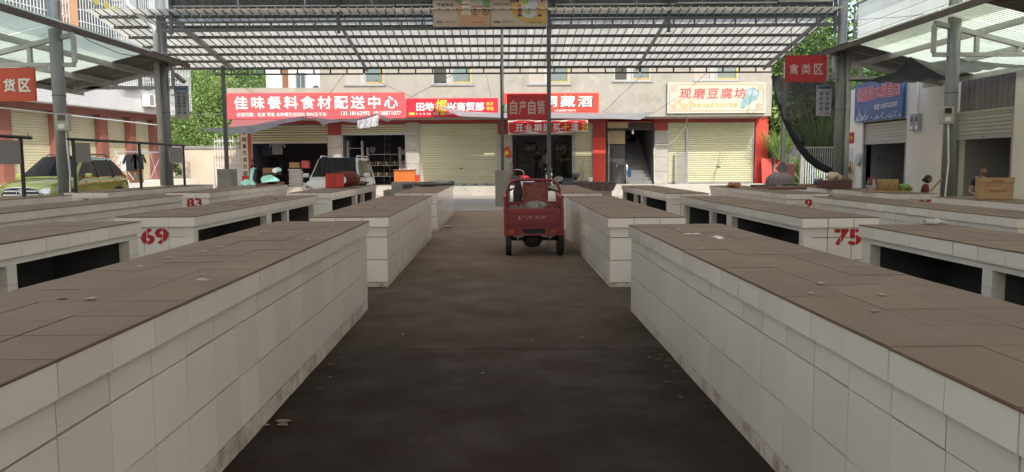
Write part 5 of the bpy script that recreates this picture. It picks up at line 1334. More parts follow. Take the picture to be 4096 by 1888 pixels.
sp([(-11.16,.50),(-10.6,.52),(-10.6,.60),(-11.14,.60)], YS-.13, .26, 'floorboard', rubber, .01)
sp([(-11.16,1.30),(-11.05,1.36),(-10.96,1.0),(-11.06,.72),(-11.12,.80)], YS-.12, .22, 'inner_panel', rubber)
MB().tube([(-11.1, YS-.3, 1.44), (-11.12, YS, 1.42), (-11.1, YS+.3, 1.44)], .02, 8).build('handlebar', rubber, scm)
MB().cbox((-11.12, YS, 1.42), (.18,.26,.14)).build('headset', rubber, scm, bevel=.03)
for s in (-1,1): MB().tube([(-11.1, YS+s*.2, 1.45), (-11.07, YS+s*.24, 1.66)], .008, 6).build('mirror_arm', rubber, scm); MB().lathe([(.02,-.02),(.06,-.01),(.06,.01)], (-11.07, YS+s*.24, 1.70), 12, 'x').build('mirror', rubber, scm)
for x in (-11.48, -10.22):
    w_ = MB().lathe([(.16,-.04),(.23,-.05),(.245,-.02),(.245,.02),(.23,.05),(.16,.04)], (x, YS, .245+.09), 22, 'y').build('wheel', rubber, scm, smooth=True); MB().lathe([(.03,-.04),(.165,-.03),(.165,.03),(.03,.04)], (x, YS, .335), 18, 'y').build('rim', chrome, w_)
MB().tube([(-11.1,YS,1.4),(-11.34,YS,.8),(-11.48,YS,.335)], .03, 8).build('fork', rubber, scm); MB().tube([(-10.05,YS+.14,.62),(-10.22,YS+.14,.335)], .025, 8).build('shock', chrome, scm); MB().bar((-10.2,YS+.2,.09),(-10.35,YS+.2,.4),.03,.03).build('stand', rubber, scm)
hm = thing('helmet', 'pale turquoise helmet with a round white ring on the scooter seat', 'helmet', (-10.0, 35.2, 1.14))
MB().blob((-10.02, YS, 1.27), (.17,.13,.125), 1, .0, 16, 10).build('shell', turq, hm, smooth=True); MB().lathe([(.085,-.01),(.115,-.01),(.115,.012),(.085,.012)], (-10.12, YS-.13, 1.24), 20, 'y').build('ring', white_paint, hm, smooth=True); MB().lathe([(.005,0),(.085,0)], (-10.12, YS-.125, 1.24), 18, 'y').build('lens', glass_dark, hm)
MB().prism([(-.06,.08),(.16,.07),(.12,-.0),(-.04,.02)], (-10.0, YS-.1, 1.25), (1,0,0), (0,0,1), -.2).build('peak', turq, hm, bevel=.02)
# two silver scooters before the wine shop
def moped(label, x, y, m_, rz, lz):
    t = thing('electric_moped', label, 'moped', (0,0,0), 'mopeds by the wine shop')
    prof = [(-.12,-.62,.55),(-.17,-.5,.86),(-.19,-.38,1.0),(-.13,-.30,1.02)]
    MB().prism([(-.62,.50),(-.56,.82),(-.44,1.0),(-.30,1.02),(-.36,.60),(-.2,.42),(-.1,.34),(-.5,.30)], (.13,0,0), (0,1,0), (0,0,1), -.26).build('front_shell', m_, t, bevel=.04)
    MB().prism([(-.15,.30),(.2,.30),(.2,.36),(-.15,.36)], (.13,0,0), (0,1,0), (0,0,1), -.26).build('floorboard', rubber, t); MB().prism([(.1,.40),(.2,.74),(.75,.80),(.85,.66),(.7,.45)], (.15,0,0), (0,1,0), (0,0,1), -.3).build('rear_shell', m_, t, bevel=.05); MB().prism([(.12,.74),(.3,.84),(.8,.86),(.82,.80)], (.13,0,0), (0,1,0), (0,0,1), -.26).build('seat', rubber, t, bevel=.03)
    MB().tube([(-.34,-.36,1.06),(0,-.40,1.02),(.34,-.36,1.06)], .018, 8).build('handlebar', rubber, t); MB().blob((0,-.45,1.02), (.15,.14,.10), 2, .05, 14, 8).build('head_shell', m_, t, smooth=True)
    for s in (-1,1): MB().tube([(s*.2,-.38,1.06),(s*.32,-.4,1.22)], .008, 6).build('mirror_arm', rubber, t); MB().cbox((s*.34,-.4,1.26), (.12,.02,.07), 0,0,s*.2).build('mirror', chrome, t, bevel=.01)
    for yy in (-.5, .62):
        w_ = MB().lathe([(.14,-.04),(.21,-.05),(.22,0),(.21,.05),(.14,.04)], (0,yy,.225), 20, 'x').build('wheel', rubber, t, smooth=True); MB().lathe([(.03,-.04),(.145,-.03),(.145,.03),(.03,.04)], (0,yy,.225), 16, 'x').build('rim', chrome, w_)
    if lz: MB().cbox((0,.78,.98), (.34,.30,.24)).build('top_case', m_, t, bevel=.06)
    t.location = (x, y, gz(x)); t.rotation_euler = (0,0,rz)
silver = mat('silver plastic', (.36,.40,.44), .3, .2, var=.05, coat=.4)
moped('silver moped parked behind the red tricycle hoop', 1.75, 33.2, silver, 1.2, False); moped('dark moped with a silver top box right of the middle post', 2.6, 33.4, mat('black plastic', (.025,.026,.03), .3), -1.9, True)
mtc = thing('red_moped_load', 'red plastic crate of goods behind the tricycle', 'crate', (1.2, 34.6, 0))
box('crate', mat('red plastic crate', (.28,.012,.02), .4, var=.1), (.95, 34.5, 0), (1.35, 34.9, .80), mtc, .02); MB().blob((1.15, 34.7, .86), (.22,.2,.10), 3, .3).build('load', mat('red wrap', (.36,.015,.03), .4), mtc, smooth=True)

# ================================================================ hanging signs, frames, nets and small things
def hall_sign(label, a, b, chars, y, rows=None, m_=None):
    t = thing('hanging_sign', label, 'sign', ((a[0]+b[0])/2, y, a[1]), 'red section signs of the hall')
    box('board', m_, (a[0], y-.02, a[1]), (b[0], y+.02, b[1]), t)
    fr = MB(); e = .018
    for p, q_ in (((a[0],a[1]),(b[0],a[1])), ((a[0],b[1]),(b[0],b[1])), ((a[0],a[1]),(a[0],b[1])), ((b[0],a[1]),(b[0],b[1]))): fr.bar((p[0],y,p[1]), (q_[0],y,q_[1]), .045, e)
    fr.build('frame', m_, t)
    return t
hs_red = mat('red hall sign', (.42,.014,.024), .45, var=.06, scale=1.5, dirt=((.22,.02,.02),.4,3,.6))
hs_or = mat('orange red hall sign', (.56,.075,.035), .45, var=.04, scale=1.5)
pinkish = mat('pale pink lettering', (.52,.40,.36), .6, var=.08, scale=4)
t = hall_sign('dark red sign reading four characters on the middle post', (.285, 2.79), (1.425, 3.505), None, 22.8, m_=hs_red)
for i, ch in enumerate('自产自销'): text_fit(ch, (.45+i*.268, 22.777, 3.13), .215, .42, pinkish, t, bold=.05)
for z in (2.95, 3.35): MB().bar((1.42, 22.82, z), (1.46, 22.84, z), .03, .03).build('clamp', steel_dark, t)
t = hall_sign('red sign reading three characters by the far right column', (8.44, 3.83), (9.62, 4.58), None, 22.75, m_=hs_red)
for i, ch in enumerate('禽类区'): text_fit(ch, (8.67+i*.36, 22.727, 4.19), .27, .31, pinkish, t, bold=.06)
for x in (8.6, 9.45): MB().bar((x, 22.76, 4.58), (x, 22.85, 5.4), .02, .02).build('hanger_rod', steel_dark, t)
t = hall_sign('orange red sign at the left frame edge under the left canopy', (-11.36, 2.95), (-10.25, 3.66), None, 17.45, m_=hs_or)
for i, ch in enumerate('干货区'): text_fit(ch, (-11.13+i*.332, 17.427, 3.29), .262, .29, ink_white, t, bold=.08)
for x in (-11.2, -10.4): MB().bar((x, 17.45, 3.66), (x, 17.5, 3.71), .02, .02).build('hanger_rod', steel_dark, t)
# posters high up at the middle post
pw = mat('beige poster', (.36,.30,.235), .55, var=.05, scale=1)
for k, (x0, x1, lab) in enumerate(((-1.84, -.20, 'beige poster of a figure beside a wheelchair hanging from the far truss'), (-.185, 1.43, 'beige poster of two children hugging a globe hanging from the far truss'))):
    t = thing('poster_panel', lab, 'poster', ((x0+x1)/2, 22.72, 5.45), 'posters on the far truss')
    box('panel', pw, (x0, 22.70, 5.44), (x1, 22.74, 7.1), t)
    fr = MB(); fr.bar((x0,22.72,5.44),(x1,22.72,5.44),.05,.02); fr.bar((x0,22.72,5.44),(x0,22.72,7.1),.05,.02); fr.bar((x1,22.72,5.44),(x1,22.72,7.1),.05,.02); fr.build('frame', steel, t)
    yq = 22.698
    def ink(nm, c): return mat(nm, c, .6, var=.08, scale=6)
    U = dict(ux=(1,0,0), uy=(0,0,1))
    def flat(nm, poly, m_, lay): MB().prism(poly, (x0, yq-.0012*lay, 5.44), (1,0,0), (0,0,1), .001).build(nm, m_, t)
    def disc(nm, c, r, m_, lay, ry=None): flat(nm, [(c[0]+r*math.cos(a*.3927), c[1]+(ry or r)*math.sin(a*.3927)) for a in range(16)], m_, lay)
    blk = ink_black; ivory = ink('ivory ink', (.46,.42,.35))
    if k == 0:
        flat('ground_print', [(.75,.02),(1.62,.02),(1.62,.55),(.62,.66),(.68,.4)], ink('tan ink', (.38,.22,.12)), 1); flat('bush_print', [(.62,.70),(.85,.58),(1.0,.75),(1.0,1.2),(.6,1.2)], ink('green ink', (.13,.20,.07)), 2); flat('bush_print', [(1.38,.62),(1.62,.5),(1.62,1.2),(1.38,1.2)], ink('green ink', (0,0,0)), 2)
        flat('robe_print', [(.80,.34),(1.08,.34),(1.05,.62),(1.08,.9),(1.0,1.2),(.84,1.2),(.79,.9),(.83,.62)], ivory, 3); flat('belt_print', [(.81,.60),(1.06,.60),(1.06,.63),(.81,.63)], blk, 4)
        for cx in (1.20, 1.50):
            disc('wheel_print', (cx, .45), .115, ink('dark wheel ink', (.10,.05,.05)), 3, .14); disc('wheel_print', (cx, .45), .09, ink('tan ink', (0,0,0)), 4, .115)
            for a in range(4): flat('spoke_print', [(cx+.09*math.cos(a*.785)-.006, .45+.115*math.sin(a*.785)), (cx+.09*math.cos(a*.785)+.006, .45+.115*math.sin(a*.785)), (cx-.09*math.cos(a*.785)+.006, .45-.115*math.sin(a*.785)), (cx-.09*math.cos(a*.785)-.006, .45-.115*math.sin(a*.785))], blk, 5)
        disc('body_print', (1.35, .68), .085, ink('grey blue ink', (.24,.30,.31)), 5, .12); flat('skirt_print', [(1.24,.48),(1.42,.48),(1.42,.6),(1.27,.58)], ink('pink ink', (.42,.16,.11)), 5); disc('head_print', (1.36, .86), .06, ink('skin ink', (.42,.29,.20)), 5)
        for cx in (1.27, 1.38): flat('leg_print', [(cx-.02,.36),(cx+.02,.36),(cx+.025,.48),(cx-.025,.48)], ink('skin ink', (0,0,0)), 6)
        text_fit('守望相助', (x0+.34, yq-.002, 6.06), .50, .10, blk, t, bold=.02, depth=.0006, shear=.1); text_fit('文明有礼', (x0+.30, yq-.002, 6.25), .52, .10, blk, t, bold=.02, depth=.0006, shear=.1)
    else:
        flat('ground_print', [(.62,.30),(1.0,.10),(1.6,.05),(1.6,.62),(.55,.66)], ink('ochre ink', (.38,.25,.06)), 1); flat('hill_print', [(.55,.66),(.8,.68),(.9,1.2),(.5,1.2)], ink('maroon ink', (.17,.08,.07)), 2)
        disc('globe_print', (1.10, .56), .25, ink('pale blue ink', (.33,.39,.40)), 3, .34); disc('land_print', (.98,.72), .11, ink('lime ink', (.28,.31,.06)), 4, .12); disc('land_print', (1.06,.40), .085, ink('lime ink', (0,0,0)), 4, .07); disc('eye_print', (1.06,.70), .014, blk, 5, .02); disc('eye_print', (1.15,.74), .014, blk, 5, .02)
        for cx, s, cc in ((.84, 1, (.30,.035,.03)), (1.42, -1, (.42,.24,.05))):
            disc('hair_print', (cx-s*.02, .76), .075, blk, 5, .09); disc('face_print', (cx+s*.02, .71), .055, ink('skin ink', (0,0,0)), 6, .06); flat('dress_print', [(cx-.06,.36),(cx+.06,.36),(cx+.05,.62),(cx-.05,.62)], ink('dress ink %d' % s, cc), 6); flat('arm_print', [(cx+s*.03,.54),(cx+s*.16,.50),(cx+s*.16,.54),(cx+s*.03,.6)], ink('skin ink', (0,0,0)), 7); flat('shoe_print', [(cx-.07,.28),(cx+.05,.28),(cx+.04,.34),(cx-.06,.34)], blk, 6)
        text_fit('就是金山银山', (x0+.32, yq-.002, 6.07), .52, .085, blk, t, bold=.02, depth=.0006, shear=.1); text_fit('绿水青山', (x0+.30, yq-.002, 6.25), .45, .10, blk, t, bold=.02, depth=.0006, shear=.1)
    text_fit('社会主义\n核心价值观', (x0+.17, yq-.002, 5.575), .20, .075, blk, t, bold=.03, depth=.0005); text_fit('富强 文明 自由 公正\n民主 和谐 平等 法治', (x0+.5, yq-.002, 5.575), .34, .07, steel_dark, t, bold=.0, depth=.0005); text_fit('中共宣传部', (x0+1.28, yq-.002, 5.56), .34, .03, blk, t, bold=.02, depth=.0005)
# upright plaques hung from the columns
def plaque(label, cx, y, z0, z1, w, cols, m_, tm):
    t = thing('hanging_plaque', label, 'sign', (cx, y, z0), 'plaques hung from the columns')
    box('board', m_, (cx-w/2, y-.015, z0), (cx+w/2, y+.015, z1), t); box('top_band', mat('blue plaque band', (.06,.13,.25), .5), (cx-w/2+.015, y-.018, z1-.10), (cx+w/2-.015, y-.0155, z1-.02), t)
    n = len(cols[0]); st_ = (z1-z0-.30)/n
    for j, s in enumerate(cols):
        for i, ch in enumerate(s): text_fit(ch, (cx+(.5-j)*w*.40, y-.017, z1-.18-st_*(i+.5)+.02), w*.26, st_*.72, tm, t, bold=.04, depth=.001)
    m = MB(); q_ = random.Random(3)
    for i in range(14): m.cbox((cx+q_.uniform(-.4,.4)*w, y-.017-.0002*i, z0+.05+abs(q_.gauss(0,.03))), (.06,.002,.035), 0,0,q_.uniform(0,3))
    m.build('flower_print', mat('flower print', (.42,.30,.20), .6, var=.5, scale=20), t)
    return t
pq1 = plaque('faded blue upright plaque with two columns of characters, left', -9.36+.0, 23.2, 2.87, 3.82, .41, ('卫生是健康之基','环境是幸福之源'), mat('faded blue plaque', (.25,.29,.31), .5, var=.2, scale=2), ink_black)
plaque('pale blue upright plaque with two columns of characters, right of the net', (9.866, 23.4, 3.197)[0], 23.4, 2.87, 3.78, .45, ('合法经营','诚实守信'), mat('pale blue plaque', (.46,.54,.60), .5, var=.12, scale=2), mat('dark blue ink', (.03,.05,.11), .6))
MB().bar((-9.8, 23.25, 3.83), (-9.15, 23.2, 3.83), .02, .02).build('plaque_arm', steel_dark, pq1)
# meter boxes on the near columns
def meter(label, x, y, z, s):
    t = thing('meter_box', label, 'meter', (x, y, z)); g_ = mat('grey meter plastic', (.42,.42,.40), .5, var=.08)
    MB().cbox((x, y, z+.19), (.30,.14,.38), s*.25).build('casing', g_, t, bevel=.015); MB().cbox((x-.005, y-.078, z+.29), (.16,.012,.12), s*.25).build('window', glass_dark, t); MB().cbox((x-.005, y-.078, z+.10), (.14,.012,.10), s*.25).build('label_plate', white_paint, t)
    MB().tube([(x+.05, y, z), (x+.06, y-.02, z-.4), (x+.09, y-.02, z-.9), (x+.05, y-.02, z-1.5), (x+.03, y-.02, gz(x)+.05)], .018, 8).build('cable', white_paint, t, smooth=True)
meter('grey meter box strapped to the near left column', -9.66, 17.42, 2.28, -.3); meter('grey meter box with white cable on the near right column', 10.08, 17.3, 2.32, .4)
cm = thing('security_camera', 'small grey security camera on the left canopy end', 'camera', (-9.3, 23.1, 4.0))
MB().bar((-9.62, 23.2, 4.05), (-9.45, 23.15, 4.0), .03, .03).build('arm', steel, cm); MB().bar((-9.47, 23.15, 4.14), (-9.18, 22.98, 3.92), .10, .10).build('body', mat('grey brown camera shell', (.20,.17,.15), .5), cm, bevel=.02); MB().bar((-9.50, 23.17, 4.21), (-9.14, 22.96, 3.95), .13, .012).build('hood', steel, cm)
# black tube frames standing on the outer left stalls
def tframe(label, ya, yb, ztop, posts, panels, x=-8.92):
    zt0 = gz(x)+.86; t = thing('display_frame', label, 'frame', (x, (ya+yb)/2, zt0), 'black tube frames on the stalls')
    MB().tube([(x, ya, ztop), (x, (ya+yb)/2, ztop+.008), (x, yb, ztop)], .03, 8).build('top_bar', black_tube, t)
    for y in posts: MB().bar((x, y, zt0), (x, y, ztop-.02), .05, .05).build('post', black_tube, t)
    for y0, y1, h in panels: box('panel', mat('grey panel', (.27,.26,.26), .6, var=.06), (x-.012, y0, ztop-.06-h), (x+.012, y1, ztop-.06), t)
    for y in (ya+.02, yb-.05): MB().bar((x, y, ztop+.02), (x+.0, y-.06, ztop+.09), .008, .008).build('wire_end', black_tube, t)
tframe('black tube frame with a grey panel at the left frame edge', 12.2, 14.95, 2.04, (14.62,), ((13.80, 14.58, .44),))
tframe('long black tube frame with two grey panels on stall 81', 16.2, 22.15, 2.06, (16.4, 19.38, 22.05), ((16.44, 17.05, .42), (21.1, 22.0, .42)))
# laundry rack left by the maroon pillars
lr = thing('laundry_rack', 'folding laundry rack with clothes before the left shutters', 'laundry rack', (-14.3, 29, .1))
c_ = (-14.424, 29.5, 1.626)
MB().tube([(-14.514, 29.5, 2.05), (-13.755, 29.3, 0.965)], .012, 6).build('leg', chrome, lr)
MB().tube([(-14.139, 29.5, 2.048), (-13.661, 29.3, 0.964)], .012, 6).build('leg', chrome, lr)
MB().tube([(-13.745, 29.5, 2.046), (-13.381, 29.3, 0.963)], .012, 6).build('leg', chrome, lr)
MB().tube([(-13.511, 29.5, 2.044), (-13.755, 29.3, 0.965)], .012, 6).build('leg', chrome, lr)
MB().tube([(-13.182, 29.5, 2.042), (-12.867, 29.3, 0.959)], .012, 6).build('leg', chrome, lr)
MB().tube([(-12.713, 29.5, 2.039), (-13.147, 29.3, 0.961)], .012, 6).build('leg', chrome, lr)
MB().tube([(-14.465, 29.4, 2.048), (-12.711, 29.6, 2.003)], .01, 6).build('rail', chrome, lr)
MB().tube([(-14.564, 29.6, 2.033), (-12.798, 29.8, 1.987)], .01, 6).build('rail', chrome, lr)
garment('pale pink shirt on the laundry rack', *(-14.261, 29.4, 1.155)[:2], (-14.219, 29.4, 1.925)[2], .42, .6, mat('pale pink cloth', (.55,.40,.36), .9), .1); garment('white shirt on the laundry rack', *(-14.021, 29.35, 1.154)[:2], (-13.98, 29.35, 1.923)[2], .40, .62, mat('white cloth', (.62,.62,.62), .9), .12); garment('black shirt with white front on the laundry rack', *(-13.792, 29.3, 1.153)[:2], (-13.75, 29.3, 1.958)[2], .46, .66, mat('black cloth', (.02,.02,.022), .9), .12); garment('black jacket on the laundry rack', *(-13.53, 29.3, 1.152)[:2], (-13.488, 29.3, 1.976)[2], .40, .62, mat('black cloth', (0,0,0)), .1)
carton('cardboard_box', 'upright brown carton under the laundry rack', (-13.934, 29.9, 1.097), (.40,.35,.5))

# ---------------------------------------------------------------- awnings and nets
def cloth(name, label, cat, back, front, m_, nu=40, nv=8, sag=.12, wave=.05, seed=1):
    """sheet between two polylines"""
    def samp(pl, f):
        k = f*(len(pl)-1); i = min(int(k), len(pl)-2); a, b = Vector(pl[i]), Vector(pl[i+1]); w = k-i; w = w*w*(3-2*w)*.5+w*.5; return a.lerp(b, w)
    q_ = random.Random(seed); ph = [q_.uniform(0,6.28) for _ in range(4)]; rows = []
    for j in range(nv+1):
        g_ = j/nv; row = []
        for i in range(nu+1):
            f = i/nu; p = samp(back, f).lerp(samp(front, f), g_)
            p.z -= sag*math.sin(math.pi*g_)*(.6+.4*math.sin(f*7+ph[0])); p.y += wave*math.sin(f*23+ph[1]+g_*3)*g_; p.z += wave*.6*math.sin(f*31+ph[2])*g_*(1-g_*.3)
            row.append(p)
        rows.append(row)
    o = MB().grid(rows).build(name, m_, smooth=True)
    return tag(o, label, cat)
net_dark = mat('dark grey shade net', (.055,.057,.065), .8, var=.25, scale=3, alpha=.86)
net_black = mat('black shade net', (.012,.013,.016), .85, var=.25, scale=3, alpha=.88)
aw_grey = mat('grey awning cloth', (.30,.29,.30), .8, var=.12, scale=1.5, trans=.25)
aw_pink = mat('faded maroon awning cloth', (.34,.13,.13), .8, var=.10, scale=1.5, trans=.25)
aw = thing('shop_awning', 'faded maroon awning with a dark net edge under the long pink sign', 'awning', (-9, 34.5, 3))
o = cloth('x', None, None, [(-12.2,35.9,3.58),(-9,35.9,3.58),(-7.2,35.9,3.60)], [(-11.569, 33.2, 3.073), (-10.456, 33.2, 3.14), (-8.91, 33.4, 3.47), (-8.471, 34, 3.588)], aw_pink, seed=2); o.name = 'sheet'; attach(o, aw)
o = cloth('x', None, None, [(-12.602, 33, 3.059), (-11.55, 33.15, 3.092), (-10.438, 33.15, 3.191), (-8.989, 33.3, 3.486), (-8.099, 33.5, 3.599)], [(-12.43, 32.6, 3.009), (-11.406, 32.7, 2.779), (-10.309, 32.7, 2.825), (-9.206, 32.9, 3.171), (-8.098, 33.4, 3.529)], net_dark, seed=3, sag=.03); o.name = 'net_edge'; attach(o, aw)
aw = thing('shop_awning', 'ragged grey net awning with a hanging flap before the second shop', 'awning', (-6, 34.5, 3))
o = cloth('x', None, None, [(-8.102, 33.6, 3.594), (-7.244, 34.6, 3.464), (-6.247, 34.6, 3.525), (-5.272, 34.2, 3.735)], [(-8.034, 33.4, 3.55), (-7.422, 33, 3.156), (-6.847, 33.2, 3.31), (-6.034, 33.4, 3.295), (-5.162, 33.6, 3.504)], net_dark, seed=4, sag=.03); o.name = 'sheet'; attach(o, aw)
o = cloth('x', None, None, [(-6.014, 33.3, 3.364), (-5.586, 33.3, 3.446), (-5.118, 33.4, 3.619)], [(-6.016, 33.2, 3.02), (-5.579, 33.2, 3.06), (-5.135, 33.3, 3.136)], mat('silver grey net flap', (.30,.30,.32), .5, .2, var=.5, scale=14, alpha=.9), 14, 6, .0, .05, 5); o.name = 'flap'; attach(o, aw)
o = cloth('x', None, None, [(-5.271, 34.4, 3.704), (-4.807, 34.6, 3.517), (-4.526, 35, 3.583)], [(-5.14, 33.6, 3.546), (-4.862, 33.8, 3.32), (-4.462, 34.5, 3.509)], net_dark, 14, 4, .02, .03, 6); o.name = 'corner'; attach(o, aw)
aw = thing('shop_awning', 'long pale grey awning stretched from the middle red sign to the staircase', 'awning', (3, 34.5, 3))
o = cloth('x', None, None, [(-3.015, 35.7, 4.251), (-1.635, 35.7, 3.892), (0.085, 35.7, 3.803), (2.384, 35.7, 3.825), (4.688, 35.7, 3.779), (6.535, 35.7, 3.769), (7.233, 35.5, 3.82)], [(-2.984, 35.6, 4.22), (-1.703, 33.6, 3.549), (-0.352, 33.4, 3.466), (2.23, 33.4, 3.42), (4.387, 33.4, 3.397), (6.153, 33.6, 3.356), (7.028, 34.6, 3.717)], aw_grey, 60, 8, .01, .015, 7); o.name = 'sheet'; attach(o, aw)
# black net at the right, hanging in a great curve
o = cloth('shade_net', 'black shade net hanging in a curve between the eave and the far right column', 'net', [(9.37, 26.6, 4.455), (9.87, 26.2, 4.258), (10.311, 25.6, 4.135), (10.882, 25, 4.069)], [(9.362, 26.5, 4.394), (9.625, 25.9, 2.887), (9.963, 25.4, 1.958), (10.397, 25, 1.38), (10.82, 24.6, 1.138)], net_black, 40, 16, .0, .06, 8)
hem = MB().tube([(9.348, 26.46, 4.389), (9.444, 26.1, 3.568), (9.611, 25.86, 2.885), (9.778, 25.6, 2.376), (9.947, 25.36, 1.957), (10.163, 25.15, 1.61), (10.38, 24.96, 1.38), (10.603, 24.8, 1.234), (10.803, 24.56, 1.139)], [.03,.06,.08,.10,.11,.12,.12,.11,.08], 8).build('rolled_hem', mat('black net hem', (.010,.011,.018), .8), None, smooth=True); hem.parent = o
o = cloth('shade_net', 'black shade net slung like a hammock under the right canopy', 'net', [(10.218, 22.6, 3.864), (10.648, 22, 3.819), (10.84, 21, 3.918), (10.846, 20.4, 4.229)], [(10.141, 22.3, 3.811), (10.373, 21, 3.612), (10.555, 19.8, 3.488), (10.644, 18.4, 3.479)], mat('dense black net', (.014,.015,.018), .85, var=.3, scale=4, alpha=.95), 30, 10, .05, .04, 9)
o = cloth('shade_net', 'grey black shade net slung behind the near right column up to the frame edge', 'net', [(10.846, 20.4, 4.229), (11.496, 20.6, 4.097), (12.11, 20.4, 4.185), (12.473, 19.6, 3.964), (13.027, 19, 3.812)], [(10.772, 18.6, 3.5), (11.061, 18.6, 3.558), (11.729, 18.8, 3.656), (12.216, 18.8, 3.743), (12.631, 18.4, 3.681)], mat('dense grey net', (.045,.046,.045), .85, var=.3, scale=4, alpha=.93), 30, 10, .06, .04, 10)
# cords and cables
def cord(label, pts, r=.008, m_=steel_dark, cat='cable'): return tag(MB().tube(pts, r, 5).build('cable', m_), label, cat)
cord('thin cord running down across the pink sign to the awning', [(-9.593, 28.5, 4.487), (-8.842, 31, 3.911), (-8.353, 33.4, 3.552)]); cord('thin cord rising from the awning to the canopy', [(-8.024, 33.5, 3.598), (-6.864, 31, 4.047), (-5.506, 28, 4.68)]); cord('pale cord from the canopy down to the left edge of the red sign', [(-1.624, 28, 4.663), (-3.497, 31, 4.129), (-5.179, 33.8, 3.677)], .012, steel_light); cord('dark cord down to the tip of the grey awning', [(-4.397, 28, 4.499), (-3.609, 32, 4.264), (-3.007, 35.6, 4.243)]); cord('thin cord hanging before the middle red sign', [(-0.407, 28, 4.657), (-0.279, 32, 4.095), (-0.142, 35, 3.759)], .006); cord('cord from the canopy to the awning right of the wine shop sign', [(5.203, 28, 4.632), (4.947, 31.5, 4.178), (4.664, 34.5, 3.723)]); cord('cord from the canopy to the awning tip before the staircase', [(7.551, 28, 4.71), (7.471, 31, 4.271), (7.172, 35.2, 3.801)])
cord('white cable curving down the right shutter to the pier', [(9.125, 37.2, 3.816), (9.104, 37.2, 3.578), (8.99, 37.3, 3.106), (8.537, 37.3, 2.57), (8.2, 37.3, 2.356), (7.58, 37.35, 2.349), (7.534, 37.35, 2.096), (7.575, 37.35, 0.525)], .018, white_paint)
cord('thin wire sagging under the left canopy edge', [(-9.398, 17.6, 4.521), (-9.582, 18.6, 4.421), (-9.855, 20.6, 4.412), (-9.897, 23.1, 4.595)], .01, black_tube); cord('taut wire crossing from the far right column to the near right column', [(10.279, 22.9, 5.611), (10.332, 20, 5.173), (10.113, 17.5, 4.81)], .006)
cord('overhead wires crossing before the left trees', [(-9.985, 24, 3.026), (-11.433, 30, 3.44), (-12.46, 36, 3.856)], .01, steel_light)
cord('thick overhead cable above the right shop', [(14.502, 29.913, 11.226), (13.887, 29.896, 8.352)], .035, black_tube)
cord('thinner overhead cable above the right shop', [(15.177, 29.913, 11.223), (13.75, 29.896, 8.487)], .02, black_tube)
# ---------------------------------------------------------------- things on the stalls
TOPZ = .86
def zt(x): return gz(x)+TOPZ
rc_ = thing('coil_basket', 'red folded fabric coil basket lying on stall 85', 'basket', (-3.988, 19.729, 0.9))
b0 = Vector((-4.22, 20.15, .89)); redc = mat('red net fabric', (.52,.035,.02), .6, var=.12, scale=5); dkr = mat('dark red coil fabric', (.20,.03,.022), .5, var=.3, scale=8)
MB().cbox((b0.x-.03, b0.y-.1, zt(b0.x)+.185), (.48,.03,.36), 0, -.12).build('front_panel', redc, rc_, bevel=.03)
MB().cbox((b0.x-.03, b0.y-.122, zt(b0.x)+.185), (.015,.01,.34), 0, -.12).build('seam', dkr, rc_)
for i in range(7):
    cx = b0.x+.02+i*.035; cy = b0.y+.0+i*.12
    MB().tube([(cx+.25*math.cos(a*.4488), cy+.02*math.sin(a*.9), zt(b0.x)+.21+.19*math.sin(a*.4488)) for a in range(15)], .016, 6).build('coil', dkr, rc_, smooth=True)
rows = []
for i in range(7):
    cx = b0.x+.02+i*.035; cy = b0.y+.0+i*.12
    rows.append([(cx+(.23-.03*(i%2))*math.cos(a*.4488), cy, zt(b0.x)+.21+(.175-.03*(i%2))*math.sin(a*.4488)) for a in range(15)])
MB().grid(rows).build('sleeve', mat('brown red sleeve', (.26,.09,.06), .35, var=.2, scale=6, trans=.2), rc_, smooth=True)
def heap(name, label, c, r_, m_, seed, cat, rough=.35): return tag(MB().blob(c, r_, seed, rough, 18, 10).build(name, m_, smooth=True), label, cat)
gclo = mat('grey folded cloth', (.30,.29,.26), .9, var=.2, scale=6); grn = mat('dark green net', (.06,.075,.06), .9, var=.3, scale=9)
heap('net_pile', 'dark green crumpled net on stall 85 beside the red basket', (-4.05, 22.2, zt(-4)+.05), (.30,.3,.07), grn, 4, 'net')
heap('folded_cloth', 'dark grey folded cloth on the farthest left stall', (-2.02, 21.7, zt(-2)+.055), (.36,.35,.07), mat('dark grey cloth', (.12,.125,.11), .9, var=.2, scale=6), 5, 'cloth', .15); heap('folded_cloth', 'pale grey folded cloth on the farthest left stall', (-1.72, 22.6, zt(-1.7)+.06), (.42,.25,.08), gclo, 6, 'cloth', .15); heap('folded_cloth', 'teal folded cloth at the corner of the farthest left stall', (-1.42, 22.7, zt(-1.4)+.06), (.13,.2,.07), mat('teal cloth', (.03,.12,.14), .8), 7, 'cloth', .15)
bd = thing('wood_bundle', 'small bundle of firewood lying on stall 83', 'firewood', (-6.32, 20.6, zt(-6.3))); q = random.Random(9)
for i in range(12): a = q.uniform(-.15,.15); MB().tube([(-6.42+q.uniform(-.02,.02), 20.55+q.uniform(-.05,.05), zt(-6.6)+.02+q.random()*.05), (-6.20+q.uniform(-.03,.05), 20.7+a, zt(-6.6)+.03+q.random()*.10)], .012, 6).build('stick', wood, bd)
heap('ginger_heap', 'small orange brown heap of roots on stall 93 left end', (6.448, 21.052, 0.86), (.17,.15,.075), mat('orange root skin', (.42,.20,.09), .8, var=.3, scale=14), 8, 'roots', .5)
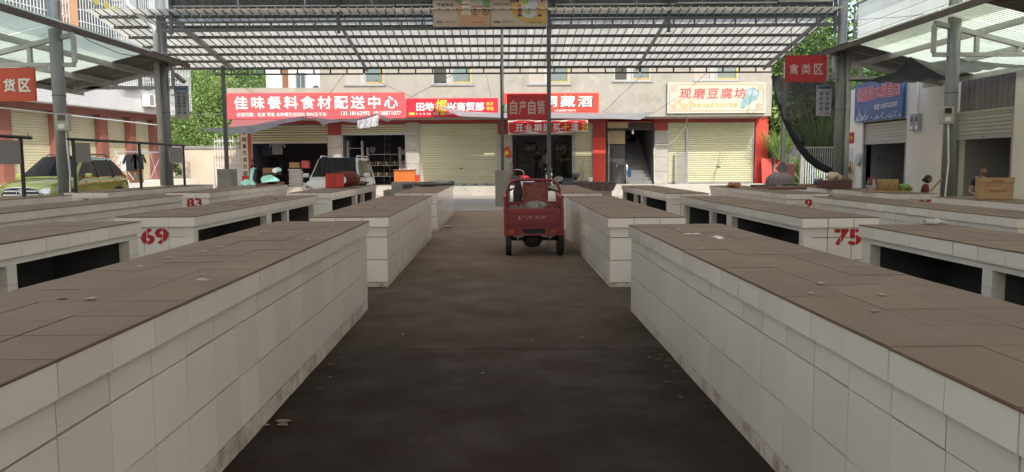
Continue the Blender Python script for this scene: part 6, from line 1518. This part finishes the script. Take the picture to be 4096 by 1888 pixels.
for i, (u, v, L_, w, h, rz, m_, lab) in enumerate(((3052,744,.62,.3,.07,.1,mat('dark mottled roll', (.11,.08,.08), .8, var=.5, scale=12),'dark mottled roll lying on stall 93'), (3112,749,1.1,.25,.05,-.12,wood,'long brown board lying on stall 93'), (3150,753,.9,.2,.06,-.12,mat('red brown plank', (.16,.07,.05), .7, var=.2, scale=5),'red brown plank lying on stall 93 before the bale'))):
    p = (7.305, 21.17, 0.83) if i == 0 else ((7.314, 20.05, 0.83) if i == 1 else (7.263, 19.248, 0.83))
    tag(MB().cbox((p[0], p[1], zt(p[0])+h/2), (L_, w, h), rz).build('board' if i else 'roll', m_, bevel=.02 if i == 0 else .004), lab, 'board' if i else 'roll')
# bale of grey raffia with a cardboard sheet by the right pole
ba = thing('raffia_bale', 'grey shaggy raffia bale standing by the right canopy pole', 'bale', (9.95, 27.0, gz(10)))
rf = mat('grey raffia', (.36,.31,.31), .9, var=.35, scale=8, stretch=(3,3,.5)); MB().lathe([(.42,0),(.46,.5),(.42,.95),(.25,1.18),(.08,1.24)], (9.86, 26.9, gz(10)), 18).build('core', rf, ba, smooth=True); m = MB(); q = random.Random(12)
for i in range(260):
    a = q.uniform(0,6.28); r0 = .30; z0 = 1.05+q.uniform(-.1,.12); p = [(9.86+r0*math.cos(a)*.6, 26.9+r0*math.sin(a)*.6, gz(10)+z0+.06), (9.86+.44*math.cos(a), 26.9+.44*math.sin(a), gz(10)+z0-.15), (9.86+.50*math.cos(a+.05), 26.9+.50*math.sin(a), gz(10)+q.uniform(.3,.8))]
    m.tube(p, [.012,.016,.004], 3, False)
o = m.build('strands', rf, ba); o['kind'] = 'stuff'
tag(MB().cbox((9.88, 26.7, 1.276), (.36,.05,.34), 0, .2, .66).build('foam_board', mat('grey printed board', (.25,.25,.235), .8, var=.2, scale=6), bevel=.006), 'grey square board leaning tilted on the raffia bale', 'board')
mx = thing('maroon_chair', 'dark maroon chair back standing right of the raffia bale', 'chair', (10.45, 27.6, gz(10))); mm_ = mat('maroon fabric', (.14,.03,.035), .8, var=.1); MB().cbox((10.42, 27.6, 1.05), (.42,.06,.75)).build('backrest', mm_, mx, bevel=.03); MB().cbox((10.42, 27.85, .52), (.44,.5,.07)).build('seat', mm_, mx, bevel=.03)
for xx in (10.25,10.6):
    for yy in (27.62, 28.05): MB().bar((xx,yy,gz(10)),(xx,yy,.5),.03,.03).build('leg', black_tube, mx)
# stall 95: chopping block, jars, knife board, blue tub
p = (9.21, 18.086, 0.83); zz = zt(9.2)
cb = thing('chopping_block', 'thick round wooden chopping block on stall 95', 'chopping block', (p[0], p[1], zz)); MB().lathe([(.235,0),(.245,.03),(.24,.25),(.22,.262)], (p[0], p[1], zz+.02), 24).build('block', mat('stained block wood', (.33,.20,.09), .85, var=.5, scale=9, stretch=(2,2,.6), dirt=((.10,.05,.03),.8,6,.55)), cb, smooth=True); MB().cbox((p[0]-.05, p[1], zz+.01), (.95,.5,.018)).build('board', mat('pale cutting board', (.50,.38,.24), .8), cb)
jt = thing('bottle_tub', 'clear tub of small red capped bottles on stall 95', 'tub', (p[0]-.45, p[1]+.05, zz)); xb_ = p[0]-.42; yb_ = p[1]-.05
MB().lathe([(.10,.02),(.13,.14),(.135,.15)], (xb_, yb_, zz), 16).build('tub', mat('cloudy plastic', (.45,.46,.46), .3), jt, smooth=True)
for i in range(6): a = i*1.05; bo_ = MB().lathe([(.03,0),(.035,.1),(.03,.17),(.014,.2),(.014,.22)], (xb_+.065*math.cos(a), yb_+.065*math.sin(a), zz+.08), 10).build('bottle', mat(['green bottle','sauce bottle','pale bottle'][i%3], [(.06,.15,.05),(.20,.02,.02),(.5,.48,.42)][i%3], .2), jt, smooth=True); MB().lathe([(.018,.22),(.018,.26)], (xb_+.065*math.cos(a), yb_+.065*math.sin(a), zz+.08), 8).build('cap', mat('red cap', (.45,.01,.02), .4), bo_)
heap('green_bags', 'green and yellow plastic bags on stall 95 right of the block', (p[0]+.45, p[1]+.1, zz+.08), (.16,.2,.09), mat('green plastic', (.20,.34,.08), .4, var=.6, scale=9), 9, 'bags', .5)
p = (8.877, 20.031, 0.8); tag(MB().cbox((p[0], p[1]+.2, zt(8.9)+.11), (.80,.35,.22), .1).build('maroon_box', mat('maroon card', (.13,.06,.055), .8, var=.1), bevel=.008), 'low maroon box on stall 95 left end', 'box'); heap('cream_cloth', 'cream cloth heap on top of the maroon box', (p[0]+.05, p[1]+.35, zt(8.9)+.30), (.20,.18,.12), mat('cream cloth', (.52,.42,.30), .9, var=.2, scale=8), 11, 'cloth', .3)
p = (10.272, 24.6, 0.837); bt_ = thing('paint_tub', 'small white and blue plastic tub on the board behind stall 95', 'tub', p); MB().lathe([(.13,-.13),(.15,.1),(.16,.1),(.16,.13)], p, 16).build('body', white_paint, bt_, smooth=True); MB().lathe([(.1415,-.09),(.1485,.04)], p, 16).build('label', mat('blue tub label', (.01,.12,.42), .4), bt_, smooth=True)
bsh = thing('trestle_board', 'low board with woven trays behind stall 95', 'board', (9.7, 24.7, 0)); box('top', cement, (9.0, 24.4, .64), (11.0, 25.2, .72), bsh); 
for xx in (9.2, 10.8): box('leg', cement, (xx-.08, 24.5, gz(10)-.02), (xx+.08, 25.1, .64), bsh)
p = (9.927, 24.7, 0.725); MB().lathe([(.32,0),(.36,.04),(.34,.05),(.30,.015)], (p[0], 24.75, .72), 20).build('tray', mat('woven tray', (.40,.24,.10), .9, var=.4, scale=30), bsh); MB().cbox((p[0]-.5, 24.75, .745), (.5,.3,.05)).build('tray', mat('dark green tray', (.03,.07,.06), .5), bsh)
# brown carton on the outer right stall
ctn = thing('cardboard_box', 'large brown carton with faded red print on the outer right stall', 'box', (0,0,0))
red_print = mat('faded red print', (.33,.12,.07), .8, var=.2, scale=20)
MB().cbox((0,0,.195), (.56,.44,.39)).build('body', cardboard, ctn, bevel=.006); MB().cbox((0,-.226,.355), (.55,.012,.085), 0, -.08).build('flap', cardboard, ctn); MB().cbox((.286,0,.34), (.012,.43,.12), 0, 0, .08).build('flap', cardboard, ctn); MB().cbox((-.282,0,.38), (.012,.42,.07), 0, 0, -.15).build('flap', cardboard, ctn)
MB().cbox((0,-.2215,.25), (.56,.003,.006)).build('crease', mat('carton crease', (.30,.18,.09), .9), ctn)
text_fit('锦湘大枣', (.03,-.2225,.15), .28, .055, red_print, ctn, bold=.02, depth=.001); MB().cbox((.02,-.2345,.345), (.20,.003,.035)).build('print_strip', red_print, ctn)
ctn.location = (9.30, 14.3, zt(9.2)); ctn.rotation_euler = (0,0,-.43)
# grey concrete block at the far end of the left stall
cbk = thing('concrete_block', 'stepped grey concrete counter behind the farthest left stall', 'counter', (-3.1, 24.8, 0)); box('base', cement, (-3.62, 24.2, gz(-3)-.01), (-2.7, 25.3, .68), cbk); box('step', cement, (-3.38, 24.3, .682), (-2.66, 25.3, .93), cbk, .01)
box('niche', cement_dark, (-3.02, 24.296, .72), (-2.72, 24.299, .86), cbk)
tr2 = thing('scrap_trough', 'brown mottled trough lying beyond the farthest right stall', 'trough', (2.9, 26, 0)); p = (3.212, 25, 0.657); MB().prism([(-.5,0),(.5,0),(.62,.28),(-.85,.30)], (p[0]+.05, 25.2, .58), (1,0,0), (0,0,1), -.5).build('body', mat('mottled brown scrap', (.13,.085,.08), .8, var=.7, scale=7), tr2, bevel=.02); box('base', cement, (p[0]-.5, 25.2, gz(3)-.01), (p[0]+.5, 25.7, .58), tr2)
# litter
def litter(n, area, name, label, cat, m_, size, z=.0, seed=1, grp=None):
    q_ = random.Random(seed)
    for i in range(n):
        x, y = q_.uniform(area[0], area[1]), q_.uniform(area[2], area[3]); s = size*q_.uniform(.6,1.5); m = MB(); k = 6
        pts = [(x+s*math.cos(a*6.28/k)*q_.uniform(.4,1.2), y+s*.7*math.sin(a*6.28/k)*q_.uniform(.4,1.2), gz(x)+z+q_.uniform(.003,.008)) for a in range(k)]
        m.add(pts+[(x, y, gz(x)+z+.010*q_.random()+.004)], [(a, (a+1)%k, k) for a in range(k)]); tag(m.build(name, m_, solid=.002), label, cat, grp)
dry = mat('dry leaf litter', (.13,.09,.06), .9, var=.4, scale=20); paper = mat('pale paper scrap', (.34,.32,.28), .8, var=.2, scale=20)
litter(22, (-1.55,-1.15, 9.6,12.0), 'dry_leaf', 'dry leaf lying at the foot of the middle left stall', 'leaf', dry, .045, .004, 1, 'leaves by the middle left stall'); litter(7, (-1.2,-.4, 10.0,12.5), 'dry_leaf', 'dry scrap lying on the floor left of the tricycle', 'leaf', dry, .05, .004, 2, 'scraps left of the tricycle'); litter(16, (1.12,1.3, 4.6,7.6), 'dry_leaf', 'dry scrap at the foot of the nearest right stall', 'leaf', dry, .022, .004, 3, 'scraps by the nearest right stall'); litter(12, (-1.28,-.9, 5.0,7.7), 'dry_leaf', 'dry scrap at the foot of the nearest left stall', 'leaf', dry, .022, .004, 4, 'scraps by the nearest left stall')
litter(3, (-1.37,-1.21, 4.29,4.39), 'dry_leaf', 'pale dry leaf on the floor near the nearest left stall', 'leaf', mat('pale dry leaf', (.20,.15,.11), .9, var=.3, scale=20), .04, .004, 5, 'pale leaves near the nearest left stall'); litter(5, (-.9,1.0, 5,9.5), 'paper_scrap', 'tiny pale scrap lying in the middle of the aisle', 'scrap', paper, .014, .004, 6, 'scraps in the aisle')
litter(14, (-2.1,-1.45, 2.6,7.4), 'paper_scrap', 'pale scrap lying on the nearest left stall top', 'scrap', mat('dusty scrap', (.40,.34,.28), .9, var=.2, scale=20), .035, .912, 7, 'scraps on the nearest left stall'); litter(22, (1.45,2.15, 2.4,7.4), 'paper_scrap', 'pale scrap lying on the nearest right stall top', 'scrap', mat('dusty scrap', (0,0,0)), .02, .889, 8, 'scraps on the nearest right stall'); litter(7, (1.4,2.1, 6.2,7.4), 'paper_scrap', 'white smear of dried lime on the nearest right stall top', 'scrap', white_paint, .045, .888, 9, 'white smears on the nearest right stall')
litter(10, (1.45,2.1, 10,15), 'paper_scrap', 'pale scrap lying on the middle right stall top', 'scrap', paper, .035, .858, 10, 'scraps on the middle right stall'); litter(10, (-2.1,-1.45, 10,15), 'dry_leaf', 'dark scrap lying on the middle left stall top', 'scrap', dry, .03, .858, 11, 'scraps on the middle left stall'); litter(60, (-4.4,-3.8, 11.5,14.5), 'dry_leaf', 'dry crumb scattered on the stall 69 top', 'crumb', dry, .022, .858, 12, 'crumbs on stall 69')
p = (4.421, 7.722, 0.86); heap('plastic_bag', 'small white plastic bag lying on the shelf stall at the right frame edge', (p[0], p[1], gz(p[0])+.915), (.09,.10,.03), mat('white plastic bag', (0,0,0)), 12, 'bag', .5)
p = (-1.177, 17.771, 0); bw = thing('paper_bowl', 'white paper bowl lying on the aisle floor', 'bowl', (p[0], p[1], .01)); MB().lathe([(.05,.0),(.08,.05),(.085,.055),(.045,.008)], (p[0], p[1], gz(p[0])+.006), 16).build('bowl', white_paint, bw, smooth=True)
tag(MB().tube([(9.468, 16.722, 0.83), (9.507, 16.4, 1.104)], .02, 6).build('bamboo_stick', mat('bamboo', (.52,.36,.12), .6)), 'yellow bamboo stick leaning on the near right column', 'stick')

# ================================================================ people
def person(label, joints, radii, edges, mats, zones, loc, rz, head, look=0.0, hair_long=False, bun=False, carry=None):
    """one continuous skinned body; head is a shaped surface of its own child mesh holds hair"""
    t = thing('person', label, 'person', (0,0,0))
    names = list(joints); me = bpy.data.meshes.new('body')
    me.from_pydata([joints[n] for n in names], [(names.index(a), names.index(b)) for a, b in edges], [])
    o = bpy.data.objects.new('body', me); COL.objects.link(o)
    sk = o.modifiers.new('skin', 'SKIN'); sk.use_smooth_shade = True
    for i, n in enumerate(names):
        r_ = radii[n]; me.skin_vertices[0].data[i].radius = (r_, r_) if not isinstance(r_, tuple) else r_
        me.skin_vertices[0].data[i].use_root = (n == 'pelvis')
    sb_ = o.modifiers.new('sub', 'SUBSURF'); sb_.levels = sb_.render_levels = 2
    dg = bpy.context.evaluated_depsgraph_get()
    m2 = bpy.data.meshes.new_from_object(o.evaluated_get(dg)); bpy.data.objects.remove(o)
    m2.materials.clear()
    for m_ in mats: m2.materials.append(m_)
    J = [(n, Vector(joints[n])) for n in names]
    for p in m2.polygons:
        c = p.center; best = None
        for a, b in edges:
            A, B = Vector(joints[a]), Vector(joints[b]); d = B-A; f = max(0, min(1, (c-A).dot(d)/max(1e-6, d.length_squared))); dist = (A+d*f-c).length
            if best is None or dist < best[0]: best = (dist, a if f < .5 else b)
        p.material_index = zones.get(best[1], 0); p.use_smooth = True
    body = bpy.data.objects.new('body', m2); COL.objects.link(body); body.parent = t
    hx, hy, hz = head; H_ = MB(); n, k = 18, 14; rows = []
    for i in range(k+1):                              # skull, jaw, nose
        th = math.pi*i/k; row = []
        for j in range(n):
            a = 2*math.pi*j/n; x = .076*math.sin(th)*math.cos(a); y = .096*math.sin(th)*math.sin(a); z = .118*math.cos(th)
            if z < -.03: x *= 1-.30*(-z-.03)/.09; y = y*(1-.15*(-z-.03)/.09)
            if y < 0 and abs(x) < .022 and -.045 < z < .02: y -= .020*(1-abs(x)/.022)*(.02-z)/.065
            if y < 0 and .0 < z < .035 and .015 < abs(x) < .05: y += .007
            row.append((x, y, z))
        rows.append(row)
    for r_ in rows: r_.append(r_[0])
    hd = H_.grid(rows); ca, sa = math.cos(look), math.sin(look)
    def turn(mb): mb.v = [(hx+x*ca-y*sa, hy+x*sa+y*ca, hz+z) for x, y, z in mb.v]; return mb
    ho = turn(hd).build('head', mats[0], None, smooth=True); ho.parent = body
    for s in (-1, 1):
        e = turn(MB().blob((s*.078, .008, -.01), (.010,.022,.032), 1, .1, 8, 6)).build('ear', mats[0], None, smooth=True); e.parent = ho
        e = turn(MB().blob((s*.030, -.083, .014), (.013,.008,.007), 1, 0, 8, 6)).build('eye', glass_dark, None, smooth=True); e.parent = ho
        e = turn(MB().cbox((s*.032, -.09, .034), (.034,.008,.007), 0, 0, -s*.12)).build('eyebrow', hair, None); e.parent = ho
    e = turn(MB().cbox((0, -.088, -.062), (.044,.008,.010))).build('mouth', mat('lips', (.22,.08,.07), .6), None, bevel=.003); e.parent = ho
    hr = MB(); rows = []
    for i in range(9):
        th = (.62 if not hair_long else .78)*math.pi*i/8; row = []
        for j in range(n+1):
            a = 2*math.pi*j/n; f = 1.09; low = -.02 if math.sin(a) < -.2 else -.09
            x = .080*f*math.sin(th)*math.cos(a); y = .100*f*math.sin(th)*math.sin(a)+.006; z = .124*math.cos(th)
            if math.sin(a) < -.25: z = max(z, .052)
            row.append((x, y, z))
        rows.append(row)
    h_ = turn(hr.grid(rows)).build('hair', hair, None, smooth=True); h_.parent = body
    if bun:
        b_ = turn(MB().blob((0, .115, -.02), (.05,.045,.05), 2, .1, 12, 8)).build('bun', hair, None, smooth=True); b_.parent = h_
    # hands
    for s in ('l', 'r'):
        if 'hand'+s not in joints: continue
        w, hnd = Vector(joints['wrist'+s]), Vector(joints['hand'+s]); d = (hnd-w).normalized(); side = d.cross(Vector((0,0,1)));  side = side.normalized() if side.length > .1 else Vector((1,0,0)); nrm = side.cross(d)
        for q_ in range(4):
            b0 = hnd + side*(.030-.020*q_); L_ = [.068,.078,.072,.056][q_]
            f_ = MB().tube([b0-d*.01, b0+d*L_*.5-nrm*.004, b0+d*L_-nrm*.022], [.0088,.008,.0062], 7).build('finger', mats[0], None, smooth=True); f_.parent = body
        b0 = w.lerp(hnd, .45)+side*.036
        f_ = MB().tube([b0, b0+side*.020+d*.028, b0+side*.018+d*.058-nrm*.01], [.0105,.0095,.007], 7).build('thumb', mats[0], None, smooth=True); f_.parent = body
    t.location = loc; t.rotation_euler = (0,0,rz)
    return t
def standing(lean=0.0, arml=((-.24,.0,1.08),(-.22,-.16,.92)), armr=((.24,.0,1.08),(.22,-.16,.92)), h=1.0):
    al, wl = arml; ar, wr = armr
    def ex(e, w): e, w = Vector(e), Vector(w); return tuple(w+(w-e).normalized()*.085)
    J = dict(pelvis=(0,0,.93), waist=(0,-.01-lean*.1,1.08), chest=(0,-lean*.25,1.26), neckb=(0,-lean*.35,1.43), neck=(0,-lean*.40-.01,1.50),
             shl=(-.175,-lean*.3,1.385), ell=al, wristl=wl, handl=ex(al, wl), shr=(.175,-lean*.3,1.385), elr=ar, wristr=wr, handr=ex(ar, wr),
             hipl=(-.095,0,.88), kneel=(-.10,-.02,.49), anklel=(-.105,.02,.09), toel=(-.12,-.14,.035), hipr=(.095,0,.88), kneer=(.10,.0,.49), ankler=(.105,.03,.09), toer=(.125,-.13,.035))
    return {k: tuple(c*h for c in v) for k, v in J.items()}
EDG = [('pelvis','waist'),('waist','chest'),('chest','neckb'),('neckb','neck'),('neckb','shl'),('shl','ell'),('ell','wristl'),('wristl','handl'),('neckb','shr'),('shr','elr'),('elr','wristr'),('wristr','handr'),('pelvis','hipl'),('hipl','kneel'),('kneel','anklel'),('anklel','toel'),('pelvis','hipr'),('hipr','kneer'),('kneer','ankler'),('ankler','toer')]
RAD = dict(pelvis=(.135,.115), waist=(.135,.105), chest=(.155,.115), neckb=(.085,.075), neck=.052, shl=.068, ell=.045, wristl=.030, handl=(.040,.020), shr=.068, elr=.045, wristr=.030, handr=(.040,.020), hipl=.092, kneel=.062, anklel=.045, toel=.035, hipr=.092, kneer=.062, ankler=.045, toer=.035)
Zn = dict(pelvis=2, waist=1, chest=1, neckb=1, neck=0, shl=1, shr=1, ell=0, elr=0, wristl=0, wristr=0, handl=0, handr=0, hipl=2, hipr=2, kneel=2, kneer=2, anklel=2, ankler=2, toel=3, toer=3)
shoe = mat('dark shoe', (.02,.02,.02), .6); trs = mat('dark trousers', (.025,.026,.032), .9, var=.1)
person('person in a grey shirt standing with back turned inside the wine shop', standing(.25, ((-.27,-.05,1.12),(-.2,-.28,1.05)), ((.27,-.05,1.12),(.2,-.28,1.05))), RAD, EDG, [skin, mat('grey shirt', (.34,.34,.33), .9, var=.1), trs, shoe], Zn, (2.48, 39.4, ZP), math.pi+.2, (0,-.14,1.62))
person('person in dark clothes standing at the left inside the wine shop', standing(.1, ((-.25,-.03,1.1),(-.15,-.25,1.1))), RAD, EDG, [skin, mat('dark blue shirt', (.03,.034,.05), .9), trs, shoe], Zn, (2.02, 39.9, ZP), -.5, (0,-.08,1.63))
person('person in dark clothes reaching out at the right inside the wine shop', standing(.1, ((-.30,-.14,1.20),(-.18,-.36,1.22)), ((.33,-.12,1.24),(.46,-.34,1.26))), RAD, EDG, [skin, mat('charcoal shirt', (.05,.048,.052), .9), trs, shoe], Zn, (3.28, 39.7, ZP), .8, (0,-.08,1.63))
# seated man behind the carton
def seated(arml, armr, drop=0):
    J = standing(.12, arml, armr)
    d = Vector((0,0,-.44+drop))
    for k in J:
        if k not in ('kneel','kneer','anklel','ankler','toel','toer','hipl','hipr'): J[k] = tuple(Vector(J[k])+d)
    J.update(hipl=(-.10,-.05,.46+drop), kneel=(-.14,-.46,.50), anklel=(-.15,-.44,.09), toel=(-.17,-.60,.035), hipr=(.10,-.05,.46+drop), kneer=(.14,-.46,.50), ankler=(.15,-.44,.09), toer=(.17,-.60,.035))
    return J
px_, py_ = 10.68, 17.1
man = seated(((-.27,-.06,1.10),(-.16,-.30,1.00)), ((.27,-.06,1.10),(.16,-.30,1.00)))
sx = (11.781, 18.6, 1.142)
person('man in a navy shirt sitting behind the large carton', man, RAD, EDG, [skin, mat('navy polo shirt', (.012,.016,.05), .9, var=.1), trs, shoe], Zn, (sx[0], sx[1], gz(11)+.17), -.25, (0,-.10,1.62-.44))
st_ = thing('stool', 'low wooden stool under the seated man', 'stool', (sx[0], sx[1], gz(11)))
MB().cbox((sx[0], sx[1]+.02, gz(11)+.51), (.36,.34,.05)).build('seat', wood, st_, bevel=.01)
for a in (-1,1):
    for b in (-1,1): MB().bar((sx[0]+a*.13, sx[1]+b*.13, gz(11)), (sx[0]+a*.12, sx[1]+b*.12, gz(11)+.49), .04,.04).build('leg', wood, st_)
sx2 = (11.81, 21.2, 0.742)
person('person with a hair bun and red top sitting low behind stall 95', seated(((-.27,-.06,1.08),(-.16,-.30,.98)), ((.27,-.06,1.08),(.16,-.30,.98)), -.13), RAD, EDG, [skin, mat('dark red top', (.16,.02,.025), .9), trs, shoe], Zn, (sx2[0], sx2[1], gz(11)+.03), 1.2, (0,-.10,1.62-.57), .2, True, True)
st_ = thing('stool', 'low stool under the person in the red top', 'stool', (sx2[0], sx2[1], gz(11)))
MB().cbox((sx2[0], sx2[1], gz(11)+.22), (.32,.30,.05)).build('seat', wood, st_, bevel=.01)
for a in (-1,1):
    for b in (-1,1): MB().bar((sx2[0]+a*.11, sx2[1]+b*.11, gz(11)), (sx2[0]+a*.10, sx2[1]+b*.10, gz(11)+.20), .04,.04).build('leg', wood, st_)
sx3 = (-4.604, 38.2, 1.511)
person('person sitting behind the orange desk, half hidden by the pier', seated(((-.27,-.06,1.08),(-.16,-.30,.98)), ((.27,-.06,1.08),(.16,-.30,.98))), RAD, EDG, [skin, mat('pale shirt', (.30,.28,.27), .9), trs, shoe], Zn, (sx3[0], sx3[1], ZP), -.3, (0,-.10,1.62-.44))
st_ = thing('stool', 'plain stool under the person at the orange desk', 'stool', (sx3[0], sx3[1], ZP))
MB().cbox((sx3[0], sx3[1]+.02, ZP+.36), (.34,.32,.05)).build('seat', wood, st_, bevel=.01)
for a in (-1,1):
    for b in (-1,1): MB().bar((sx3[0]+a*.12, sx3[1]+b*.12, ZP), (sx3[0]+a*.11, sx3[1]+b*.11, ZP+.34), .04,.04).build('leg', wood, st_)
